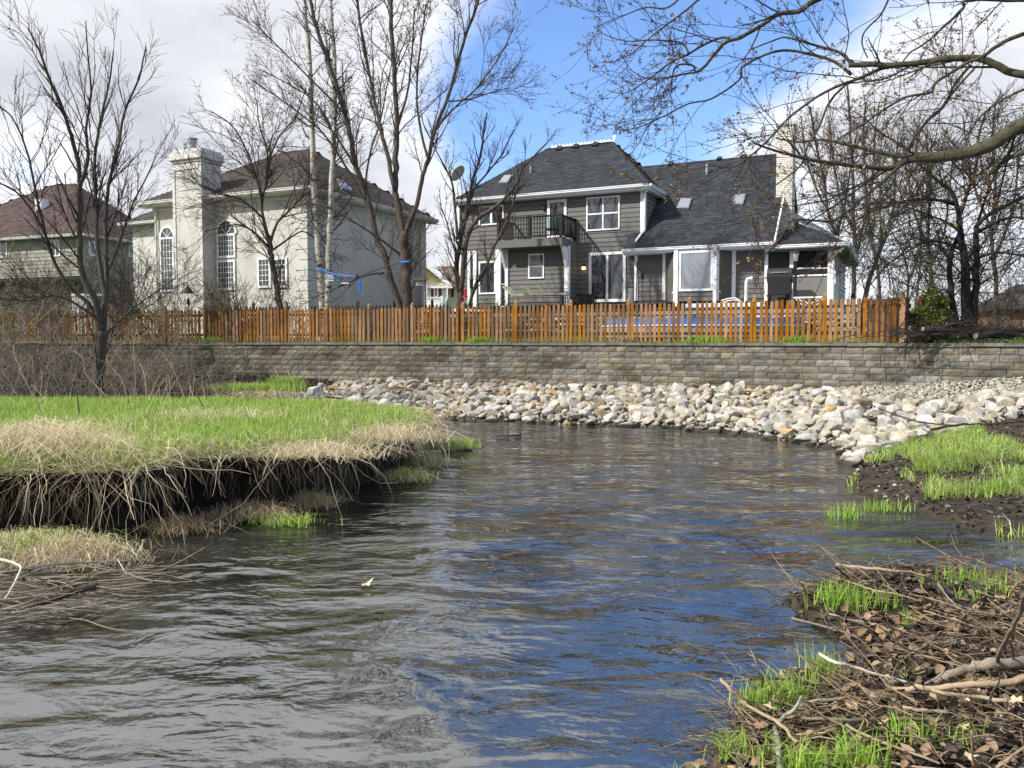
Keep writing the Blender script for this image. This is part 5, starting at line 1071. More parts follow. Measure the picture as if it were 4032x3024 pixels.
make_tree('thick maple forking in a V behind the fence between the houses', 28.8, [([(881, 670), (878, 606), (875, 547), (872, 505)], 23, 19), ([(871, 508), (863, 457), (854, 413), (855, 362), (857, 279), (855, 219), (850, 120), (845, 40), (843, -60)], 15, 8, 0, .5),
    ([(853, 410), (836, 332), (824, 288), (815, 243), (809, 219), (790, 120), (775, 30), (765, -60)], 10, 5, 0, 1), ([(874, 508), (884, 480), (896, 457), (910, 392), (925, 344), (940, 279), (964, 219), (985, 150), (1005, 80), (1030, 10), (1045, -50)], 12, 5, 0, -.8),
    ([(866, 551), (830, 523), (791, 496), (750, 470), (702, 446), (660, 440)], 6, 2, 0, -1), ([(925, 344), (905, 260), (900, 180), (910, 90), (920, 10)], 6, 3, -.3, .6), ([(940, 279), (985, 230), (1030, 190), (1080, 120), (1110, 60)], 5, 2, -.4, -1.2), ([(964, 219), (1010, 215), (1060, 200), (1100, 190)], 4, 2, -.5, -1), ([(857, 279), (880, 200), (890, 110), (895, 20)], 6, 3, .3, .3)],
    6, mb_maple, mb_twig, MSP, buds=[('buds', mbud_r, 3200, (.03, .06), 2)])
make_tree('bare multi stemmed tree in front of the left corner of the grey house', 28.6, [([(994, 668), (989, 620), (986, 576), (995, 517), (1004, 472), (1019, 398), (1037, 338), (1046, 279), (1052, 243)], 15, 3, 0, .4), ([(996, 668), (1000, 577), (1010, 511), (1034, 472), (1075, 443), (1111, 404), (1126, 368), (1147, 344), (1180, 310)], 14, 3, 0, -.8),
    ([(1012, 668), (1028, 615), (1052, 571), (1072, 523), (1099, 472), (1111, 428), (1123, 386)], 9, 3, 0, -.8), ([(989, 517), (983, 457), (977, 398), (962, 362), (941, 323), (930, 280)], 7, 2, 0, 1), ([(1007, 472), (1022, 413), (1052, 374), (1081, 338), (1096, 309), (1111, 279)], 6, 2, .2, 0), ([(989, 560), (975, 520), (965, 480), (950, 440)], 5, 2, 0, .6)],
    7, mb_maple, mb_twigd, spec(up=(.10, .08, .07), dens=(3.0, 3.6, 3.8), L=((.8, 1.9), (.4, 1.1), (.25, .6)), rmin=(.009, .0065, .005), ang=((18, 42), (20, 45), (22, 50))), buds=[('buds', mbud_r, 900, (.03, .05), 2)])
RSP = spec(dens=(3.0, 3.4, 3.4), up=(.09, .06, .05))
make_tree('thin bare tree rising behind the right corner of the screened porch', 40.0, [([(1843, 660), (1846, 550), (1843, 451), (1840, 352), (1835, 240), (1830, 180)], 13, 4, 0, 0), ([(1846, 560), (1870, 470), (1885, 380), (1890, 290), (1900, 220)], 7, 3, 0, .6), ([(1844, 500), (1815, 430), (1800, 340), (1790, 250)], 6, 3, 0, .6)], 8, mb_maple, mb_twig, RSP, buds=[('buds', mbud_t, 1300, (.05, .09), 2)])
make_tree('green mossy trunk leaning right behind the porch and fence', 36.0, [([(1864, 660), (1886, 583), (1906, 527), (1932, 467), (1952, 418), (1975, 340), (1985, 270)], 13, 4), ([(1906, 527), (1900, 450), (1905, 380), (1915, 300)], 6, 2, 0, .5), ([(1932, 467), (1970, 430), (2010, 370), (2030, 300)], 6, 2, 0, 1)], 9, mb_moss, mb_twig, RSP, buds=[('young_leaves', mleaf, 700, (.05, .09), 2)])
make_tree('bare tree directly right of the brick chimney behind the grey house', 44.0, [([(1806, 600), (1806, 514), (1790, 464), (1780, 385), (1764, 319), (1750, 230)], 10, 4), ([(1806, 520), (1825, 440), (1838, 360), (1850, 290)], 6, 3), ([(1790, 460), (1760, 400), (1740, 330), (1730, 250)], 5, 3)], 10, mb_maple, mb_twig, RSP, buds=[('buds', mbud_r, 1400, (.05, .10), 2)])
make_tree('thin twin stemmed tree left of the dark spreading tree', 31.0, [([(1958, 680), (1962, 600), (1948, 540), (1925, 500)], 7, 3), ([(1962, 610), (1985, 540), (1990, 460), (1995, 390)], 7, 3), ([(1975, 680), (1985, 600), (1990, 500)], 5, 3)], 11, mb_maple, mb_twig, RSP, buds=[('young_leaves', mleaf, 500, (.05, .08), 2)])
make_tree('slim grey tree behind the crabapple near the right edge', 42.0, [([(2150, 690), (2150, 600), (2142, 500), (2150, 400), (2145, 300), (2150, 220)], 12, 4), ([(2148, 560), (2180, 480), (2195, 400), (2200, 300)], 7, 3), ([(2145, 500), (2110, 420), (2090, 330), (2080, 250)], 7, 3)], 31, mb_maple, mb_twig, RSP)
make_tree('slim grey tree in the gap between leaning trunk and crabapple', 45.0, [([(2010, 690), (2012, 600), (2005, 500), (2010, 400), (2000, 300)], 10, 4), ([(2010, 580), (2040, 500), (2050, 420), (2060, 330)], 6, 3), ([(2008, 540), (1975, 460), (1960, 380), (1950, 300)], 6, 3)], 32, mb_maple, mb_twig, RSP)
make_tree('slim grey tree between the porch tree and the leaning trunk', 48.0, [([(1900, 690), (1898, 600), (1880, 500), (1870, 400), (1865, 300), (1870, 220)], 10, 4), ([(1890, 560), (1925, 470), (1935, 380), (1940, 290)], 6, 3)], 33, mb_maple, mb_twig, RSP)
CSP = [dict(dens=10.0, L=(1.0, 3.2), ang=(35, 80), up=-.02, jit=.13, k=8, tmin=.15, rr_=.5, rmin=.010, rmax=.02, flat=.5), dict(dens=5.0, L=(.4, 1.2), ang=(30, 65), up=.0, jit=.14, k=5, tmin=.1, rr_=.6, rmin=.0075, rmax=.01), dict(dens=4.2, L=(.2, .55), ang=(30, 70), up=.03, jit=.15, k=4, tmin=.1, rr_=.7, rmin=.006, rmax=.007)]
make_tree('dark wide spreading crabapple with dense twigs behind the wall at the right', 21.5, [([(2092, 712), (2087, 616), (2081, 550), (2074, 500), (2061, 424), (2025, 390), (1980, 350)], 24, 4), ([(2068, 712), (2055, 640), (2052, 560), (2075, 500)], 16, 9, 0, .3), ([(2105, 712), (2108, 610), (2107, 520), (2114, 484), (2160, 450), (2230, 420), (2300, 390)], 17, 5),
    ([(2072, 470), (2095, 400), (2110, 350), (2115, 290), (2130, 240)], 9, 3), ([(2061, 440), (2000, 430), (1930, 440), (1860, 470), (1810, 500)], 8, 2, 0, -1), ([(2114, 500), (2180, 470), (2250, 480)], 8, 3, 0, -1), ([(2080, 540), (2010, 520), (1950, 550), (1900, 580)], 7, 2, 0, -1.2), ([(2108, 560), (2160, 545), (2230, 560), (2290, 590)], 6, 2, 0, -1), ([(2074, 500), (2020, 470), (1960, 480), (1900, 510)], 6, 2, .5, 1.4), ([(2110, 490), (2140, 400), (2180, 330), (2230, 290)], 7, 2, .2, 1)],
    12, mb_dark, mb_twigd, CSP)
# overhanging maple limbs in the near top right
OSP = [dict(dens=3.6, L=(.6, 2.0), ang=(25, 60), up=-.02, jit=.12, k=9, tmin=.1, rr_=.45, rmin=.004, rmax=.014, flat=.2), dict(dens=6.0, L=(.3, .95), ang=(25, 60), up=.06, jit=.15, k=6, tmin=.1, rr_=.6, rmin=.0030, rmax=.006), dict(dens=5.2, L=(.07, .25), ang=(30, 60), up=.15, jit=.15, k=4, tmin=.1, rr_=.75, rmin=.0018, rmax=.003)]
make_tree('near maple reaching in from the right with mossy limbs over the stream', 8.6, [
    ([c10(1400, 540), c10(1268, 668), c10(1150, 735), c10(1050, 790), c10(950, 820), c10(820, 840), c10(700, 845), c10(640, 850)], 34, 20, -.6, 0),
    ([c10(660, 840), c10(560, 828), c10(430, 800), c10(300, 768), c10(180, 748), c10(60, 760), c10(-60, 740)], 12, 4, 0, .6), ([c10(645, 855), c10(560, 900), c10(430, 895), c10(300, 880), c10(150, 860), c10(0, 825), c9(1000, 800), c9(900, 760)], 13, 4, 0, -.4),
    ([c10(640, 850), c10(590, 900), c10(480, 1000), c10(380, 1080), c10(250, 1180), c4(1340, 860), c4(1260, 960), c4(1160, 1080)], 9, 3, 0, -.5), ([c10(650, 800), c10(740, 660), c10(820, 590), c10(900, 480), c10(1000, 370)], 7, 5, .1, .6),
    ([c10(1400, 430), c10(1268, 400), c10(1180, 380), c10(1080, 330), c10(1000, 310), c10(850, 315), c10(720, 335), c10(560, 350), c10(440, 345), c10(330, 350)], 17, 11, -.3, .3), ([c10(340, 345), c10(300, 290), c10(220, 260), c10(140, 240), c10(0, 200), c9(1020, 215), c9(880, 270)], 8, 3, .3, .6),
    ([c10(620, 345), c10(500, 370), c10(400, 415), c10(330, 440), c10(230, 480), c10(120, 545), c10(0, 640), c4(1130, 300), c4(960, 440), c4(780, 530), c4(600, 640)], 9, 3, .3, -.3), ([c10(340, 400), c10(250, 330), c10(120, 290), c10(0, 270), c9(980, 290), c9(850, 360), c9(830, 430), c9(680, 530), c9(560, 555), c9(430, 620), c9(300, 680), c9(190, 700)], 8, 2.5, .3, 1),
    ([c10(330, 440), c10(230, 540), c10(160, 700), c10(100, 800), c10(60, 900), c4(1080, 700), c4(980, 860), c4(830, 900)], 6, 2, .2, -.6), ([c10(1268, 180), c10(1150, 230), c10(1050, 300), c10(960, 340), c10(800, 440), c10(770, 495), c10(640, 520), c10(500, 600), c10(400, 670), c10(280, 740)], 9, 4, -.4, .3),
    ([c10(1400, 0), c10(1180, 0), c10(960, 0), c10(940, 50), c10(840, 140), c10(740, 230), c10(660, 280), c10(620, 330)], 9, 3, 0, .4), ([c9(1400, -80), c9(1224, 10), c9(1150, 60), c9(1040, 75), c9(960, 130), c9(840, 200), c9(760, 225), c9(690, 300), c9(650, 350), c9(600, 385), c9(580, 350), c9(500, 350), c9(470, 420), c9(470, 500)], 13, 3, .2, .8),
    ([c9(800, 215), c9(740, 200), c9(640, 240), c9(560, 290), c9(470, 330), c9(390, 390), c9(310, 450), c9(210, 500), c9(120, 480)], 7, 2, .4, 1.2), ([c9(610, 385), c9(520, 400), c9(420, 420), c9(330, 420), c9(240, 370)], 5, 2, .6, 1), ([c9(560, 285), c9(520, 230), c9(400, 215), c9(330, 215), c9(230, 220), c9(120, 190), c9(50, 140)], 5, 2, .6, 1.2),
    ([c9(700, -80), c9(600, 10), c9(500, 90), c9(420, 150), c9(330, 220), c9(250, 290), c9(160, 330)], 6, 2, .4, 1), ([c9(560, -60), c9(450, 40), c9(330, 40), c9(220, 80), c9(120, 130)], 5, 2, .4, 1), ([c10(1268, 480), c10(1180, 520), c10(1060, 600), c10(980, 700), c10(900, 800)], 7, 3, -.3, .2), ([c10(1268, 815), c10(1180, 850), c10(1120, 900), c10(1060, 960)], 12, 6, -.5, 0),
    ([c10(980, 350), c10(900, 450), c10(840, 560), c10(760, 640), c10(690, 720), c10(650, 800)], 7, 4, .1, .4), ([c10(540, 0), c10(500, 80), c10(420, 160), c10(400, 230), c10(430, 310)], 5, 3, .6, .3)],
    13, mb_limb, mb_twigd, OSP, buds=[('flower_clusters', mbud_r, 3600, (.012, .024), 4), ('young_samaras', mbud_g, 420, (.02, .04), 6)], name='overhanging_maple', wob=.25, tubes=12)

# shrubs and brush
def shrub(label, px, py, Y, h, n, seed, mt=None, buds=None, lean=0, spread=.5, name='shrub', w=(.006, .013), dens=(3.0, 4.5), group=None, cat='shrub', k0=8, zb=None, L1=.45, wide=.25):
    rg = np.random.default_rng(seed); b0 = atY(px, py, Y)
    if zb is None and Y > 23: zb = 2.0; h = h + .8
    if zb is not None: b0.z = zb
    root = empty(name, b0, 0, label, cat, group); bo = np.array(b0)
    base = np.c_[rg.normal(0, wide, n), rg.normal(0, wide, n), np.zeros(n)]; d = unit(np.c_[rg.normal(lean, spread, n), rg.normal(0, spread, n), np.ones(n)]); H_ = h * rg.uniform(.55, 1, n)
    P = np.zeros((n, k0, 3)); cur = base; P[:, 0] = cur
    for q in range(1, k0): d = unit(d + rg.normal(size=(n, 3)) * .13); cur = cur + d * (H_ / (k0 - 1))[:, None]; P[:, q] = cur
    r0 = rg.uniform(w[0], w[1], n); Rd = r0[:, None] * np.linspace(1, .4, k0)[None]; tw = Twigs(); tw.add(P, Rd)
    P2, R2 = sprout(rg, P, Rd, dens[0], (L1 * h * .5, L1 * h), (25, 65), .04, .15, 6, rr_=.6, rmin=.006, tmin=.2); tw.add(P2, R2)
    P3, R3 = sprout(rg, P2, R2, dens[1], (.12, .4), (25, 65), .05, .15, 4, rr_=.7, rmin=.005); tw.add(P3, R3); tw.build('stems', mt or mb_twig, root, kind='stuff')
    for (bn, bm_, cnt, size, cl) in (buds or []): flecks(rg, bn, P3 if len(P3) else P2, cnt, size, bm_, root, cl)
    return root
TH = 'bare shrubs of the thicket along the left part of the fence'
for i, (px, Y, h, n, lab) in enumerate([(10, 28, 3.0, 14, 'bare thicket shrub at the far left edge behind the fence'), (58, 30, 2.6, 12, 'bare thicket shrub below the first window of the tan house'), (105, 27.5, 3.3, 12, 'tall bare thicket shrub left of the multi stemmed tree'), (150, 31, 2.4, 12, 'bare shrub in front of the white deck stairs'),
        (262, 27.5, 3.4, 14, 'tall bare shrub right of the multi stemmed tree before the tan house'), (300, 30.5, 3.6, 14, 'bare shrub before the gap between tan and beige houses'), (350, 30, 2.8, 14, 'bare shrub below the left arched window of the beige house'),
        (500, 30.5, 2.0, 12, 'bare shrub below the tall arched window of the beige house'), (545, 30, 1.8, 10, 'low bare shrub left of the small crooked tree'), (640, 30, 1.7, 10, 'low bare shrub right of the small crooked tree at the quoins')]):
    shrub(lab, px, 668, Y, h * 1.15, int(n * 1.9), 50 + i, [mb_scrub, mb_twigd, mb_twig][i % 3], group=TH, w=(.009, .018), wide=.6, buds=[('buds', mbud_t, 160, (.03, .05), 1)])
shrub('yellow green budding shrub between chimney and tall arched window', 470, 668, 30.3, 1.5, 26, 70, mb_twigl, buds=[('young_leaves', mleaf, 1500, (.03, .06), 1)], spread=.4)
shrub('greenish budding hedge tuft before the bay of the grey house', 1068, 662, 30.0, 1.0, 30, 71, mb_twigl, buds=[('young_leaves', mleaf, 1500, (.03, .06), 1)], spread=.4)
shrub('olive leafed shrub in front of the fence at the left edge', 25, 760, 25.5, 1.5, 30, 72, mb_twigl, buds=[('young_leaves', mleaf, 2600, (.03, .06), 1)], spread=.6, wide=.9)
shrub('olive leafed shrub in front of the fence right of the bank tree', 330, 745, 26.5, 1.2, 24, 73, mb_twigl, buds=[('young_leaves', mleaf, 1100, (.03, .06), 1)], spread=.6, wide=.6)
for i, (px, Y, h, lab, mt) in enumerate([(1950, 25, 1.7, 'brownish brush against the dark side fence', mb_twig), (2150, 24, 2.2, 'grey brown brush right of the spreading crabapple', mb_twig), (2205, 23, 2.6, 'brown brush at the right edge below the brick house', mb_twig), (2020, 28, 2.6, 'bare brush behind the green bush', mb_twig), (2110, 30, 3.4, 'bare brush far behind the spreading crabapple', mb_twig), (1900, 34, 2.0, 'dark bramble arching over behind the right end of the fence', mb_twigd)]):
    shrub(lab, px, 700, Y, h, 22, 80 + i, mt, spread=.6, wide=.8, dens=(3.5, 5), buds=[('buds', mbud_t, 300, (.03, .05), 1)])
# brush and stems on the dark far bank at the left
FB = 'leafless bushes on the dark bank below the wall'
for i, (px, py, Y, h) in enumerate([(15, 850, 20.8, 1.7), (75, 850, 21.2, 1.9), (130, 845, 21.6, 1.7), (260, 850, 21, 1.8), (320, 840, 21.8, 1.4), (390, 845, 21.3, 1.2), (470, 845, 21.5, 1.0), (-40, 820, 22.5, 2.2), (180, 800, 24, 1.8), (40, 790, 24.5, 1.9), (110, 790, 25, 1.8), (300, 790, 25, 1.4)]):
    P_ = atY(px, py, Y); lb = ['low bare bush at the left edge of the dark bank', 'bare bush with arching stems left of the bank tree', 'tangled bare bush just left of the bank tree trunk', 'tangled bare bush just right of the bank tree trunk', 'arching bare bush under the left end of the block wall', 'low bare bush under the wall left of the grass patch', 'small bare bush nearest the green grass patch by the wall', 'tall bare bush cut by the left picture edge', 'bare bush directly behind the bank tree trunk', 'bare bush high on the bank at far left', 'bare bush high on the bank between far left and tree', 'bare bush high on the bank under the wall end'][i]
    shrub(lb, px, py, Y, h, 34, 100 + i, [mb_scrub, mb_twig, mb_scrub][i % 3], spread=.85, w=(.007, .014), wide=.8, group=FB, zb=tz(P_.x, P_.y) - .03, dens=(2.6, 3.5), name='bank_shrub')
shrub('clump of brown dead stems against the block wall', 573, 815, 26.5, .75, 34, 130, mb_twig, spread=.35, wide=.12, zb=.55)
# evergreen bush
def leafy(label, P, rx, rz, n, seed, m, name='evergreen_bush', size=(.05, .1)):
    rg = np.random.default_rng(seed); root = empty(name, P, 0, label, 'bush'); d = unit(rg.normal(size=(n, 3))); r = rg.uniform(.45, 1, (n, 1)) ** .5; bump_ = 1 + .25 * np.sin(d[:, :1] * 7 + seed) * np.cos(d[:, 2:] * 6)
    c = d * r * bump_ * np.array([rx, rx, rz]) + np.array([0, 0, rz]); c[:, :2] *= (1.1 - .45 * c[:, 2:3] / (2 * rz)); sz = rg.uniform(*size, (n, 1)); a = unit(rg.normal(size=c.shape) + np.array([0, 0, .6])); b = unit(np.cross(a, rg.normal(size=c.shape)))
    V = np.stack([c - a * sz * .6, c + b * sz * .3, c + a * sz * .6, c - b * sz * .3], 1); g = rg.uniform(.5, 1.4, (n, 1, 1)) * np.ones((n, 4, 3)); npmesh('foliage', V.reshape(-1, 3), np.arange(n * 4).reshape(-1, 4), m, g.reshape(-1, 3), parent=root, kind='stuff')
    MB().tube([(0, 0, -.1), (.02, 0, rz)], .03, 6).build('stem', mb_dark, root); return root
mev = mat('evergreen_leaf', (.14, .17, .03), rough=.7, attr=True)
P_ = atY(2008, 728, 21.6); P_.z = 1.9; leafy('dense yellow green evergreen bush right of the dark side fence', P_, .58, .72, 8000, 7, mev)
P_ = atY(960, 650, 95); P_.z = 2; leafy('small green tree showing above the roof of the yellow house', P_, 1.3, 2.6, 2500, 8, mleaf, 'distant_tree', (.3, .5))
P_ = atY(905, 650, 110); P_.z = 2; leafy('faint green treetop left of the small green tree over the yellow roof', P_, 1.5, 2.2, 1200, 9, mleaf, 'distant_tree', (.3, .5))
for nm in ('distant_tree', 'distant_tree.001'):
    if nm in bpy.data.objects: bpy.data.objects[nm]['category'] = 'tree'
# wood on the far side of the meadow behind the viewer: seen only mirrored in the windows and the glass doors
rg = np.random.default_rng(99); tw = Twigs(); n_ = 26; Lb = []; Rb = []
for i in range(n_):
    a = rg.uniform(-2.6, 1.2); x0 = -34 + i * 3.2 + rg.normal(0, 1.5); y0 = -30 - abs(rg.normal(0, 4)) + .5 * max(0, -x0 - 10) * -.2; h = rg.uniform(13, 22); k = 12
    for f_ in range(4):
        cur = np.array([x0, y0, 0.]); d = unit(np.array([rg.normal(0, .16), rg.normal(0, .16), 1.])); pts = [cur]
        for q in range(1, k): d = unit(d + rg.normal(size=3) * .1 + np.array([0, 0, .05])); cur = cur + d * h / k; pts.append(cur)
        Lb.append(pts); Rb.append(np.linspace(.24, .06, k))
P = np.array(Lb); Rd = np.array(Rb); tw.add(P, Rd); P, Rd = sprout(rg, P, Rd, 1.2, (2, 4.5), (25, 55), .06, .12, 7, rmin=.06, tmin=.2); tw.add(P, Rd); P, Rd = sprout(rg, P, Rd, 1.8, (.8, 2.4), (25, 60), .05, .14, 5, rmin=.035); tw.add(P, Rd)
tag(tw.build('far_wood', mb_twig, None, kind='stuff'), 'bare wood across the meadow mirrored in the window panes')
# bramble thicket massed on the dark far bank
rg = np.random.default_rng(123); n_ = 1300; x = rg.uniform(-21, -8.2, n_); y = rg.uniform(19.4, 28.5, n_); k = (y < wallY(x) - .3) & (sd(x, y, POLY_B) > .1) & (rg.random(n_) < np.clip((-x - 8.0) / 3, .2, 1)); x, y = x[k], y[k]; n_ = len(x)
P = np.zeros((n_, 9, 3)); cur = np.c_[x, y, terrain(x, y)]; P[:, 0] = cur; d = unit(np.c_[rg.normal(0, .7, n_), rg.normal(0, .5, n_), np.ones(n_)]); hh = rg.uniform(.6, 2.9, n_)[:, None] / 8 * np.clip((-x - 5)[:, None] / 6, .4, 1.15)
for q in range(1, 9): d = unit(d + rg.normal(size=(n_, 3)) * .16 + np.array([0, 0, -.09])); cur = cur + d * hh; P[:, q] = cur
Rd = np.linspace(1, .45, 9)[None] * rg.uniform(.005, .013, (n_, 1)); tw = Twigs(); tw.add(P, Rd); P2, R2 = sprout(rg, P, Rd, 1.8, (.2, 1.0), (25, 65), .0, .16, 5, rmin=.0045); tw.add(P2, R2)
tag(tw.build('bramble_thicket', mb_scrub, None, kind='stuff'), 'tangled bare brambles covering the dark far bank on the left')
# ------------------------------------------------------------------ meadow bank: turf, undercut face, roots
def topA(X, Y):
    a = sd(X, Y, POLY_A); tip = sstep(-3.2, -1.0, X) * sstep(2.4, .2, a)
    return .80 + .05 * fbm(X, Y, 1.3, 5) - .12 * tip - .10 * np.exp(-np.clip(a, 0, 9) / .10)
mturf = mat('turf', (.10, .12, .035), (.16, .20, .05), 2.5, .95, .8, 30, gen=True, c3_=(.22, .18, .09))
gx_ = np.arange(-13, -.2, .07); gy_ = np.arange(7, 19, .07); X, Y = np.meshgrid(gx_, gy_); A_ = sd(X, Y, POLY_A); Z = topA(X, Y); ins = A_ > -.06
nx = len(gx_); i = np.arange((len(gy_) - 1) * (nx - 1)); k = (i // (nx - 1)) * nx + i % (nx - 1); Q = np.stack([k, k + 1, k + nx + 1, k + nx], 1); Q = Q[ins.ravel()[Q].all(1)]
npmesh('meadow_turf', np.stack([X.ravel(), Y.ravel(), Z.ravel()], 1), Q, mturf, kind='structure', smooth=True)
npmesh('turf_underside', np.stack([X.ravel(), Y.ravel(), Z.ravel() - .09], 1), Q[A_.ravel()[Q].max(1) < .9], ground_mat(), kind='structure')
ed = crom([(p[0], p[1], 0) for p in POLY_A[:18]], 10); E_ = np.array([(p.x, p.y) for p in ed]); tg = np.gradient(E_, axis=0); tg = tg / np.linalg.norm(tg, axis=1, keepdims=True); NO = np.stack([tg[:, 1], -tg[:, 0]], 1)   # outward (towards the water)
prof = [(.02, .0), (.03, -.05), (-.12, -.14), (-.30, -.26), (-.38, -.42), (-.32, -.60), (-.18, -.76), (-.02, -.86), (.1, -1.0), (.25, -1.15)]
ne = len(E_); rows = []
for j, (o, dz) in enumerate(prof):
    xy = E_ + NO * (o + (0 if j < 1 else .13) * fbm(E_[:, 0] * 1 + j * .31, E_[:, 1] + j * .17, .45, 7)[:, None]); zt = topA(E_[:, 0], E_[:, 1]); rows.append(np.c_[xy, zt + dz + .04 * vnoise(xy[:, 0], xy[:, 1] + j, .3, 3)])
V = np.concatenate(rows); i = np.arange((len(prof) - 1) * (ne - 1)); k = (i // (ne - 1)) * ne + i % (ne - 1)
npmesh('bank_face', V, np.stack([k, k + 1, k + ne + 1, k + ne], 1), mat('dark_soil', (.006, .005, .004), (.018, .013, .009), 7, .85, .9, 25, gen=True, c3_=(.035, .026, .018)), kind='structure', smooth=True)  # undercut face in a nearly black soil tone

def blades(name, X, Y, Z, h, w, m, seed, cols, label=None, lean=.35, bend=.5, parent=None, kind='stuff', dirn=None, origin=None):
    rg = np.random.default_rng(seed); n = len(X); hh = rg.uniform(h[0], h[1], n)[:, None]; az = rg.uniform(0, 6.28, n); s = np.c_[np.cos(az), np.sin(az), np.zeros(n)]
    la = rg.uniform(0, 6.28, n); l = np.c_[np.cos(la), np.sin(la), np.zeros(n)] * (np.abs(rg.normal(0, lean, n)) if lean < .8 else rg.uniform(.35, 2.3, n) * lean)[:, None]
    if dirn is not None: l = l + np.asarray(dirn)
    B = np.c_[X, Y, Z]; up = np.array([[0, 0, 1.]]); M_ = B + (up + l * .5) * hh * .55; T_ = B + (up * np.clip(1 - bend * np.linalg.norm(l, axis=1, keepdims=True) * .6, .06, 1) + l * 1.3) * hh; ww = rg.uniform(w[0], w[1], n)[:, None]
    V = np.stack([B - s * ww * .5, B + s * ww * .5, M_ - s * ww * .42, M_ + s * ww * .42, T_], 1)
    if origin is not None: V = V - np.array(origin)
    Fc = (np.array([(0, 1, 3), (0, 3, 2), (2, 3, 4)])[None] + (np.arange(n) * 5)[:, None, None]).reshape(-1, 3)
    c = np.array(cols)[rg.integers(0, len(cols), n)] * rg.uniform(.75, 1.25, (n, 1)); C = np.repeat(c, 5, 0)
    o = npmesh(name, V.reshape(-1, 3), Fc, m, C, parent=parent, kind=kind); return tag(o, label)
mgr = bpy.data.materials.new('grass_blade'); mgr.use_nodes = True; t = mgr.node_tree; b_ = t.nodes['Principled BSDF']; at = t.nodes.new('ShaderNodeAttribute'); at.attribute_name = 'Col'
b_.inputs['Roughness'].default_value = .6; b_.inputs['Specular IOR Level'].default_value = .25
tr_ = t.nodes.new('ShaderNodeBsdfTranslucent'); ms = t.nodes.new('ShaderNodeMixShader'); ms.inputs[0].default_value = .35; t.links.new(at.outputs['Color'], b_.inputs['Base Color']); t.links.new(at.outputs['Color'], tr_.inputs['Color'])
t.links.new(b_.outputs[0], ms.inputs[1]); t.links.new(tr_.outputs[0], ms.inputs[2]); t.links.new(ms.outputs[0], t.nodes['Material Output'].inputs[0])
GREEN = [(.25, .40, .05), (.32, .50, .07), (.18, .32, .04), (.40, .55, .12), (.48, .50, .20)]; STRAW = [(.60, .50, .30), (.70, .60, .40), (.50, .39, .22), (.78, .71, .52)]; DSTR = [(.24, .18, .11), (.36, .28, .18), (.48, .38, .25)]
rgn = np.random.default_rng(5)
def scatter(n, bx, test):
    x = rgn.uniform(bx[0], bx[1], n); y = rgn.uniform(bx[2], bx[3], n); k = test(x, y); return x[k], y[k]
x, y = scatter(240000, (-13, -.3, 7, 18.7), lambda x, y: (sd(x, y, POLY_A) > -.02) & (x > -.66 * y - 1.0)); dns = fbm(x, y, 1.6, 12) + .5 * np.clip(sd(x, y, POLY_A) - .5, -.5, .5)
k = (dns * .55 + rgn.uniform(-.5, .5, len(x))) > -.34; blades('meadow_grass', x[k], y[k], topA(x[k], y[k]), (.05, .20), (.006, .013), mgr, 1, GREEN, 'bright green spring grass covering the top of the left bank', .45, .6)
k = ~k; blades('dry_grass', x[k][::4], y[k][::4], topA(x[k][::4], y[k][::4]), (.05, .24), (.004, .009), mgr, 2, STRAW, 'straw coloured dead grass matted among the green on the bank', 1.5, 1.0)
x, y = scatter(17000, (-13, -.3, 7, 15), lambda x, y: (sd(x, y, POLY_A) > -.06) & (sd(x, y, POLY_A) < .75)); k = rgn.random(len(x)) < np.clip(1.1 - 1.2 * sd(x, y, POLY_A), .1, 1)
blades('edge_thatch', x[k], y[k], topA(x[k], y[k]) - .02, (.10, .34), (.004, .009), mgr, 3, STRAW + DSTR, 'tangled dead thatch along the lip of the undercut bank', 1.3, 1.4, dirn=(.1, -.3, -.2))
# hanging stems and roots over the dark face
def hang(name, n, L, seed, m, label, out_=(.05, .5), rw=.003, zoff=(0, .0), rng_=(0, 1), sag=.55):
    rg = np.random.default_rng(seed); i = rg.integers(int(ne * rng_[0]), int(ne * rng_[1]) - 1, n); b = E_[i] - NO[i] * rg.uniform(-.03, .25, (n, 1)); z = topA(b[:, 0], b[:, 1]) + .02 - rg.uniform(zoff[0], zoff[1], n); k_ = 7
    side = tg[i] * rg.normal(0, 1.2, (n, 1)); o = NO[i] * rg.uniform(out_[0], out_[1], (n, 1)); d = np.c_[o + side, rg.uniform(-.1, .5, n)]; d = unit(d); Ln = rg.uniform(L[0], L[1], n)[:, None] / (k_ - 1)
    Ln = Ln * (.35 + 1.3 * np.abs(vnoise(b[:, 0], b[:, 1], .5, seed)) * 2)[:, None]
    P = np.zeros((n, k_, 3)); P[:, 0] = np.c_[b, z]; cur = P[:, 0]
    for q in range(1, k_): d = unit(d + np.array([0, 0, -sag]) + rg.normal(size=(n, 3)) * .27); cur = cur + d * Ln; cur[:, 2] = np.maximum(cur[:, 2], .01); P[:, q] = cur
    tw = Twigs(); tw.add(P, np.linspace(1, .45, k_)[None] * rg.uniform(.6, 1.2, (n, 1)) * rw); return tag(tw.build(name, m, None, kind='stuff'), label)
mstraw = mat('straw', (.38, .30, .18), (.66, .57, .40), 3, .85, gen=True); mstrawd = mat('straw_dull', (.14, .10, .065), (.28, .21, .14), 3, .9, gen=True); mred_ = mat('red_stem', (.12, .03, .025), (.2, .06, .045), 3, .8, gen=True)
hang('hanging_straw', 520, (.18, .75), 11, mstraw, 'pale dead stems drooping over the undercut bank', rng_=(0, .92)); hang('hanging_roots', 650, (.15, .7), 12, mstrawd, 'brown roots hanging in front of the dark undercut', (0, .25), .0028, (.05, .25), (0, .95), .9)
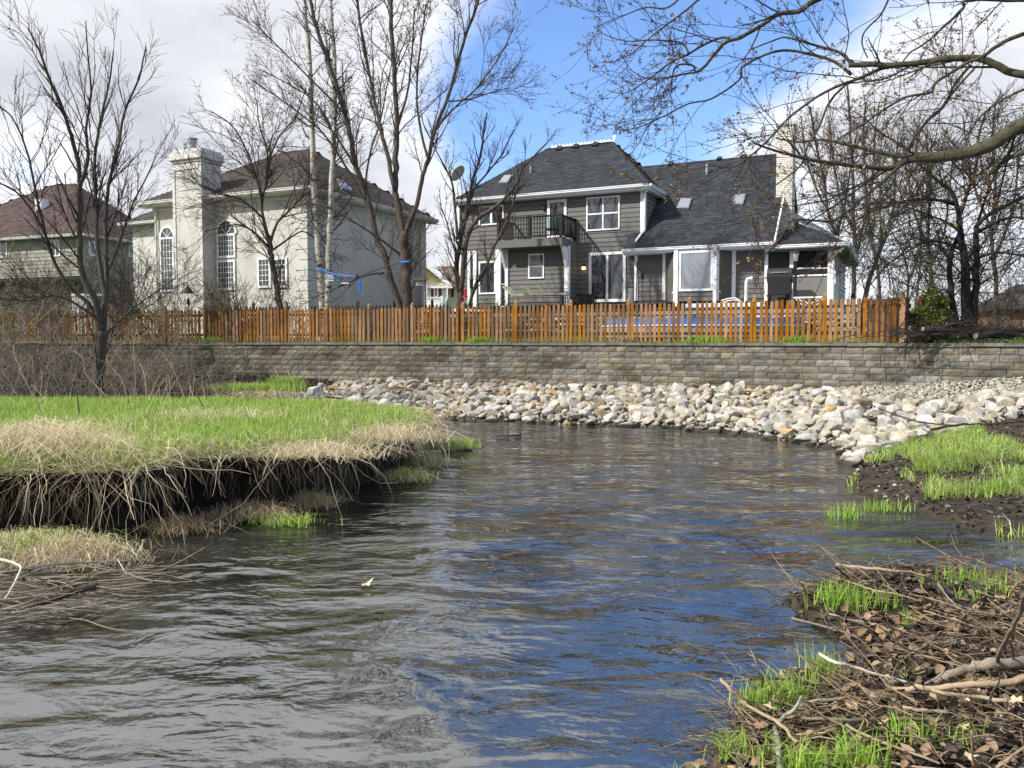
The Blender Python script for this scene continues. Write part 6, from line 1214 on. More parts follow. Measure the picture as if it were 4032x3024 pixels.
hang('long_straw', 230, (.45, 1.15), 13, mstraw, 'long pale stems leaning from the bank top to the water', (.2, .8), .0045, rng_=(0, .9), sag=.3)
hang('matted_straw', 1000, (.14, .5), 14, mstraw, 'long pale straw matted flat over the edge of the bank', (-.6, .45), .0032, (-.06, .03), (0, .97), .12)
def mound(label, px, py, z, r, h, n, seed, cols, L=(.15, .4), name='dry_grass_clump', w=(.004, .009), lean=.9, cat='grass clump', green=None, zt=None, wide=1.0):
    P = atZ(px, py, z); zb = zt if zt is not None else tz(P.x, P.y); P.z = zb; rg = np.random.default_rng(seed); q = rg.normal(0, .45, (n, 2)) * r; q[:, 0] *= wide; zz_ = zb + h * np.exp(-(q ** 2).sum(1) / (r * r)) * rg.uniform(.2, 1, n)
    root = empty(name, P, 0, label, cat); blades('blades', P.x + q[:, 0], P.y + q[:, 1], zz_, L, w, mgr, seed, cols, None, lean, .8 if lean < .8 else 1.5, parent=root, kind='stuff', origin=tuple(P)); return root
mound('big heap of matted straw on the bank edge at far left', 60, 985, .8, .75, .22, 1700, 21, STRAW, (.12, .4), zt=.8, wide=1.5, lean=1.1)
mound('long straw patch in the grass near the left edge', 130, 945, .8, .7, .05, 420, 22, STRAW, (.15, .4), zt=.80, wide=1.6, lean=1.3)
mound('straw patch in the middle of the meadow top', 470, 915, .8, .8, .04, 380, 23, STRAW, (.15, .4), zt=.80, wide=1.6, lean=1.3)
mound('reddish straw patch near the middle of the meadow', 700, 985, .74, .35, .08, 560, 24, STRAW, (.1, .3), zt=.72, wide=2.0, lean=1.3)
mound('straw tuft hanging over the bank tip left of the V of the stream', 850, 950, .74, .4, .06, 560, 25, STRAW, (.12, .35), zt=.72, wide=1.6, lean=1.1)
for i, (px, py, r, n, lab, cols) in enumerate([(60, 1195, .5, 2200, 'straw and green clump on the low shelf at the left edge', STRAW + GREEN[:2]), (150, 1215, .4, 1300, 'straw clump on the low shelf right of the left edge', STRAW + DSTR), (395, 1150, .28, 500, 'brown root clump under the left undercut', DSTR), (545, 1120, .36, 800, 'thatch clump fallen to the water below the undercut', DSTR + STRAW), (672, 1095, .26, 500, 'straw clump with green tips under the bank middle', STRAW + GREEN[:1]),
        (880, 1040, .25, 520, 'straw clump at the foot of the bank tip', STRAW + GREEN[:2]), (915, 1005, .3, 900, 'green and straw clump sliding off the bank tip', STRAW + GREEN), (945, 975, .25, 700, 'brown grass clump between bank tip and the grass islet', DSTR + GREEN)]):
    mound(lab, px, py, .02, r, .1, n, 30 + i, cols, (.08, .26), zt=.02, lean=.8, wide=1.4)
def tuft(label, px, py, z, r, n, seed, L=(.12, .3), cols=GREEN, wide=1.5, name='grass_tuft', zt=None, lean=.3, w=(.006, .012)):
    return mound(label, px, py, z, r, .0, n, seed, cols, L, name, w, lean, 'grass tuft', zt=zt, wide=wide)
tuft('bright green grass islet in the water off the bank tip', 985, 968, .02, .25, 700, 60, (.10, .24), zt=.03); tuft('green grass tuft at the water below the undercut', 612, 1132, .01, .2, 380, 61, (.06, .16), zt=.02, wide=2.2, lean=.7)
P_ = atY(985, 972, 12.9)
MB().add([(v.co.x * .7, v.co.y * .5, v.co.z * .14) for v in RM[0].vertices], [tuple(p.vertices) for p in RM[0].polygons]).build('grass_islet_soil', ground_mat(), kind='structure', loc=(atZ(985, 968, .02).x, atZ(985, 968, .02).y, 0))
# far left bank grass patches by the wall
tuft('green grass patch on the dark bank left of the rock pile', 545, 842, .5, .7, 3400, 62, (.14, .34), zt=.45, wide=2.0, w=(.01, .02)); tuft('bright green tuft against the wall at the left end of the rocks', 615, 830, .6, .35, 1100, 63, (.2, .45), zt=.5, w=(.01, .02))
mound('fallen straw slope between the dark bank and the first rocks', 560, 862, .3, .9, .1, 1800, 64, STRAW + DSTR, (.15, .5), zt=.22, wide=1.6, lean=1.2, w=(.008, .016))
# right grass tongue
TG = pz([(1828, 1028), (1850, 1000), (1895, 965), (1960, 930), (2050, 925), (2130, 955), (2230, 1000), (2300, 1100), (2230, 1135), (2110, 1142), (1990, 1095), (2000, 1045), (1900, 1022)], .14)
x, y = scatter(60000, (4.5, 11, 8, 16), lambda x, y: inside(x, y, TG) & (sd(x, y, POLY_B) > .03)); dd = fbm(x, y, .8, 33); k = dd + .25 * ((y > 12.6) | (x > 6.9)) > .12; x = x[k]; y = y[k]
k = rgn.random(len(x)) < .8; blades('bank_grass', x[k], y[k], terrain(x[k], y[k]), (.07, .24), (.006, .013), mgr, 70, GREEN[:4], 'tall bright green grass on the low bank at the right', .5); k = ~k
blades('bank_dry_grass', x[k], y[k], terrain(x[k], y[k]), (.08, .3), (.005, .010), mgr, 71, STRAW, 'straw stems mixed in the tall grass at the right', .9, .9)
x, y = scatter(1400, (-14, 13, 15, 33), lambda x, y: (np.abs(y - wallY(x) - .22) < .10)); g_ = fbm(x, y, .8, 90); k = g_ > .05; blades('fence_foot_grass', x[k], y[k], np.full(k.sum(), TOPZ), (.06, .26), (.01, .025), mgr, 72, GREEN[:4], 'green weeds along the foot of the picket fence', .5)
for i, (px, lab) in enumerate([(455, 'green weed clump at the fence foot below the beige house'), (1350, 'dry twiggy weed at the fence foot below the sliding door'), (1528, 'large green weed clump at the fence foot below the bay window'), (1715, 'green weed clump at the fence foot below the porch'), (930, 'green weeds at the fence foot right of the maple'), (1035, 'small weeds at the fence foot below the grey house corner')]):
    yy = float(np.interp(px, [p[0] for p in WALLPX], [p[1] for p in WALLPX])); P = atY(px, 738, yy + .22); 
    mound(lab, px, 738, TOPZ, .18 if i != 2 else .3, .05, 240 if i != 2 else 520, 80 + i, DSTR if i == 1 else GREEN[:3], (.08, .28), 'weed_clump', (.01, .025), .6, 'weeds', zt=TOPZ, wide=1.6) if False else None
    root = empty('weed_clump', (P.x, P.y, TOPZ), 0, lab, 'weeds'); rg_ = np.random.default_rng(80 + i); n_ = 420 if i == 2 else 200; q = rg_.normal(0, .12 if i != 2 else .2, (n_, 2)) * (1.6, .7)
    blades('blades', q[:, 0], q[:, 1], np.zeros(n_), (.08, .28), (.01, .022), mgr, 80 + i, DSTR if i == 1 else GREEN[:3], None, .6, .8, parent=root)
x, y = scatter(30000, (-14, 14, 20, 40), lambda x, y: (y > wallY(x) + .6) & (y < wallY(x) + 6)); blades('lawn_grass', x, y, yard_z(x, y - wallY(x)), (.05, .14), (.02, .04), mgr, 73, [(.09, .17, .03), (.13, .22, .04), (.16, .2, .06)], 'green lawn grass behind the picket fence', .5)
# stems standing in the meadow
def stick(name, label, pts, w0, w1, m, z0=None, lift=.0, cat='stick', n=7, group=None, seed=0, follow=True, dy=None, twigs=0, parent=None, tanend=None):
    Q = []
    for i, p in enumerate(pts):
        z = (p[2] if len(p) > 2 else 0)
        if follow:
            P = atZ(p[0], p[1], .1)
            for _ in range(6): P = atZ(p[0], p[1], max(tz(P.x, P.y), 0.0) + lift + z)
        else: P = atZ(p[0], p[1], z)
        Q.append(P)
    D = sum(q.y for q in Q) / len(Q); q = crom(Q, 4) if len(Q) > 2 else [Q[0].lerp(Q[1], i / 4) for i in range(5)]; k = len(q); rg = random.Random(seed + len(label))
    rad = [max(.5 * (w0 + (w1 - w0) * i / (k - 1)) / F * D, .0015) * rg.uniform(.93, 1.07) for i in range(k)]
    for i in range(1, k - 1): q[i] = q[i] + Vector((rg.gauss(0, 1), rg.gauss(0, 1), rg.gauss(0, 1))) * rad[i] * .25
    o0 = q[0].copy(); ob = MB().tube([v - o0 for v in q], rad, n).build(name, m, parent, smooth=True, loc=o0)
    if twigs:
        a, b = resample([v - o0 for v in q], rad, 12); P2, R2 = sprout(np.random.default_rng(seed), a[None], b[None], twigs / max(.1, (q[0] - q[-1]).length), (.08, .35), (30, 65), .02, .15, 5, rr_=.5, rmin=.0015, tmin=.3); tw = Twigs(); tw.add(P2, R2)
        if len(P2): tw.build('side_twigs', m, ob, kind='stuff')
    if label: tag(ob, label, cat, group)
    return ob
def stem(label, px, Y, pts, w=2.2, m=None, seed=1, tw_=5, name='dead_stem', lo=None):
    P = [atY(a, b, Y + (0.12 * i)) for i, (a, b) in enumerate(pts)]; o0 = P[0].copy(); q = crom(P, 4); k = len(q); rad = [max((w * (1 - .65 * i / (k - 1))) * .5 / F * Y, .0025) for i in range(k)]
    root = MB().tube([v - o0 for v in q], rad, 6).build(name, m or mb_twigl, None, smooth=True, loc=o0); tag(root, label, 'dead stem', lo)
    a, b = resample([v - o0 for v in q], rad, 14); P2, R2 = sprout(np.random.default_rng(seed), a[None], b[None], tw_, (.15, .6), (25, 60), .04, .12, 6, rr_=.6, rmin=.003, tmin=.4); t_ = Twigs(); t_.add(P2, R2)
    if len(P2): t_.build('side_twigs', m or mb_twigl, root, kind='stuff')
    return root
SG = 'leafless stems standing on the meadow bank'
stem('tall brown stem leaning left over the grass near the left edge', 160, 11.5, [c13(270, 830), c13(265, 700), c13(200, 560), c13(130, 420), c13(90, 290), c13(110, 250), c13(240, 225)], 3.2, mb_twigl, 1, 4, lo=SG)
stem('tall straight dark stem standing in the meadow left of the bank tree', 160, 12, [c13(520, 800), c13(505, 600), c13(450, 450), c13(415, 300), c13(400, 165)], 3.2, mb_twig, 2, 2, lo=SG)
stem('tall forked stem in the meadow right of the bank tree', 280, 12.5, [c13(876, 750), c13(885, 500), c13(878, 350), c13(875, 240), c13(930, 200), c13(1080, 110)], 3.0, mb_twigl, 3, 6, lo=SG)
stem('long bare stem slanting left across the meadow centre', 400, 12, [c13(1420, 820), c13(1340, 690), c13(1260, 540), c13(1170, 400), c13(1080, 310), c13(900, 230)], 3.2, mb_twig, 4, 3, lo=SG)
stem('pale stem curving left from the meadow towards the bank tree', 270, 12.8, [c13(750, 650), c13(640, 540), c13(560, 450), c13(540, 350), c13(480, 300)], 2.6, mb_twigl, 5, 4, lo=SG)
stem('forked pale stem with curled top in the meadow middle', 400, 13, [c13(1230, 690), c13(1180, 540), c13(1120, 400), c13(1060, 330)], 2.6, mb_twigl, 6, 5, lo=SG)
stem('pale many twigged stem behind the straw in the meadow', 250, 13.5, [c13(840, 640), c13(800, 500), c13(740, 420), c13(690, 350)], 2.6, mb_twigl, 7, 7, lo=SG)
stem('thin dark stem at the right part of the meadow', 540, 11, [c13(1850, 700), c13(1810, 560), c13(1780, 450), c13(1740, 390)], 1.6, mb_twig, 8, 2, lo=SG)
stem('short dark stem near the tip of the meadow bank', 780, 10.6, [(768, 965), (765, 905), (770, 850)], 1.6, mb_twig, 9, 1, lo=SG)
stem('short forked stem at the left picture edge of the meadow', 20, 11, [c13(60, 700), c13(90, 560), c13(130, 440), c13(160, 380)], 2, mb_twigl, 10, 5, lo=SG)
x, y = scatter(160, (-11, -2, 10.5, 18), lambda x, y: sd(x, y, POLY_A) > .4); n_ = len(x); rg_ = np.random.default_rng(9); d = unit(np.c_[rg_.normal(0, .35, n_), rg_.normal(0, .35, n_), np.ones(n_)]); P = np.zeros((n_, 6, 3)); cur = np.c_[x, y, topA(x, y)]; P[:, 0] = cur; hh = rg_.uniform(.3, .95, n_)[:, None] / 5
for q in range(1, 6): d = unit(d + rg_.normal(size=(n_, 3)) * .12); cur = cur + d * hh; P[:, q] = cur
tw = Twigs(); tw.add(P, np.linspace(1, .5, 6)[None] * rg_.uniform(.0025, .0045, (n_, 1))); tag(tw.build('standing_straw', mstraw, None, kind='stuff'), 'thin dead stalks standing all over the meadow')
# ------------------------------------------------------------------ sticks, logs and leaves on the near right bank
mw1 = mat('bare_wood', (.22, .16, .10), (.40, .31, .20), 5, .8, .5, 40, gen=True, stretch=(1, 1, 1)); mw2 = mat('weathered_wood', (.16, .13, .10), (.30, .25, .19), 6, .85, .6, 40, gen=True); mw3 = mat('dark_wood', (.035, .026, .018), (.09, .07, .05), 6, .85, .8, 40, gen=True)
mw4 = mat('pale_wood', (.42, .36, .29), (.58, .52, .44), 5, .75, .3, 40, gen=True); mw5 = mat('olive_pole', (.11, .095, .06), (.16, .14, .09), 5, .7, .3, 40, gen=True); mlich = mat('lichen_bark', (.10, .10, .085), (.38, .37, .31), 22, .9, .5, gen=True)
SL = [
 ('broken_stick', 'long tan stripped stick hanging over the water by the upper grass tuft', [(1065, 190, .22), (1250, 210, .22), (1400, 228, .2), (1520, 238, .16), (1610, 262, .12), (1660, 285, .06)], 12, 7, mw1),
 ('stick', 'thin tan stick running down right from under the upper tuft', [(1120, 285, .06), (1300, 345, .06), (1450, 375, .05), (1620, 425, .03)], 7, 5, mw1),
 ('stick', 'dark stick slanting under the long tan stripped stick', [(1065, 205, .2), (1120, 250, .1), (1165, 290, .04)], 7, 5, mw3),
 ('stick', 'straight orange tan stick on the mud right of the debris tip', [(1515, 440, .05), (1700, 500, .05), (1850, 545, .05), (2000, 600, .05)], 6, 4, mw1),
 ('branch', 'curved grey branch looping back on the mud at the right', [(1690, 300, .08), (1740, 380, .08), (1800, 440, .06), (1845, 500, .04), (1800, 505, .03), (1700, 480, .03), (1600, 445, .03)], 8, 5, mw2),
 ('stick', 'grey stick along the water edge of the debris tip', [(800, 515, .03), (950, 555, .03), (1080, 590, .03), (1200, 630, .03)], 9, 6, mw2),
 ('stick', 'dark wet branch behind the debris tip', [(1020, 490, .04), (1180, 530, .04), (1330, 560, .04), (1400, 600, .04)], 10, 6, mw2),
 ('branch', 'thin upright branch leaning across the mud in the middle', [(1115, 815, .02), (1070, 700, .15), (1030, 600, .28), (975, 465, .42)], 7, 3, mw1),
 ('stick', 'white peeled stick pointing left over the lower tuft', [(968, 732, .2), (1060, 785, .18), (1180, 815, .14), (1290, 850, .1), (1420, 885, .06), (1500, 905, .04)], 13, 10, mw4),
 ('log', 'broad split log half buried at the right', [(1660, 905, .03), (1760, 860, .08), (1900, 815, .1), (2050, 800, .1), (2260, 790, .1)], 26, 46, mw2),
 ('log', 'long stripped log lying level across the debris', [(1390, 945, .04), (1560, 945, .07), (1750, 935, .1), (1950, 915, .12), (2110, 905, .14), (2260, 880, .16)], 18, 27, mw1),
 ('log', 'second tan log just below the long stripped log', [(1650, 955, .12), (1800, 985, .12), (1950, 1000, .1), (2110, 1020, .1)], 14, 16, mw1),
 ('branch', 'dark bark branch jutting left over the lower tuft', [(495, 860, .16), (620, 880, .15), (760, 890, .12), (900, 915, .1), (1080, 935, .06)], 8, 9, mw3),
 ('broken_stick', 'forked orange broken stick at the left tip of the debris', [(368, 888, .22), (430, 950, .2), (480, 1000, .16), (520, 1040, .12)], 13, 17, mw1),
 ('stick', 'long bent tan stick curving down to the bottom', [(520, 1040, .12), (640, 1110, .12), (740, 1170, .12), (810, 1250, .1), (880, 1310, .06), (960, 1360, .04)], 13, 12, mw1),
 ('branch', 'lichen covered grey branch crossing the tan sticks', [(862, 992, .22), (820, 1060, .16), (760, 1110, .12), (715, 1155, .08)], 12, 14, mlich),
 ('branch', 'speckled lichen branch standing at the bottom of the debris', [(695, 1180, .1), (715, 1260, .08), (720, 1340, .06), (730, 1440, .05)], 18, 22, mlich),
 ('pole', 'smooth olive brown pole lying level in the foreground', [(720, 1098, .1), (900, 1125, .09), (1100, 1135, .07), (1300, 1132, .06), (1500, 1130, .06), (1730, 1130, .06)], 12, 14, mw5),
 ('stick', 'short tan stick above the olive pole', [(1475, 1058, .1), (1600, 1075, .1), (1750, 1092, .09)], 13, 12, mw1),
 ('stick', 'pale stick running down right below the olive pole', [(1130, 1165, .1), (1230, 1220, .08), (1400, 1290, .06), (1600, 1360, .05), (1700, 1400, .04)], 11, 8, mw1),
 ('stick', 'short broken stick left below the olive pole', [(820, 1225, .06), (950, 1215, .06), (1010, 1212, .05)], 7, 6, mw1),
 ('stick', 'tan stick between the lichen branch and dark leaves', [(840, 1050, .1), (950, 1020, .1), (1060, 1010, .09), (1160, 995, .08)], 14, 12, mw2),
 ('branch', 'tall grey branch rising out at the right edge', [(2045, 790, .1), (2080, 690, .3), (2130, 600, .45), (2180, 490, .6), (2230, 370, .8)], 16, 14, mw2),
 ('branch', 'forked root arms under the tall branch at the right edge', [(2030, 850, .02), (2050, 760, .15), (2085, 715, .22), (2120, 640, .34)], 9, 10, mw2),
 ('branch', 'second root arm under the tall branch at the right edge', [(2150, 830, .02), (2145, 720, .2), (2120, 640, .34)], 9, 10, mw2),
 ('stick', 'upright thin grey twig left of the white peeled stick', [(595, 865, .04), (580, 780, .14), (545, 700, .2), (535, 665, .24)], 5, 3, mw2),
 ('stick', 'tan twig behind the upright grey twig', [(655, 870, .04), (600, 790, .14), (570, 740, .2)], 5, 3, mw1),
 ('stick', 'reddish twig leaning down left of the lichen branch', [(450, 1040, .1), (530, 1140, .1), (590, 1270, .06), (605, 1340, .05)], 8, 6, mw2),
 ('stick', 'yellowish cut stalk at the bottom right', [(1905, 1427, .05), (1895, 1300, .18), (1890, 1200, .26)], 10, 6, mw1),
 ('stick', 'thin red brown upright stem at the right bottom', [(1890, 1200, .2), (1880, 1080, .32), (1892, 960, .42)], 4, 3, mred_),
 ('stick', 'long straw coloured stick at the bottom centre right', [(1400, 1395, .05), (1550, 1420, .05), (1800, 1440, .04)], 9, 7, mw1),
 ('stick', 'curved thin stick over the leaves left of the broad log', [(1610, 915, .06), (1680, 880, .1), (1730, 830, .14)], 10, 8, mw2),
 ('red_twig', 'long red dogwood twig reaching left over the water', [(920, 190, .12), (800, 175, .16), (620, 150, .22), (540, 135, .25), (450, 155, .24), (330, 140, .25)], 5, 2, mred_),
 ('red_twig', 'red twig arching over the inlet at the right', [(1560, 212, .1), (1680, 155, .22), (1850, 148, .3), (2000, 175, .3), (2212, 240, .2)], 5, 3, mred_),
 ('dark_twig', 'dark twig reaching up left from the red dogwood twig', [(620, 150, .2), (540, 90, .3), (450, 30, .4), (380, -10, .45)], 4, 2, mred_),
 ('stick', 'thin twig leaning left at the edge of the debris tip', [(690, 420, .05), (600, 385, .12), (540, 340, .2), (480, 295, .28)], 4, 2, mw1),
 ('branch', 'thin dark branch rising from the debris tip', [(1000, 480, .04), (930, 440, .14), (880, 340, .26), (840, 290, .32)], 5, 3, mw3)]
for i, (nm, lab, pts, w0, w1, m_) in enumerate(SL):
    stick(nm, lab, [(*c11(a, b), z) for a, b, z in pts], w0 * .3552 * 1.7, w1 * .3552 * 1.7, m_, seed=i, twigs=(3 if 'twig' in nm or i in (7, 36) else 0), n=9)
# left stick heap
for i, (lab, pts, w0, w1, m_) in enumerate([('long straight pale stick pointing right from the left stick heap', [(0, 660, .12), (150, 640, .12), (300, 618, .1), (450, 610, .08), (622, 606, .06)], 7, 4, mw2), ('thick mossy log end sticking into the water at the left', [(90, 822, .0), (220, 790, .03), (340, 750, .05), (455, 716, .07)], 16, 19, mw3),
        ('bent white peeled branch in the left stick heap', [(0, 598, .2), (60, 612, .2), (98, 640, .18), (60, 720, .1), (20, 790, .03)], 8, 5, mw4), ('brown stick second from the top of the left heap', [(-20, 678, .08), (120, 668, .08), (270, 655, .07)], 8, 6, mw2), ('thin stick with lichen tips lying right in the left heap', [(60, 690, .06), (250, 682, .05), (455, 682, .04)], 6, 5, mw2),
        ('long dark stick along the bottom of the left heap', [(-20, 812, .02), (100, 828, .02), (240, 830, .02)], 7, 5, mw3), ('thin arched stick over the mossy log at left', [(0, 835, .04), (130, 800, .1), (260, 730, .12), (420, 680, .08)], 4, 3, mw2), ('slender stick lying low in the water at lower left', [(60, 892, .02), (160, 880, .02), (262, 866, .02)], 4, 3, mw2), ('grey stick at the very left bottom bank', [(-20, 935, .04), (60, 920, .05), (100, 915, .03)], 8, 5, mw3), ('thin stick crossing beneath the bent white branch', [(-10, 705, .06), (90, 708, .05), (210, 736, .03)], 4, 3, mw2), ('thick brown stick buried in the left heap', [(-20, 650, .1), (60, 668, .09), (110, 690, .08)], 11, 8, mw3)]):
    stick('stick', lab, [(*c12(a, b), z) for a, b, z in pts], w0 * .461 * 1.9, w1 * .461 * 1.9, m_, seed=70 + i, lift=.06)
stick('stick', 'pale bent stick along the fallen thatch below the undercut', [(*c13(1030, 1440), .05), (*c13(1200, 1460), .05), (*c13(1400, 1440), .05), (*c13(1560, 1410), .04), (*c13(1700, 1380), .03)], 4, 3, mw2, seed=90, follow=False)
stick('stick', 'thin stick dipping into the stream below the undercut', [(*c13(1575, 1405), .05), (*c13(1500, 1460), .03), (*c13(1430, 1510), -.01)], 2.5, 2, mw2, seed=91, follow=False)
stick('stick', 'dark slanting stick leaning on the left undercut bank', [(*c12(520, 195), .5), (*c12(460, 310), .35), (*c12(400, 430), .2), (*c12(375, 490), .08)], 5, 5, mw3, seed=92, follow=False)
stick('driftwood', 'short dark driftwood stick floating mid stream', [(1072, 942, .02), (1100, 941, .03), (1125, 940, .02)], 3.5, 4.5, mw3, seed=93, follow=False, cat='driftwood')
stick('branch', 'long thin grey branch lying over the rocks at the right', [(1870, 870, .5), (1960, 905, .42), (2040, 917, .38), (2110, 916, .36), (2205, 910, .36)], 3.5, 3, mw3, seed=94)
stick('log', 'dark short log between the rocks and the grass at the right', [(1975, 935, .2), (2040, 922, .22), (2090, 916, .22)], 6, 5, mw3, seed=95)
stick('stick', 'thin dark stick lying on the rocks at the waterline', [(1440, 928, .12), (1480, 918, .16), (1530, 908, .22), (1580, 900, .3)], 2, 2, mw3, seed=96)
rq = np.random.default_rng(71); n_ = 150; c0 = atZ(20, 1300, .05); P = np.zeros((n_, 5, 3)); cur = np.c_[c0.x - 1.2 + rq.random(n_) * 1.9, c0.y - .45 + rq.random(n_) * 1.3, rq.uniform(.01, .16, n_)]; P[:, 0] = cur; an = rq.normal(.15, .5, n_); d = np.c_[np.cos(an), np.sin(an), rq.normal(0, .08, n_)]
for q in range(1, 5): d = unit(d + rq.normal(size=(n_, 3)) * .1); cur = cur + d * rq.uniform(.06, .2, (n_, 1)); cur[:, 2] = np.maximum(cur[:, 2], .005); P[:, q] = cur
tw = Twigs(); tw.add(P, np.linspace(1, .5, 5)[None] * rq.uniform(.002, .008, (n_, 1))); tag(tw.build('heap_twigs', mw2, None, kind='stuff'), 'loose grey twigs caught in the stick heap at the lower left')
# twig litter and leaf litter
rg_ = np.random.default_rng(44)
def onC(n, lo=.0, bx=(.3, 6, 2.5, 7.2)):
    x = rg_.uniform(bx[0], bx[1], n); y = rg_.uniform(bx[2], bx[3], n); k = sd(x, y, POLY_C) > lo; return x[k], y[k]
x, y = onC(15000, .02); k = fbm(x, y, .8, 61) + rg_.uniform(-.25, .25, len(x)) + .25 * (y < 4.6) > .12; x, y = x[k], y[k]; n_ = len(x); a = rg_.uniform(0, 6.28, n_); a = np.where(rg_.random(n_) < .6, rg_.normal(2.9, .45, n_), a); L = rg_.uniform(.04, .34, n_) * rg_.uniform(.6, 1.6, n_); d = np.c_[np.cos(a), np.sin(a), rg_.normal(.02, .14, n_)]; P = np.zeros((n_, 4, 3)); z = terrain(x, y) + rg_.uniform(.0, .11, n_); cur = np.c_[x, y, z]; P[:, 0] = cur
for q in range(1, 4): d = unit(d + rg_.normal(size=(n_, 3)) * .28); cur = cur + d * (L / 3)[:, None]; P[:, q] = cur
Rd = np.linspace(1, .6, 4)[None] * (.0012 + .006 * rg_.random((n_, 1)) ** 2.2); h_ = n_ // 2
tw = Twigs(); tw.add(P[:h_], Rd[:h_]); tag(tw.build('twig_litter', mstrawd, None, kind='stuff'), 'small brown twigs strewn over the near bank'); tw = Twigs(); tw.add(P[h_:h_ + h_ // 2], Rd[h_:h_ + h_ // 2]); tag(tw.build('straw_litter', mw1, None, kind='stuff'), 'bits of straw strewn over the near bank'); tw = Twigs(); tw.add(P[h_ + h_ // 2:], Rd[h_ + h_ // 2:]); tag(tw.build('dark_twig_litter', mw3, None, kind='stuff'), 'dark wet twigs strewn over the near bank')
def leaves(name, x, y, z, size, m, cols, label, seed, flat=.35):
    rg = np.random.default_rng(seed); n = len(x); a = rg.uniform(0, 6.28, n); s = rg.uniform(size[0], size[1], (n, 1)); e1 = unit(np.c_[np.cos(a), np.sin(a), rg.normal(0, flat, n)]); nn = unit(np.c_[rg.normal(0, flat, (n, 2)), np.ones(n)]); e2 = unit(np.cross(nn, e1)); up = np.cross(e1, e2)
    c = np.c_[x, y, z]; cl = rg.uniform(-.1, .35, (n, 1)) * s; V = [c - e1 * s * .5, c - e1 * s * .2 + e2 * s * .34 + up * cl, c + e1 * s * .18 + e2 * s * .26 + up * cl * .7, c + e1 * s * .55 + up * cl * .4, c + e1 * s * .12 - e2 * s * .3 + up * cl, c - e1 * s * .25 - e2 * s * .3 + up * cl * .8, c]
    V = np.stack(V, 1); Fc = (np.array([(0, 1, 6), (1, 2, 6), (2, 3, 6), (3, 4, 6), (4, 5, 6), (5, 0, 6)])[None] + (np.arange(n) * 7)[:, None, None]).reshape(-1, 3); C = np.repeat(np.array(cols)[rg.integers(0, len(cols), n)] * rg.uniform(.6, 1.3, (n, 1)), 7, 0)
    return tag(npmesh(name, V.reshape(-1, 3), Fc, m, C, kind='stuff'), label)
mlit = mat('dead_leaf', (1, 1, 1), rough=.75, attr=True, bump=.3, bscale=60)
x, y = onC(16000, .03, (.3, 7, 2.5, 7.4)); leaves('leaf_litter', x, y, terrain(x, y) + rg_.uniform(0, .03, len(x)), (.025, .085), mlit, [(.035, .026, .018), (.06, .045, .032), (.10, .078, .055), (.16, .125, .09), (.03, .02, .015)], 'dark rotting leaves covering the near bank mud', 3, .5)
x, y = onC(2600, .05, (.3, 6, 2.5, 5.6)); leaves('dry_leaves', x, y, terrain(x, y) + .03 + rg_.uniform(0, .04, len(x)), (.03, .08), mlit, [(.24, .16, .09), (.30, .21, .13), (.18, .12, .07)], 'light brown dry leaves scattered over the debris', 4, .6)
x = rg_.uniform(-18, -4.5, 9000); y = rg_.uniform(19.5, 28, 9000); k = (y < wallY(x) - .1) & (sd(x, y, POLY_B) > 0); x, y = x[k], y[k]; leaves('bank_leaf_litter', x, y, terrain(x, y) + .02, (.05, .13), mlit, [(.03, .022, .016), (.05, .037, .027), (.085, .065, .05)], 'dark leaf litter on the shaded far bank', 5, .5)
x, y = scatter(9000, (4.5, 13, 7.5, 16), lambda x, y: (sd(x, y, POLY_B) > -.05) & (y < np.interp(x, [5.5, 6.0, 7.3, 8.5, 10.3, 13], [12.9, 13.4, 14.3, 15.1, 16.1, 16.8]))); leaves('mud_litter', x, y, terrain(x, y) + .01, (.02, .08), mlit, [(.04, .03, .022), (.07, .052, .036), (.13, .10, .07)], 'dark litter on the mud of the right bank', 6, .4)
stones('mud_pebbles', 420, area_from(lambda x, y: (sd(x, y, POLY_B) > -.1) & (sd(x, y, POLY_B) < .7) & (y < 13.5), (4.5, 12, 7.5, 14)), (.012, .04), mgrav, 'small pebbles on the mud spit')
def big_leaf(px, py, z, wpx, label, col, seed, lift=.02, tilt=(.2, .1)):
    rg = random.Random(seed); P = atZ(px, py, z); s = wpx / F * P.y; n = 15; vs = [(0, 0, .06)]; 
    for i in range(n):
        a = 2 * math.pi * i / n; r = (.5 if i % 3 == 0 else (.27 if i % 3 == 1 else .36)) * rg.uniform(.85, 1.15); vs.append((math.cos(a) * r, math.sin(a) * r, .22 * (r * 2) ** 2 * math.sin(a * 2 + seed) * .8 + rg.uniform(-.03, .05)))
    m = mat('dry_leaf_' + str(col), *((( .52, .38, .25), (.62, .49, .34)) if col == 0 else ((.20, .11, .06), (.30, .18, .10)) if col == 1 else ((.34, .23, .14), (.45, .32, .2))), 8, .7, .3)
    mb = MB().add([(a * s, b * s, c * s) for a, b, c in vs], [(0, 1 + i, 1 + (i + 1) % n) for i in range(n)]); mb.tube([(0, 0, .05 * s), (-.5 * s, .1 * s, .06 * s), (-.8 * s, .2 * s, .1 * s)], .012 * s, 4)
    o = mb.build('leaf', m, None, loc=P + Vector((0, 0, lift)), rot=(tilt[0], tilt[1], rg.uniform(0, 6))); return tag(o, label, 'leaf')
big_leaf(792, 1266, .01, 32, 'pale tan maple leaf floating alone on the stream', 0, 3, .02, (.25, .1))
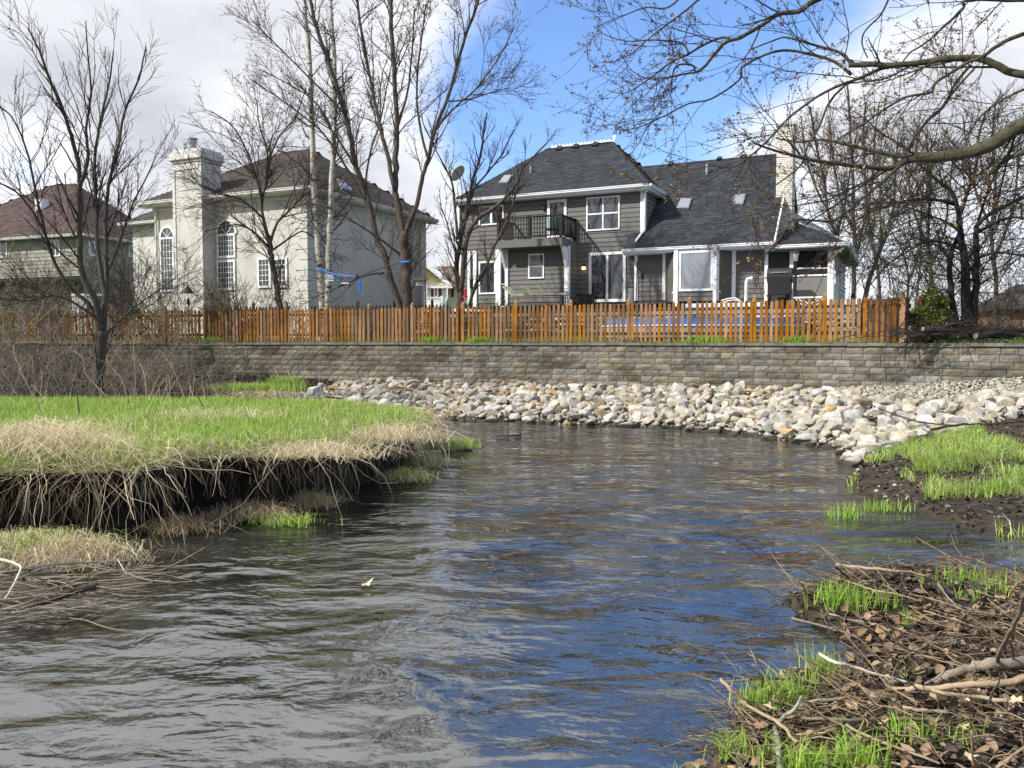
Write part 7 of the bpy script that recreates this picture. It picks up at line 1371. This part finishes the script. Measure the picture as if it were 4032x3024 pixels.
for i, (x_, y_, w_, lab, c_) in enumerate([(675, 1080, 90, 'pale orange maple leaf caught at the forked stick', 0), (775, 1145, 70, 'brown maple leaf below the lichen branch', 1), (620, 1185, 70, 'folded tan leaf left of the standing lichen branch', 2), (580, 1190, 60, 'brown leaf at the lower left of the debris', 1), (1270, 1010, 80, 'curled brown leaf on the debris heap centre', 2), (1400, 1030, 70, 'tan curled leaf right of the heap centre', 2), (1210, 900, 80, 'grey brown crumpled leaf above the heap centre', 1),
        (1850, 1030, 70, 'pale leaf beside the second tan log', 0), (2160, 1040, 110, 'large pale leaf at the right edge', 0), (1520, 1215, 60, 'small brown leaf right of the lower grass', 1), (1670, 1190, 60, 'rust brown leaf near the end of the olive pole', 1), (1840, 1200, 80, 'tan maple leaf right of the olive pole end', 2), (1880, 1375, 90, 'pale flattened leaf at the bottom right', 0), (800, 412, 34, 'small orange leaf on the tip of the debris', 0), (1130, 510, 40, 'whitish leaf on the debris tip', 0), (1490, 525, 40, 'tan leaf right of the debris tip', 2), (1465, 605, 60, 'light tan leaf on the mud centre', 2), (1750, 745, 60, 'brown leaf on the mud right of centre', 1), (1230, 1040, 60, 'orange brown leaf over the olive pole', 2)]):
    px, py = c11(x_, y_); P = atZ(px, py, .25); z_ = tz(P.x, P.y) + .08; big_leaf(px, py, z_, w_ * .3552, lab, c_, 20 + i, .02, (random.Random(i).uniform(-.6, .6), random.Random(i + 9).uniform(-.5, .5)))
# tufts on the near bank
for i, (x_, y_, r, n, L, lab, wd) in enumerate([(1130, 400, .24, 520, (.14, .3), 'bright green grass tuft standing in the shallow inlet', 1.6), (1380, 410, .09, 70, (.1, .2), 'sparse grass blades right of the inlet tuft', 1.5), (1500, 520, .06, 40, (.12, .22), 'few tall blades on the debris right of the inlet tuft', 1), (1880, 300, .28, 340, (.10, .2), 'short green grass on the mud ridge by the right inlet', 2.2), (1900, 430, .12, 70, (.08, .16), 'small grass tuft below the mud ridge', 1.6), (2040, 390, .14, 90, (.1, .2), 'grass tuft at the right below the bright inlet', 1.5),
        (970, 800, .14, 300, (.14, .3), 'green tuft behind the white peeled stick', 1.6), (740, 980, .17, 520, (.12, .28), 'dense green tuft under the dark bark branch', 1.7), (560, 960, .13, 200, (.1, .22), 'green tuft by the forked orange stick', 1.4), (440, 1230, .12, 200, (.1, .22), 'green tuft at the lower left tip of the debris', 1.4), (120, 1370, .06, 34, (.1, .2), 'lone grass blades at the water left of the debris', 2), (620, 1290, .15, 130, (.08, .18), 'thin green blades below the folded leaf', 1.8),
        (900, 1440, .16, 380, (.14, .28), 'dense green tuft at the bottom centre of the bank', 1.5), (1200, 1440, .15, 300, (.14, .3), 'tall broad bladed tuft at the bottom of the bank', 1.4), (1400, 1290, .08, 60, (.12, .24), 'slim grass blades above the bottom tuft', 1.2), (1570, 1320, .1, 90, (.1, .2), 'grass blades right of the bottom tufts', 1.6), (1850, 1330, .1, 60, (.1, .2), 'sparse grass near the yellow stalk', 1.6), (1500, 830, .03, 16, (.08, .14), 'single small grass sprig on the mud', 1)]):
    px, py = c11(x_, y_); tuft(lab, px, py, .14, r * .62, int(n * .42), 200 + i, (L[0] * .8, L[1] * .85), GREEN[:4], wd, w=(.004, .009), lean=.4)
tuft('thin reeds standing in the shallow water of the right inlet', 1828, 1118, .0, .12, 60, 240, (.1, .24), GREEN[:3], 2.0, zt=-.02, lean=.15, w=(.008, .014))
tuft('small grass tuft on the mud spit', 1900, 1098, .05, .16, 80, 241, (.08, .2), GREEN[:3], 2.5, zt=.02)
# brush pile and pink flag beside the fence end
for i, (px, py, ln, r, an, lab) in enumerate([(2005, 725, 1.1, .05, .1, 'lowest left log of the brush pile on the wall'), (2040, 716, 1.3, .06, -.15, 'dark log across the left of the brush pile'), (2085, 722, 1.6, .07, .12, 'thick long log in the middle of the brush pile'), (2110, 708, 1.5, .05, -.2, 'upper dark log of the brush pile'), (2150, 724, 1.2, .08, .05, 'thickest log at the right of the brush pile'), (2175, 714, 1.3, .06, -.1, 'dark log near the right end of the brush pile'), (2060, 703, 1.0, .035, .3, 'thin top branch of the brush pile'), (2130, 728, 1.7, .045, -.05, 'long log at the foot of the brush pile')]):
    P = atY(px, py, 19.6 + .12 * (i % 4)); d = Vector((math.cos(an), .35 * math.sin(i * 2.1), math.sin(an) * .6)).normalized(); mbk = MB().tube([-d * ln / 2, Vector((0, 0, .03)), d * ln / 2], [r * 1.05, r, r * .8], 8); lg = mbk.build('log', mb_dark, None, smooth=True, loc=P); tag(lg, lab, 'log')
    e_ = -d * (ln / 2 + .002); MB().tube([e_, e_ - d * .004], r * .9, 8).build('cut_end', mw1, lg)
rgb = np.random.default_rng(6); n_ = 420; c0 = atY(2090, 718, 19.8); P = np.zeros((n_, 6, 3)); cur = np.array(c0)[None] + rgb.normal(0, 1, (n_, 3)) * np.array([1.1, .3, .07]); cur[:, 2] = np.clip(cur[:, 2], 1.95, 2.4); P[:, 0] = cur; d = unit(rgb.normal(size=(n_, 3)) * np.array([1, .5, .25]) + np.array([0, 0, .08]))
for q in range(1, 6): d = unit(d + rgb.normal(size=(n_, 3)) * .14); cur = cur + d * .14; P[:, q] = cur
tw = Twigs(); tw.add(P, np.linspace(1, .4, 6)[None] * rgb.uniform(.004, .015, (n_, 1))); tag(tw.build('brush_pile', mb_twigd, None, kind='stuff'), 'tangle of dark cut branches piled on top of the wall')
P = atY(1965, 722, 20.2); fl = MB().tube([(0, 0, -.3), (0, 0, .18)], .004, 4).build('marker_flag', mgalv, None, loc=P); tag(fl, 'pink marker flag beside the end post of the fence', 'flag'); MB().poly([(0, 0, .18), (.11, .02, .06), (.08, -.02, -.02), (0, 0, .02)], .003, (0, 1, 0)).build('pennant', mat('pink', (.6, .04, .18), rough=.6), fl)

# ------------------------------------------------------------------ yard: pool, terrace, patio things, feeders
P = atY(1517, 697, 27.4); pl = empty('swimming_pool', (P.x, P.y, 2.1), -R(8), 'above ground swimming pool with bright blue cover behind the picket fence', 'pool'); n = 36; rx, ry = 3.3, 1.7
def oval(mb, rx, ry, z0, z1, rxi=None):
    vs = [(math.cos(a) * rx, math.sin(a) * ry, z) for z in (z0, z1) for a in [2 * math.pi * i / n for i in range(n)]]; mb.add(vs, [(i, (i + 1) % n, n + (i + 1) % n, n + i) for i in range(n)]); return mb
oval(MB(), rx, ry, 0, .36).build('wall', mat('pool_wall', (.20, .18, .14), (.36, .32, .25), 3, .9), pl)
oval(MB(), rx + .04, ry + .04, .36, .40).add([(math.cos(2 * math.pi * i / n) * (rx + .04), math.sin(2 * math.pi * i / n) * (ry + .04), .40) for i in range(n)], [tuple(range(n))]).build('rim', mwhite, pl)
mblue = mat('blue_tarp', (.02, .13, .46), (.04, .20, .60), 5, .35, .4, 20, spec=.5); oval(MB(), rx - .02, ry - .02, .40, .62).add([(math.cos(2 * math.pi * i / n) * (rx - .02), math.sin(2 * math.pi * i / n) * (ry - .02), .62 + .03 * math.sin(i)) for i in range(n)], [tuple(range(n))]).build('cover', mblue, pl)
mst_a = mat('terrace_stone', (.22, .19, .15), (.40, .36, .30), 4, .9, .6, 20, rnd=.3, c3_=(.14, .11, .08)); tw_ = empty('terrace_wall', G.W((0, -4.2, 0)), -R(25.5), 'low dry stacked stone terrace wall seen between the pickets', 'wall')
rs = random.Random(8); sm = [hull_mesh(14, 600 + i, mst_a, (1, .8, .45), 'stone') for i in range(4)]; zz_ = 2.25; rw_ = 0
while zz_ < GZ - .62 and rw_ < 6:
    x = L_ - 2 + rs.random() * .2
    while x < q1 + 1 and len(tw_.children) < 295: wd = rs.uniform(.34, .62); link('stone', rs.choice(sm), tw_, (x + wd / 2, rs.uniform(-.04, .04) + rw_ * .07, zz_ + .11), (0, 0, rs.uniform(-.1, .1)), (wd * 1.15, .4, .5)); x += wd
    zz_ += .21; rw_ += 1
MB().box(L_ - 2, q1 + 1, .25 + .1, .8, 1.8, GZ - .55).build('core', mat('terrace_core', (.05, .04, .03), rough=.95), tw_)
PV = -2.0
def yard(px, py, v=PV): s, z = G.V((px, py), v); return s, z
def chair_lounge(px, label, rz=0, m=None, ln=1.5):
    s = G.V((px, 650), PV)[0]; e_ = empty('lounge_chair', G.W((s, PV, GZ + .02)), -R(25.5) + rz, label, 'lounge chair'); mc_ = m or mat('striped_cushion', (.42, .44, .20), (.62, .62, .45), 30, .8, stretch=(1, 9, 1))
    MB().poly([(-ln * .35, -.3, .34), (ln * .5, -.3, .34), (ln * .5, -.3, .43), (-ln * .35, -.3, .43)], .6, (0, 1, 0)).build('seat', mc_, e_); MB().poly([(-ln * .35, -.3, .36), (-ln * .62, -.3, .72), (-ln * .60, -.3, .78), (-ln * .33, -.3, .45)], .6, (0, 1, 0)).build('backrest', mc_, e_)
    for a in (-.3, .45):
        for b in (-.27, .27): MB().tube([(a * ln, b, 0), (a * ln, b, .34)], .014, 5).build('leg', mgalv, e_)
    return e_
chair_lounge(1135, 'reclined lounge chair with green striped cushion left of the patio'); chair_lounge(1175, 'flat lounge chair with green striped cushion nearest the inner corner', .1); chair_lounge(1198, 'lounge chair with faded floral cushion beside the wire trellis', .2, mat('floral_cushion', (.5, .35, .3), (.6, .55, .5), 12, .8), 1.1)
def grid_trellis(px, py0, py1, wpx, label, v=-1.2):
    s, z1 = G.V((px, py0), v); _, z0 = G.V((px, py1), v); wd = wpx / F * 33; e_ = empty('wire_trellis', G.W((s, v, GZ)), -R(25.5), label, 'trellis'); mb = MB(); h = z1 - GZ
    for i in range(5): mb.box(-wd / 2 + wd * i / 4 - .008, -wd / 2 + wd * i / 4 + .008, -.008, .008, 0, h)
    for j in range(5): mb.box(-wd / 2, wd / 2, -.01, .006, h * (j + 1) / 5 - .016, h * (j + 1) / 5)
    mb.build('wire_grid', mblack, e_)
a = c3(960, 1355); b = c3(960, 1440); grid_trellis(a[0], a[1], b[1], 19, 'black wire trellis before the white corner post'); a = c3(1105, 1305); grid_trellis(a[0], a[1], 650, 26, 'black wire trellis beside the porch light', -.7)
def onpatio(px, v=PV): s = G.V((px, 650), v)[0]; return G.W((s, v, GZ + .02))
e_ = empty('planter', onpatio(c3(1115, 0)[0], -1.0), -R(25.5), 'low black planter box left of the sliding door', 'planter'); MB().box(-.35, .35, -.2, .2, 0, .36).build('box', mblack, e_); MB().box(-.38, .38, -.23, .23, .36, .4).build('rim', mblack, e_)
e_ = empty('patio_heater', onpatio(c3(1445, 0)[0], -.8), 0, 'silver cylinder with dark handle beside the sliding door', 'canister'); MB().tube([(0, 0, 0), (0, 0, .62)], .13, 12).build('body', mgalv, e_); MB().tube([(.22, 0, 0), (.25, 0, 1.75)], .02, 6).build('handle', mblack, e_); e_.name = 'canister'
e_ = empty('patio_torch', onpatio(c3(1528, 0)[0], -1.0), 0, 'thin black garden torch in front of the lap siding', 'torch'); MB().tube([(0, 0, 0), (0, 0, 1.0)], .012, 6).build('pole', mblack, e_); MB().tube([(0, 0, .95), (0, 0, 1.2)], .07, 8).build('lantern', mblack, e_)
e_ = empty('vent_pipe', onpatio(c4(990, 0)[0], -.9), 0, 'white plastic pipe with bent top before the siding', 'pipe'); MB().tube([(0, 0, -.3), (0, 0, .72), (.05, 0, .84), (.18, 0, .86)], .065, 10).build('pipe', mwhite, e_); MB().tube([(.16, 0, .86), (.22, 0, .86)], .08, 10).build('collar', mwhite, e_)
e_ = empty('grill', onpatio(c4(1235, 0)[0], -1.2), -R(25), 'black covered grill with wire shelf before the screen door', 'grill'); MB().box(-.4, .4, -.28, .28, .2, .85).build('cabinet', mblack, e_); MB().tube([(-.45, 0, .9), (.45, 0, .9)], .29, 12).build('hood', mat('grill_hood', (.03, .03, .032), rough=.35), e_); MB().box(-.75, -.4, -.25, .25, .82, .86).build('shelf', mgalv, e_); MB().tube([(-.3, -.3, 1.0), (.3, -.3, 1.0)], .02, 6).build('handle', mgalv, e_)
for a in (-.37, .37): MB().box(a - .02, a + .02, -.25, .25, 0, .2).build('leg', mblack, e_)
e_ = empty('lamp_post', onpatio(c4(1347, 0)[0], -2.0), 0, 'black lamp post with glass lantern in front of the porch', 'lamp post'); MB().tube([(0, 0, -.5), (0, 0, 1.32)], .045, 8).tube([(-.15, 0, .85), (.15, 0, .85)], .015, 6).build('post', mblack, e_); MB().tube([(0, 0, 1.34), (0, 0, 1.64)], [.06, .11], 6).build('lantern', glass('lantern_glass', (.3, .3, .28), .1), e_); MB().tube([(0, 0, 1.32), (0, 0, 1.345)], .09, 6).tube([(0, 0, 1.64), (0, 0, 1.76)], [.14, .02], 6).build('lantern_frame', mblack, e_)
e_ = empty('handrail', onpatio(c4(1360, 0)[0], -1.6), 0, 'white pipe handrail arching in front of the porch screen', 'handrail'); q = [G.W((G.V(c4(a, b), -1.6)[0], -1.6, G.V(c4(a, b), -1.6)[1])) - e_.location for a, b in ((1352, 1300), (1352, 1222), (1372, 1211), (1500, 1209), (1615, 1210), (1635, 1225), (1637, 1320))]; MB().tube(q, .022, 6).build('pipe', mwhite, e_)
e_ = empty('pool_ladder', onpatio(c4(880, 0)[0], -3.2), 0, 'white curved pool ladder rails rising behind the fence', 'ladder')
for k_ in (0, 1): q = [G.W((G.V(c4(a, b + k_ * 12), -3.2)[0], -3.2 + .25 * k_, G.V(c4(a, b + k_ * 12), -3.2)[1])) - e_.location for a, b in ((812, 1445), (860, 1430), (910, 1425), (945, 1440), (950, 1520))]; MB().tube(q, .022, 6).build('rail', mwhite, e_)
# lattice
a = G.V(c4(1335, 1428), -2.1); b = G.V(c4(1575, 1430), -2.1); lt = empty('lattice_panel', G.W((a[0], -2.1, 0)), -R(25.5), 'white diagonal lattice panel below the porch', 'lattice'); wd = b[0] - a[0]; z1_ = a[1]; z0_ = z1_ - .75
k = -.75
while k < wd:
    for sgn in (1, -1):
        x0, x1 = (k, k + .75) if sgn > 0 else (k + .75, k); t0 = max(0, min(1, (0 - min(x0, x1)) / .75)); 
        if k < 0 or k + .75 > wd: continue
        MB().hexa([(x0 - .02, -.006 * sgn, z0_), (x0 + .02, -.006 * sgn, z0_), (x0 + .02, .005 - .006 * sgn, z0_), (x0 - .02, .005 - .006 * sgn, z0_), (x1 - .02, -.006 * sgn, z1_), (x1 + .02, -.006 * sgn, z1_), (x1 + .02, .005 - .006 * sgn, z1_), (x1 - .02, .005 - .006 * sgn, z1_)]).build('slat', mwhite, lt)
    k += .115
MB().box(0, wd, -.02, .02, z1_, z1_ + .05).build('top_rail', mwhite, lt)
# dark picket fence further back
bf = empty('dark_fence', atY(640, 662, 33), 0, 'dark old picket fence with gothic posts behind the orange fence', 'fence'); p0 = atY(440, 660, 34.5); p1 = atY(975, 660, 31.5); L2 = (p1 - p0).length; nn = int(L2 / .15); mdk = mat('dark_fence_wood', (.035, .03, .022), (.07, .06, .04), 4, .9); pkm = picket_mesh(1.25, .08, mdk, False)
for i in range(nn): q = p0.lerp(p1, i / nn) - bf.location; link('picket', pkm, bf, (q.x, q.y, 2.2 - bf.location.z - .02))
for zr in (.3, 1.0): a_, b_2 = p0 - bf.location, p1 - bf.location; z = 2.2 - bf.location.z + zr; MB().hexa([(a_.x, a_.y + .02, z), (b_2.x, b_2.y + .02, z), (b_2.x, b_2.y + .05, z), (a_.x, a_.y + .05, z), (a_.x, a_.y + .02, z + .08), (b_2.x, b_2.y + .02, z + .08), (b_2.x, b_2.y + .05, z + .08), (a_.x, a_.y + .05, z + .08)]).build('rail', mdk, bf)
for i in range(7): q = p0.lerp(p1, (i + .5) / 7) - bf.location; MB().box(q.x - .05, q.x + .05, q.y, q.y + .1, 2.1 - bf.location.z, 3.5 - bf.location.z).add([(q.x - .06, q.y - .01, 3.5 - bf.location.z), (q.x + .06, q.y - .01, 3.5 - bf.location.z), (q.x + .06, q.y + .11, 3.5 - bf.location.z), (q.x - .06, q.y + .11, 3.5 - bf.location.z), (q.x, q.y + .05, 3.65 - bf.location.z)], [(0, 3, 2, 1), (0, 1, 4), (1, 2, 4), (2, 3, 4), (3, 0, 4)]).build('post', mdk, bf)
# bird feeders
mfeed = mat('feeder_wood', (.20, .19, .17), (.32, .30, .27), 8, .85)
def pole_at(px, py, Y): return atY(px, py, Y)
P = atY(907, 618, 28.0); e_ = empty('bird_feeder', P, 0, 'grey wooden hopper bird feeder on a pole right of the V maple', 'bird feeder'); MB().box(-.16, .16, -.12, .12, .0, .03).build('tray', mfeed, e_); MB().box(-.12, .12, -.07, .07, .03, .2).build('seed_box', mat('feeder_clear', (.4, .4, .38), rough=.3), e_); MB().poly([(-.2, -.17, .17), (.2, -.17, .17), (.2, 0, .28), (-.2, 0, .28)], .02, (0, 0, 1)).poly([(-.2, .0, .28), (.2, .0, .28), (.2, .17, .17), (-.2, .17, .17)], .02, (0, 0, 1)).build('roof', mat('feeder_roof', (.05, .045, .04), rough=.8), e_); MB().tube([(.15, 0, -1.2), (.15, 0, .0)], .018, 6).build('pole', mgalv, e_)
P = atY(406, 632, 29); e_ = empty('bird_feeder', P, 0, 'black cone baffle bird feeder on a thin pole left of the chimney base', 'bird feeder'); MB().tube([(0, 0, -.02), (0, 0, .2), (0, 0, .26)], [.23, .05, .012], 12).build('baffle', mblack, e_); MB().tube([(0, 0, -1.4), (0, 0, .3)], .014, 6).build('pole', mblack, e_); MB().tube([(0, 0, -.42), (0, 0, -.22)], .05, 8).build('seed_tube', mblack, e_)
P = atY(*c1(1526, 1412), 29); e_ = empty('bird_feeder', P, 0, 'brown lantern shaped bird feeder right of the cone baffle', 'bird feeder'); MB().box(-.07, .07, -.07, .07, -.08, .09).build('seed_box', mat('feeder_brown', (.08, .06, .03), rough=.7), e_); MB().tube([(0, 0, .09), (0, 0, .17)], [.13, .04], 4).build('roof', MATS['feeder_brown'], e_); MB().tube([(0, 0, -1.2), (0, 0, -.08)], .014, 6).build('pole', mblack, e_); MB().box(-.1, .1, -.1, .1, -.11, -.08).build('tray', MATS['feeder_brown'], e_)
P = atY(*c3(243, 1385), 27.5); e_ = empty('bird_feeder', P, 0, 'red hummingbird feeder hanging right of the multi stemmed tree', 'bird feeder'); MB().tube([(0, 0, -.12), (0, 0, .1)], .045, 8).build('bottle', mat('red_glass', (.5, .02, .03), rough=.2), e_); MB().tube([(0, 0, -.17), (0, 0, -.12)], .09, 10).build('tray', mat('red_plastic', (.5, .02, .03), rough=.4), e_); MB().tube([(0, 0, .1), (0, 0, .6)], .004, 4).build('wire', mblack, e_)
P = atY(*c3(288, 1322), 27.3); e_ = empty('bird_feeder', P, 0, 'black tube bird feeder between the stems before the grey house bay', 'bird feeder'); MB().tube([(0, 0, -.16), (0, 0, .12)], .06, 8).build('seed_tube', mblack, e_); MB().tube([(0, 0, .12), (0, 0, .2)], [.09, .02], 8).build('cap', mblack, e_); MB().tube([(0, 0, .2), (0, 0, .6)], .005, 4).build('wire', mblack, e_)
# slackline with hanging toys
LB = mat('blue_webbing', (.02, .12, .55), (.03, .18, .7), 20, .6); e_ = empty('slackline', atY(*c2(640, 1220), 29), 0, 'blue and black climbing line strung from the birches to the V maple', 'slackline'); o_2 = e_.location
def ln2(pts, r, Y0=29, Y1=27): return [atY(*c2(a, b), Y0 + (Y1 - Y0) * (a - 640) / 670) - o_2 for a, b in pts]
MB().tube(ln2([(640, 1218), (700, 1228), (760, 1252), (850, 1266), (925, 1268)], 1), .022, 5).build('blue_strap', LB, e_); MB().tube(ln2([(925, 1270), (1050, 1228), (1150, 1195), (1250, 1165)], 1), .022, 5).build('black_strap', mblack, e_); MB().tube(ln2([(1245, 1166), (1310, 1160)], 1), .03, 6).build('tree_wrap', LB, e_); MB().tube(ln2([(640, 1218), (690, 1222)], 1), .03, 6).build('tree_wrap', LB, e_); MB().tube(ln2([(928, 1258), (936, 1284)], 1), .06, 6).build('ratchet', mblack, e_)
def hangt(x, y0, y1, label, name, m, kind): 
    P = atY(*c2(x, y0), 29 - 2 * (x - 640) / 670); h = (y1 - y0) * .2977 / F * 28; r = empty(name, P, 0, label, 'swing toy')
    if kind == 'ladder':
        [MB().tube([(a, 0, 0), (a, 0, -h)], .01, 4).build('rope', LB, r) for a in (-.1, .1)]
        for j in range(4): MB().tube([(-.11, 0, -h * (j + 1) / 4), (.11, 0, -h * (j + 1) / 4)], .015, 5).build('rung', m, r)
    elif kind == 'ring':
        MB().tube([(0, 0, 0), (0, 0, -h * .6)], .01, 4).build('rope', m, r); MB().tube([(math.cos(a) * h * .2, 0, -h * .8 + math.sin(a) * h * .2) for a in [i * math.pi / 6 for i in range(13)]], .015, 5).build('ring', m, r)
    elif kind == 'bar': [MB().tube([(a, 0, 0), (a, 0, -h)], .01, 4).build('rope', m, r) for a in (-.1, .1)]; MB().tube([(-.14, 0, -h), (.14, 0, -h)], .022, 6).build('bar', mwhite, r)
    elif kind == 'ball': MB().tube([(0, 0, 0), (0, 0, -h * .85)], .01, 4).build('rope', m, r); MB().tube([(0, 0, -h * .8), (0, 0, -h * .9), (0, 0, -h)], [.03, .06, .03], 8).build('knob', m, r)
    else: MB().poly([(-.03, 0, 0), (.03, 0, 0), (.06, .02, -h * .6), (.03, 0, -h), (-.04, 0, -h * .9)], .01, (0, 1, 0)).build('strap', m, r)
mteal = mat('teal_rope', (.03, .25, .3), rough=.6)
hangt(740, 1248, 1300, 'rope ladder with white rungs hanging beside the right birch', 'rope_ladder', mwhite, 'ladder'); hangt(782, 1262, 1330, 'teal ring hanging left on the blue line', 'hanging_ring', mteal, 'ring'); hangt(797, 1264, 1320, 'teal ring hanging right next to the other ring', 'hanging_ring', mteal, 'ring'); hangt(820, 1266, 1335, 'red rope with knob on the blue line', 'hanging_rope', mred, 'ball'); hangt(845, 1267, 1320, 'red trapeze with white bar on the blue line', 'trapeze', mred, 'bar'); hangt(877, 1268, 1338, 'black climbing knob hanging from the line', 'climbing_knob', mblack, 'ball'); hangt(948, 1285, 1395, 'bright blue strap dangling from the ratchet', 'loose_strap', LB, 'strap')
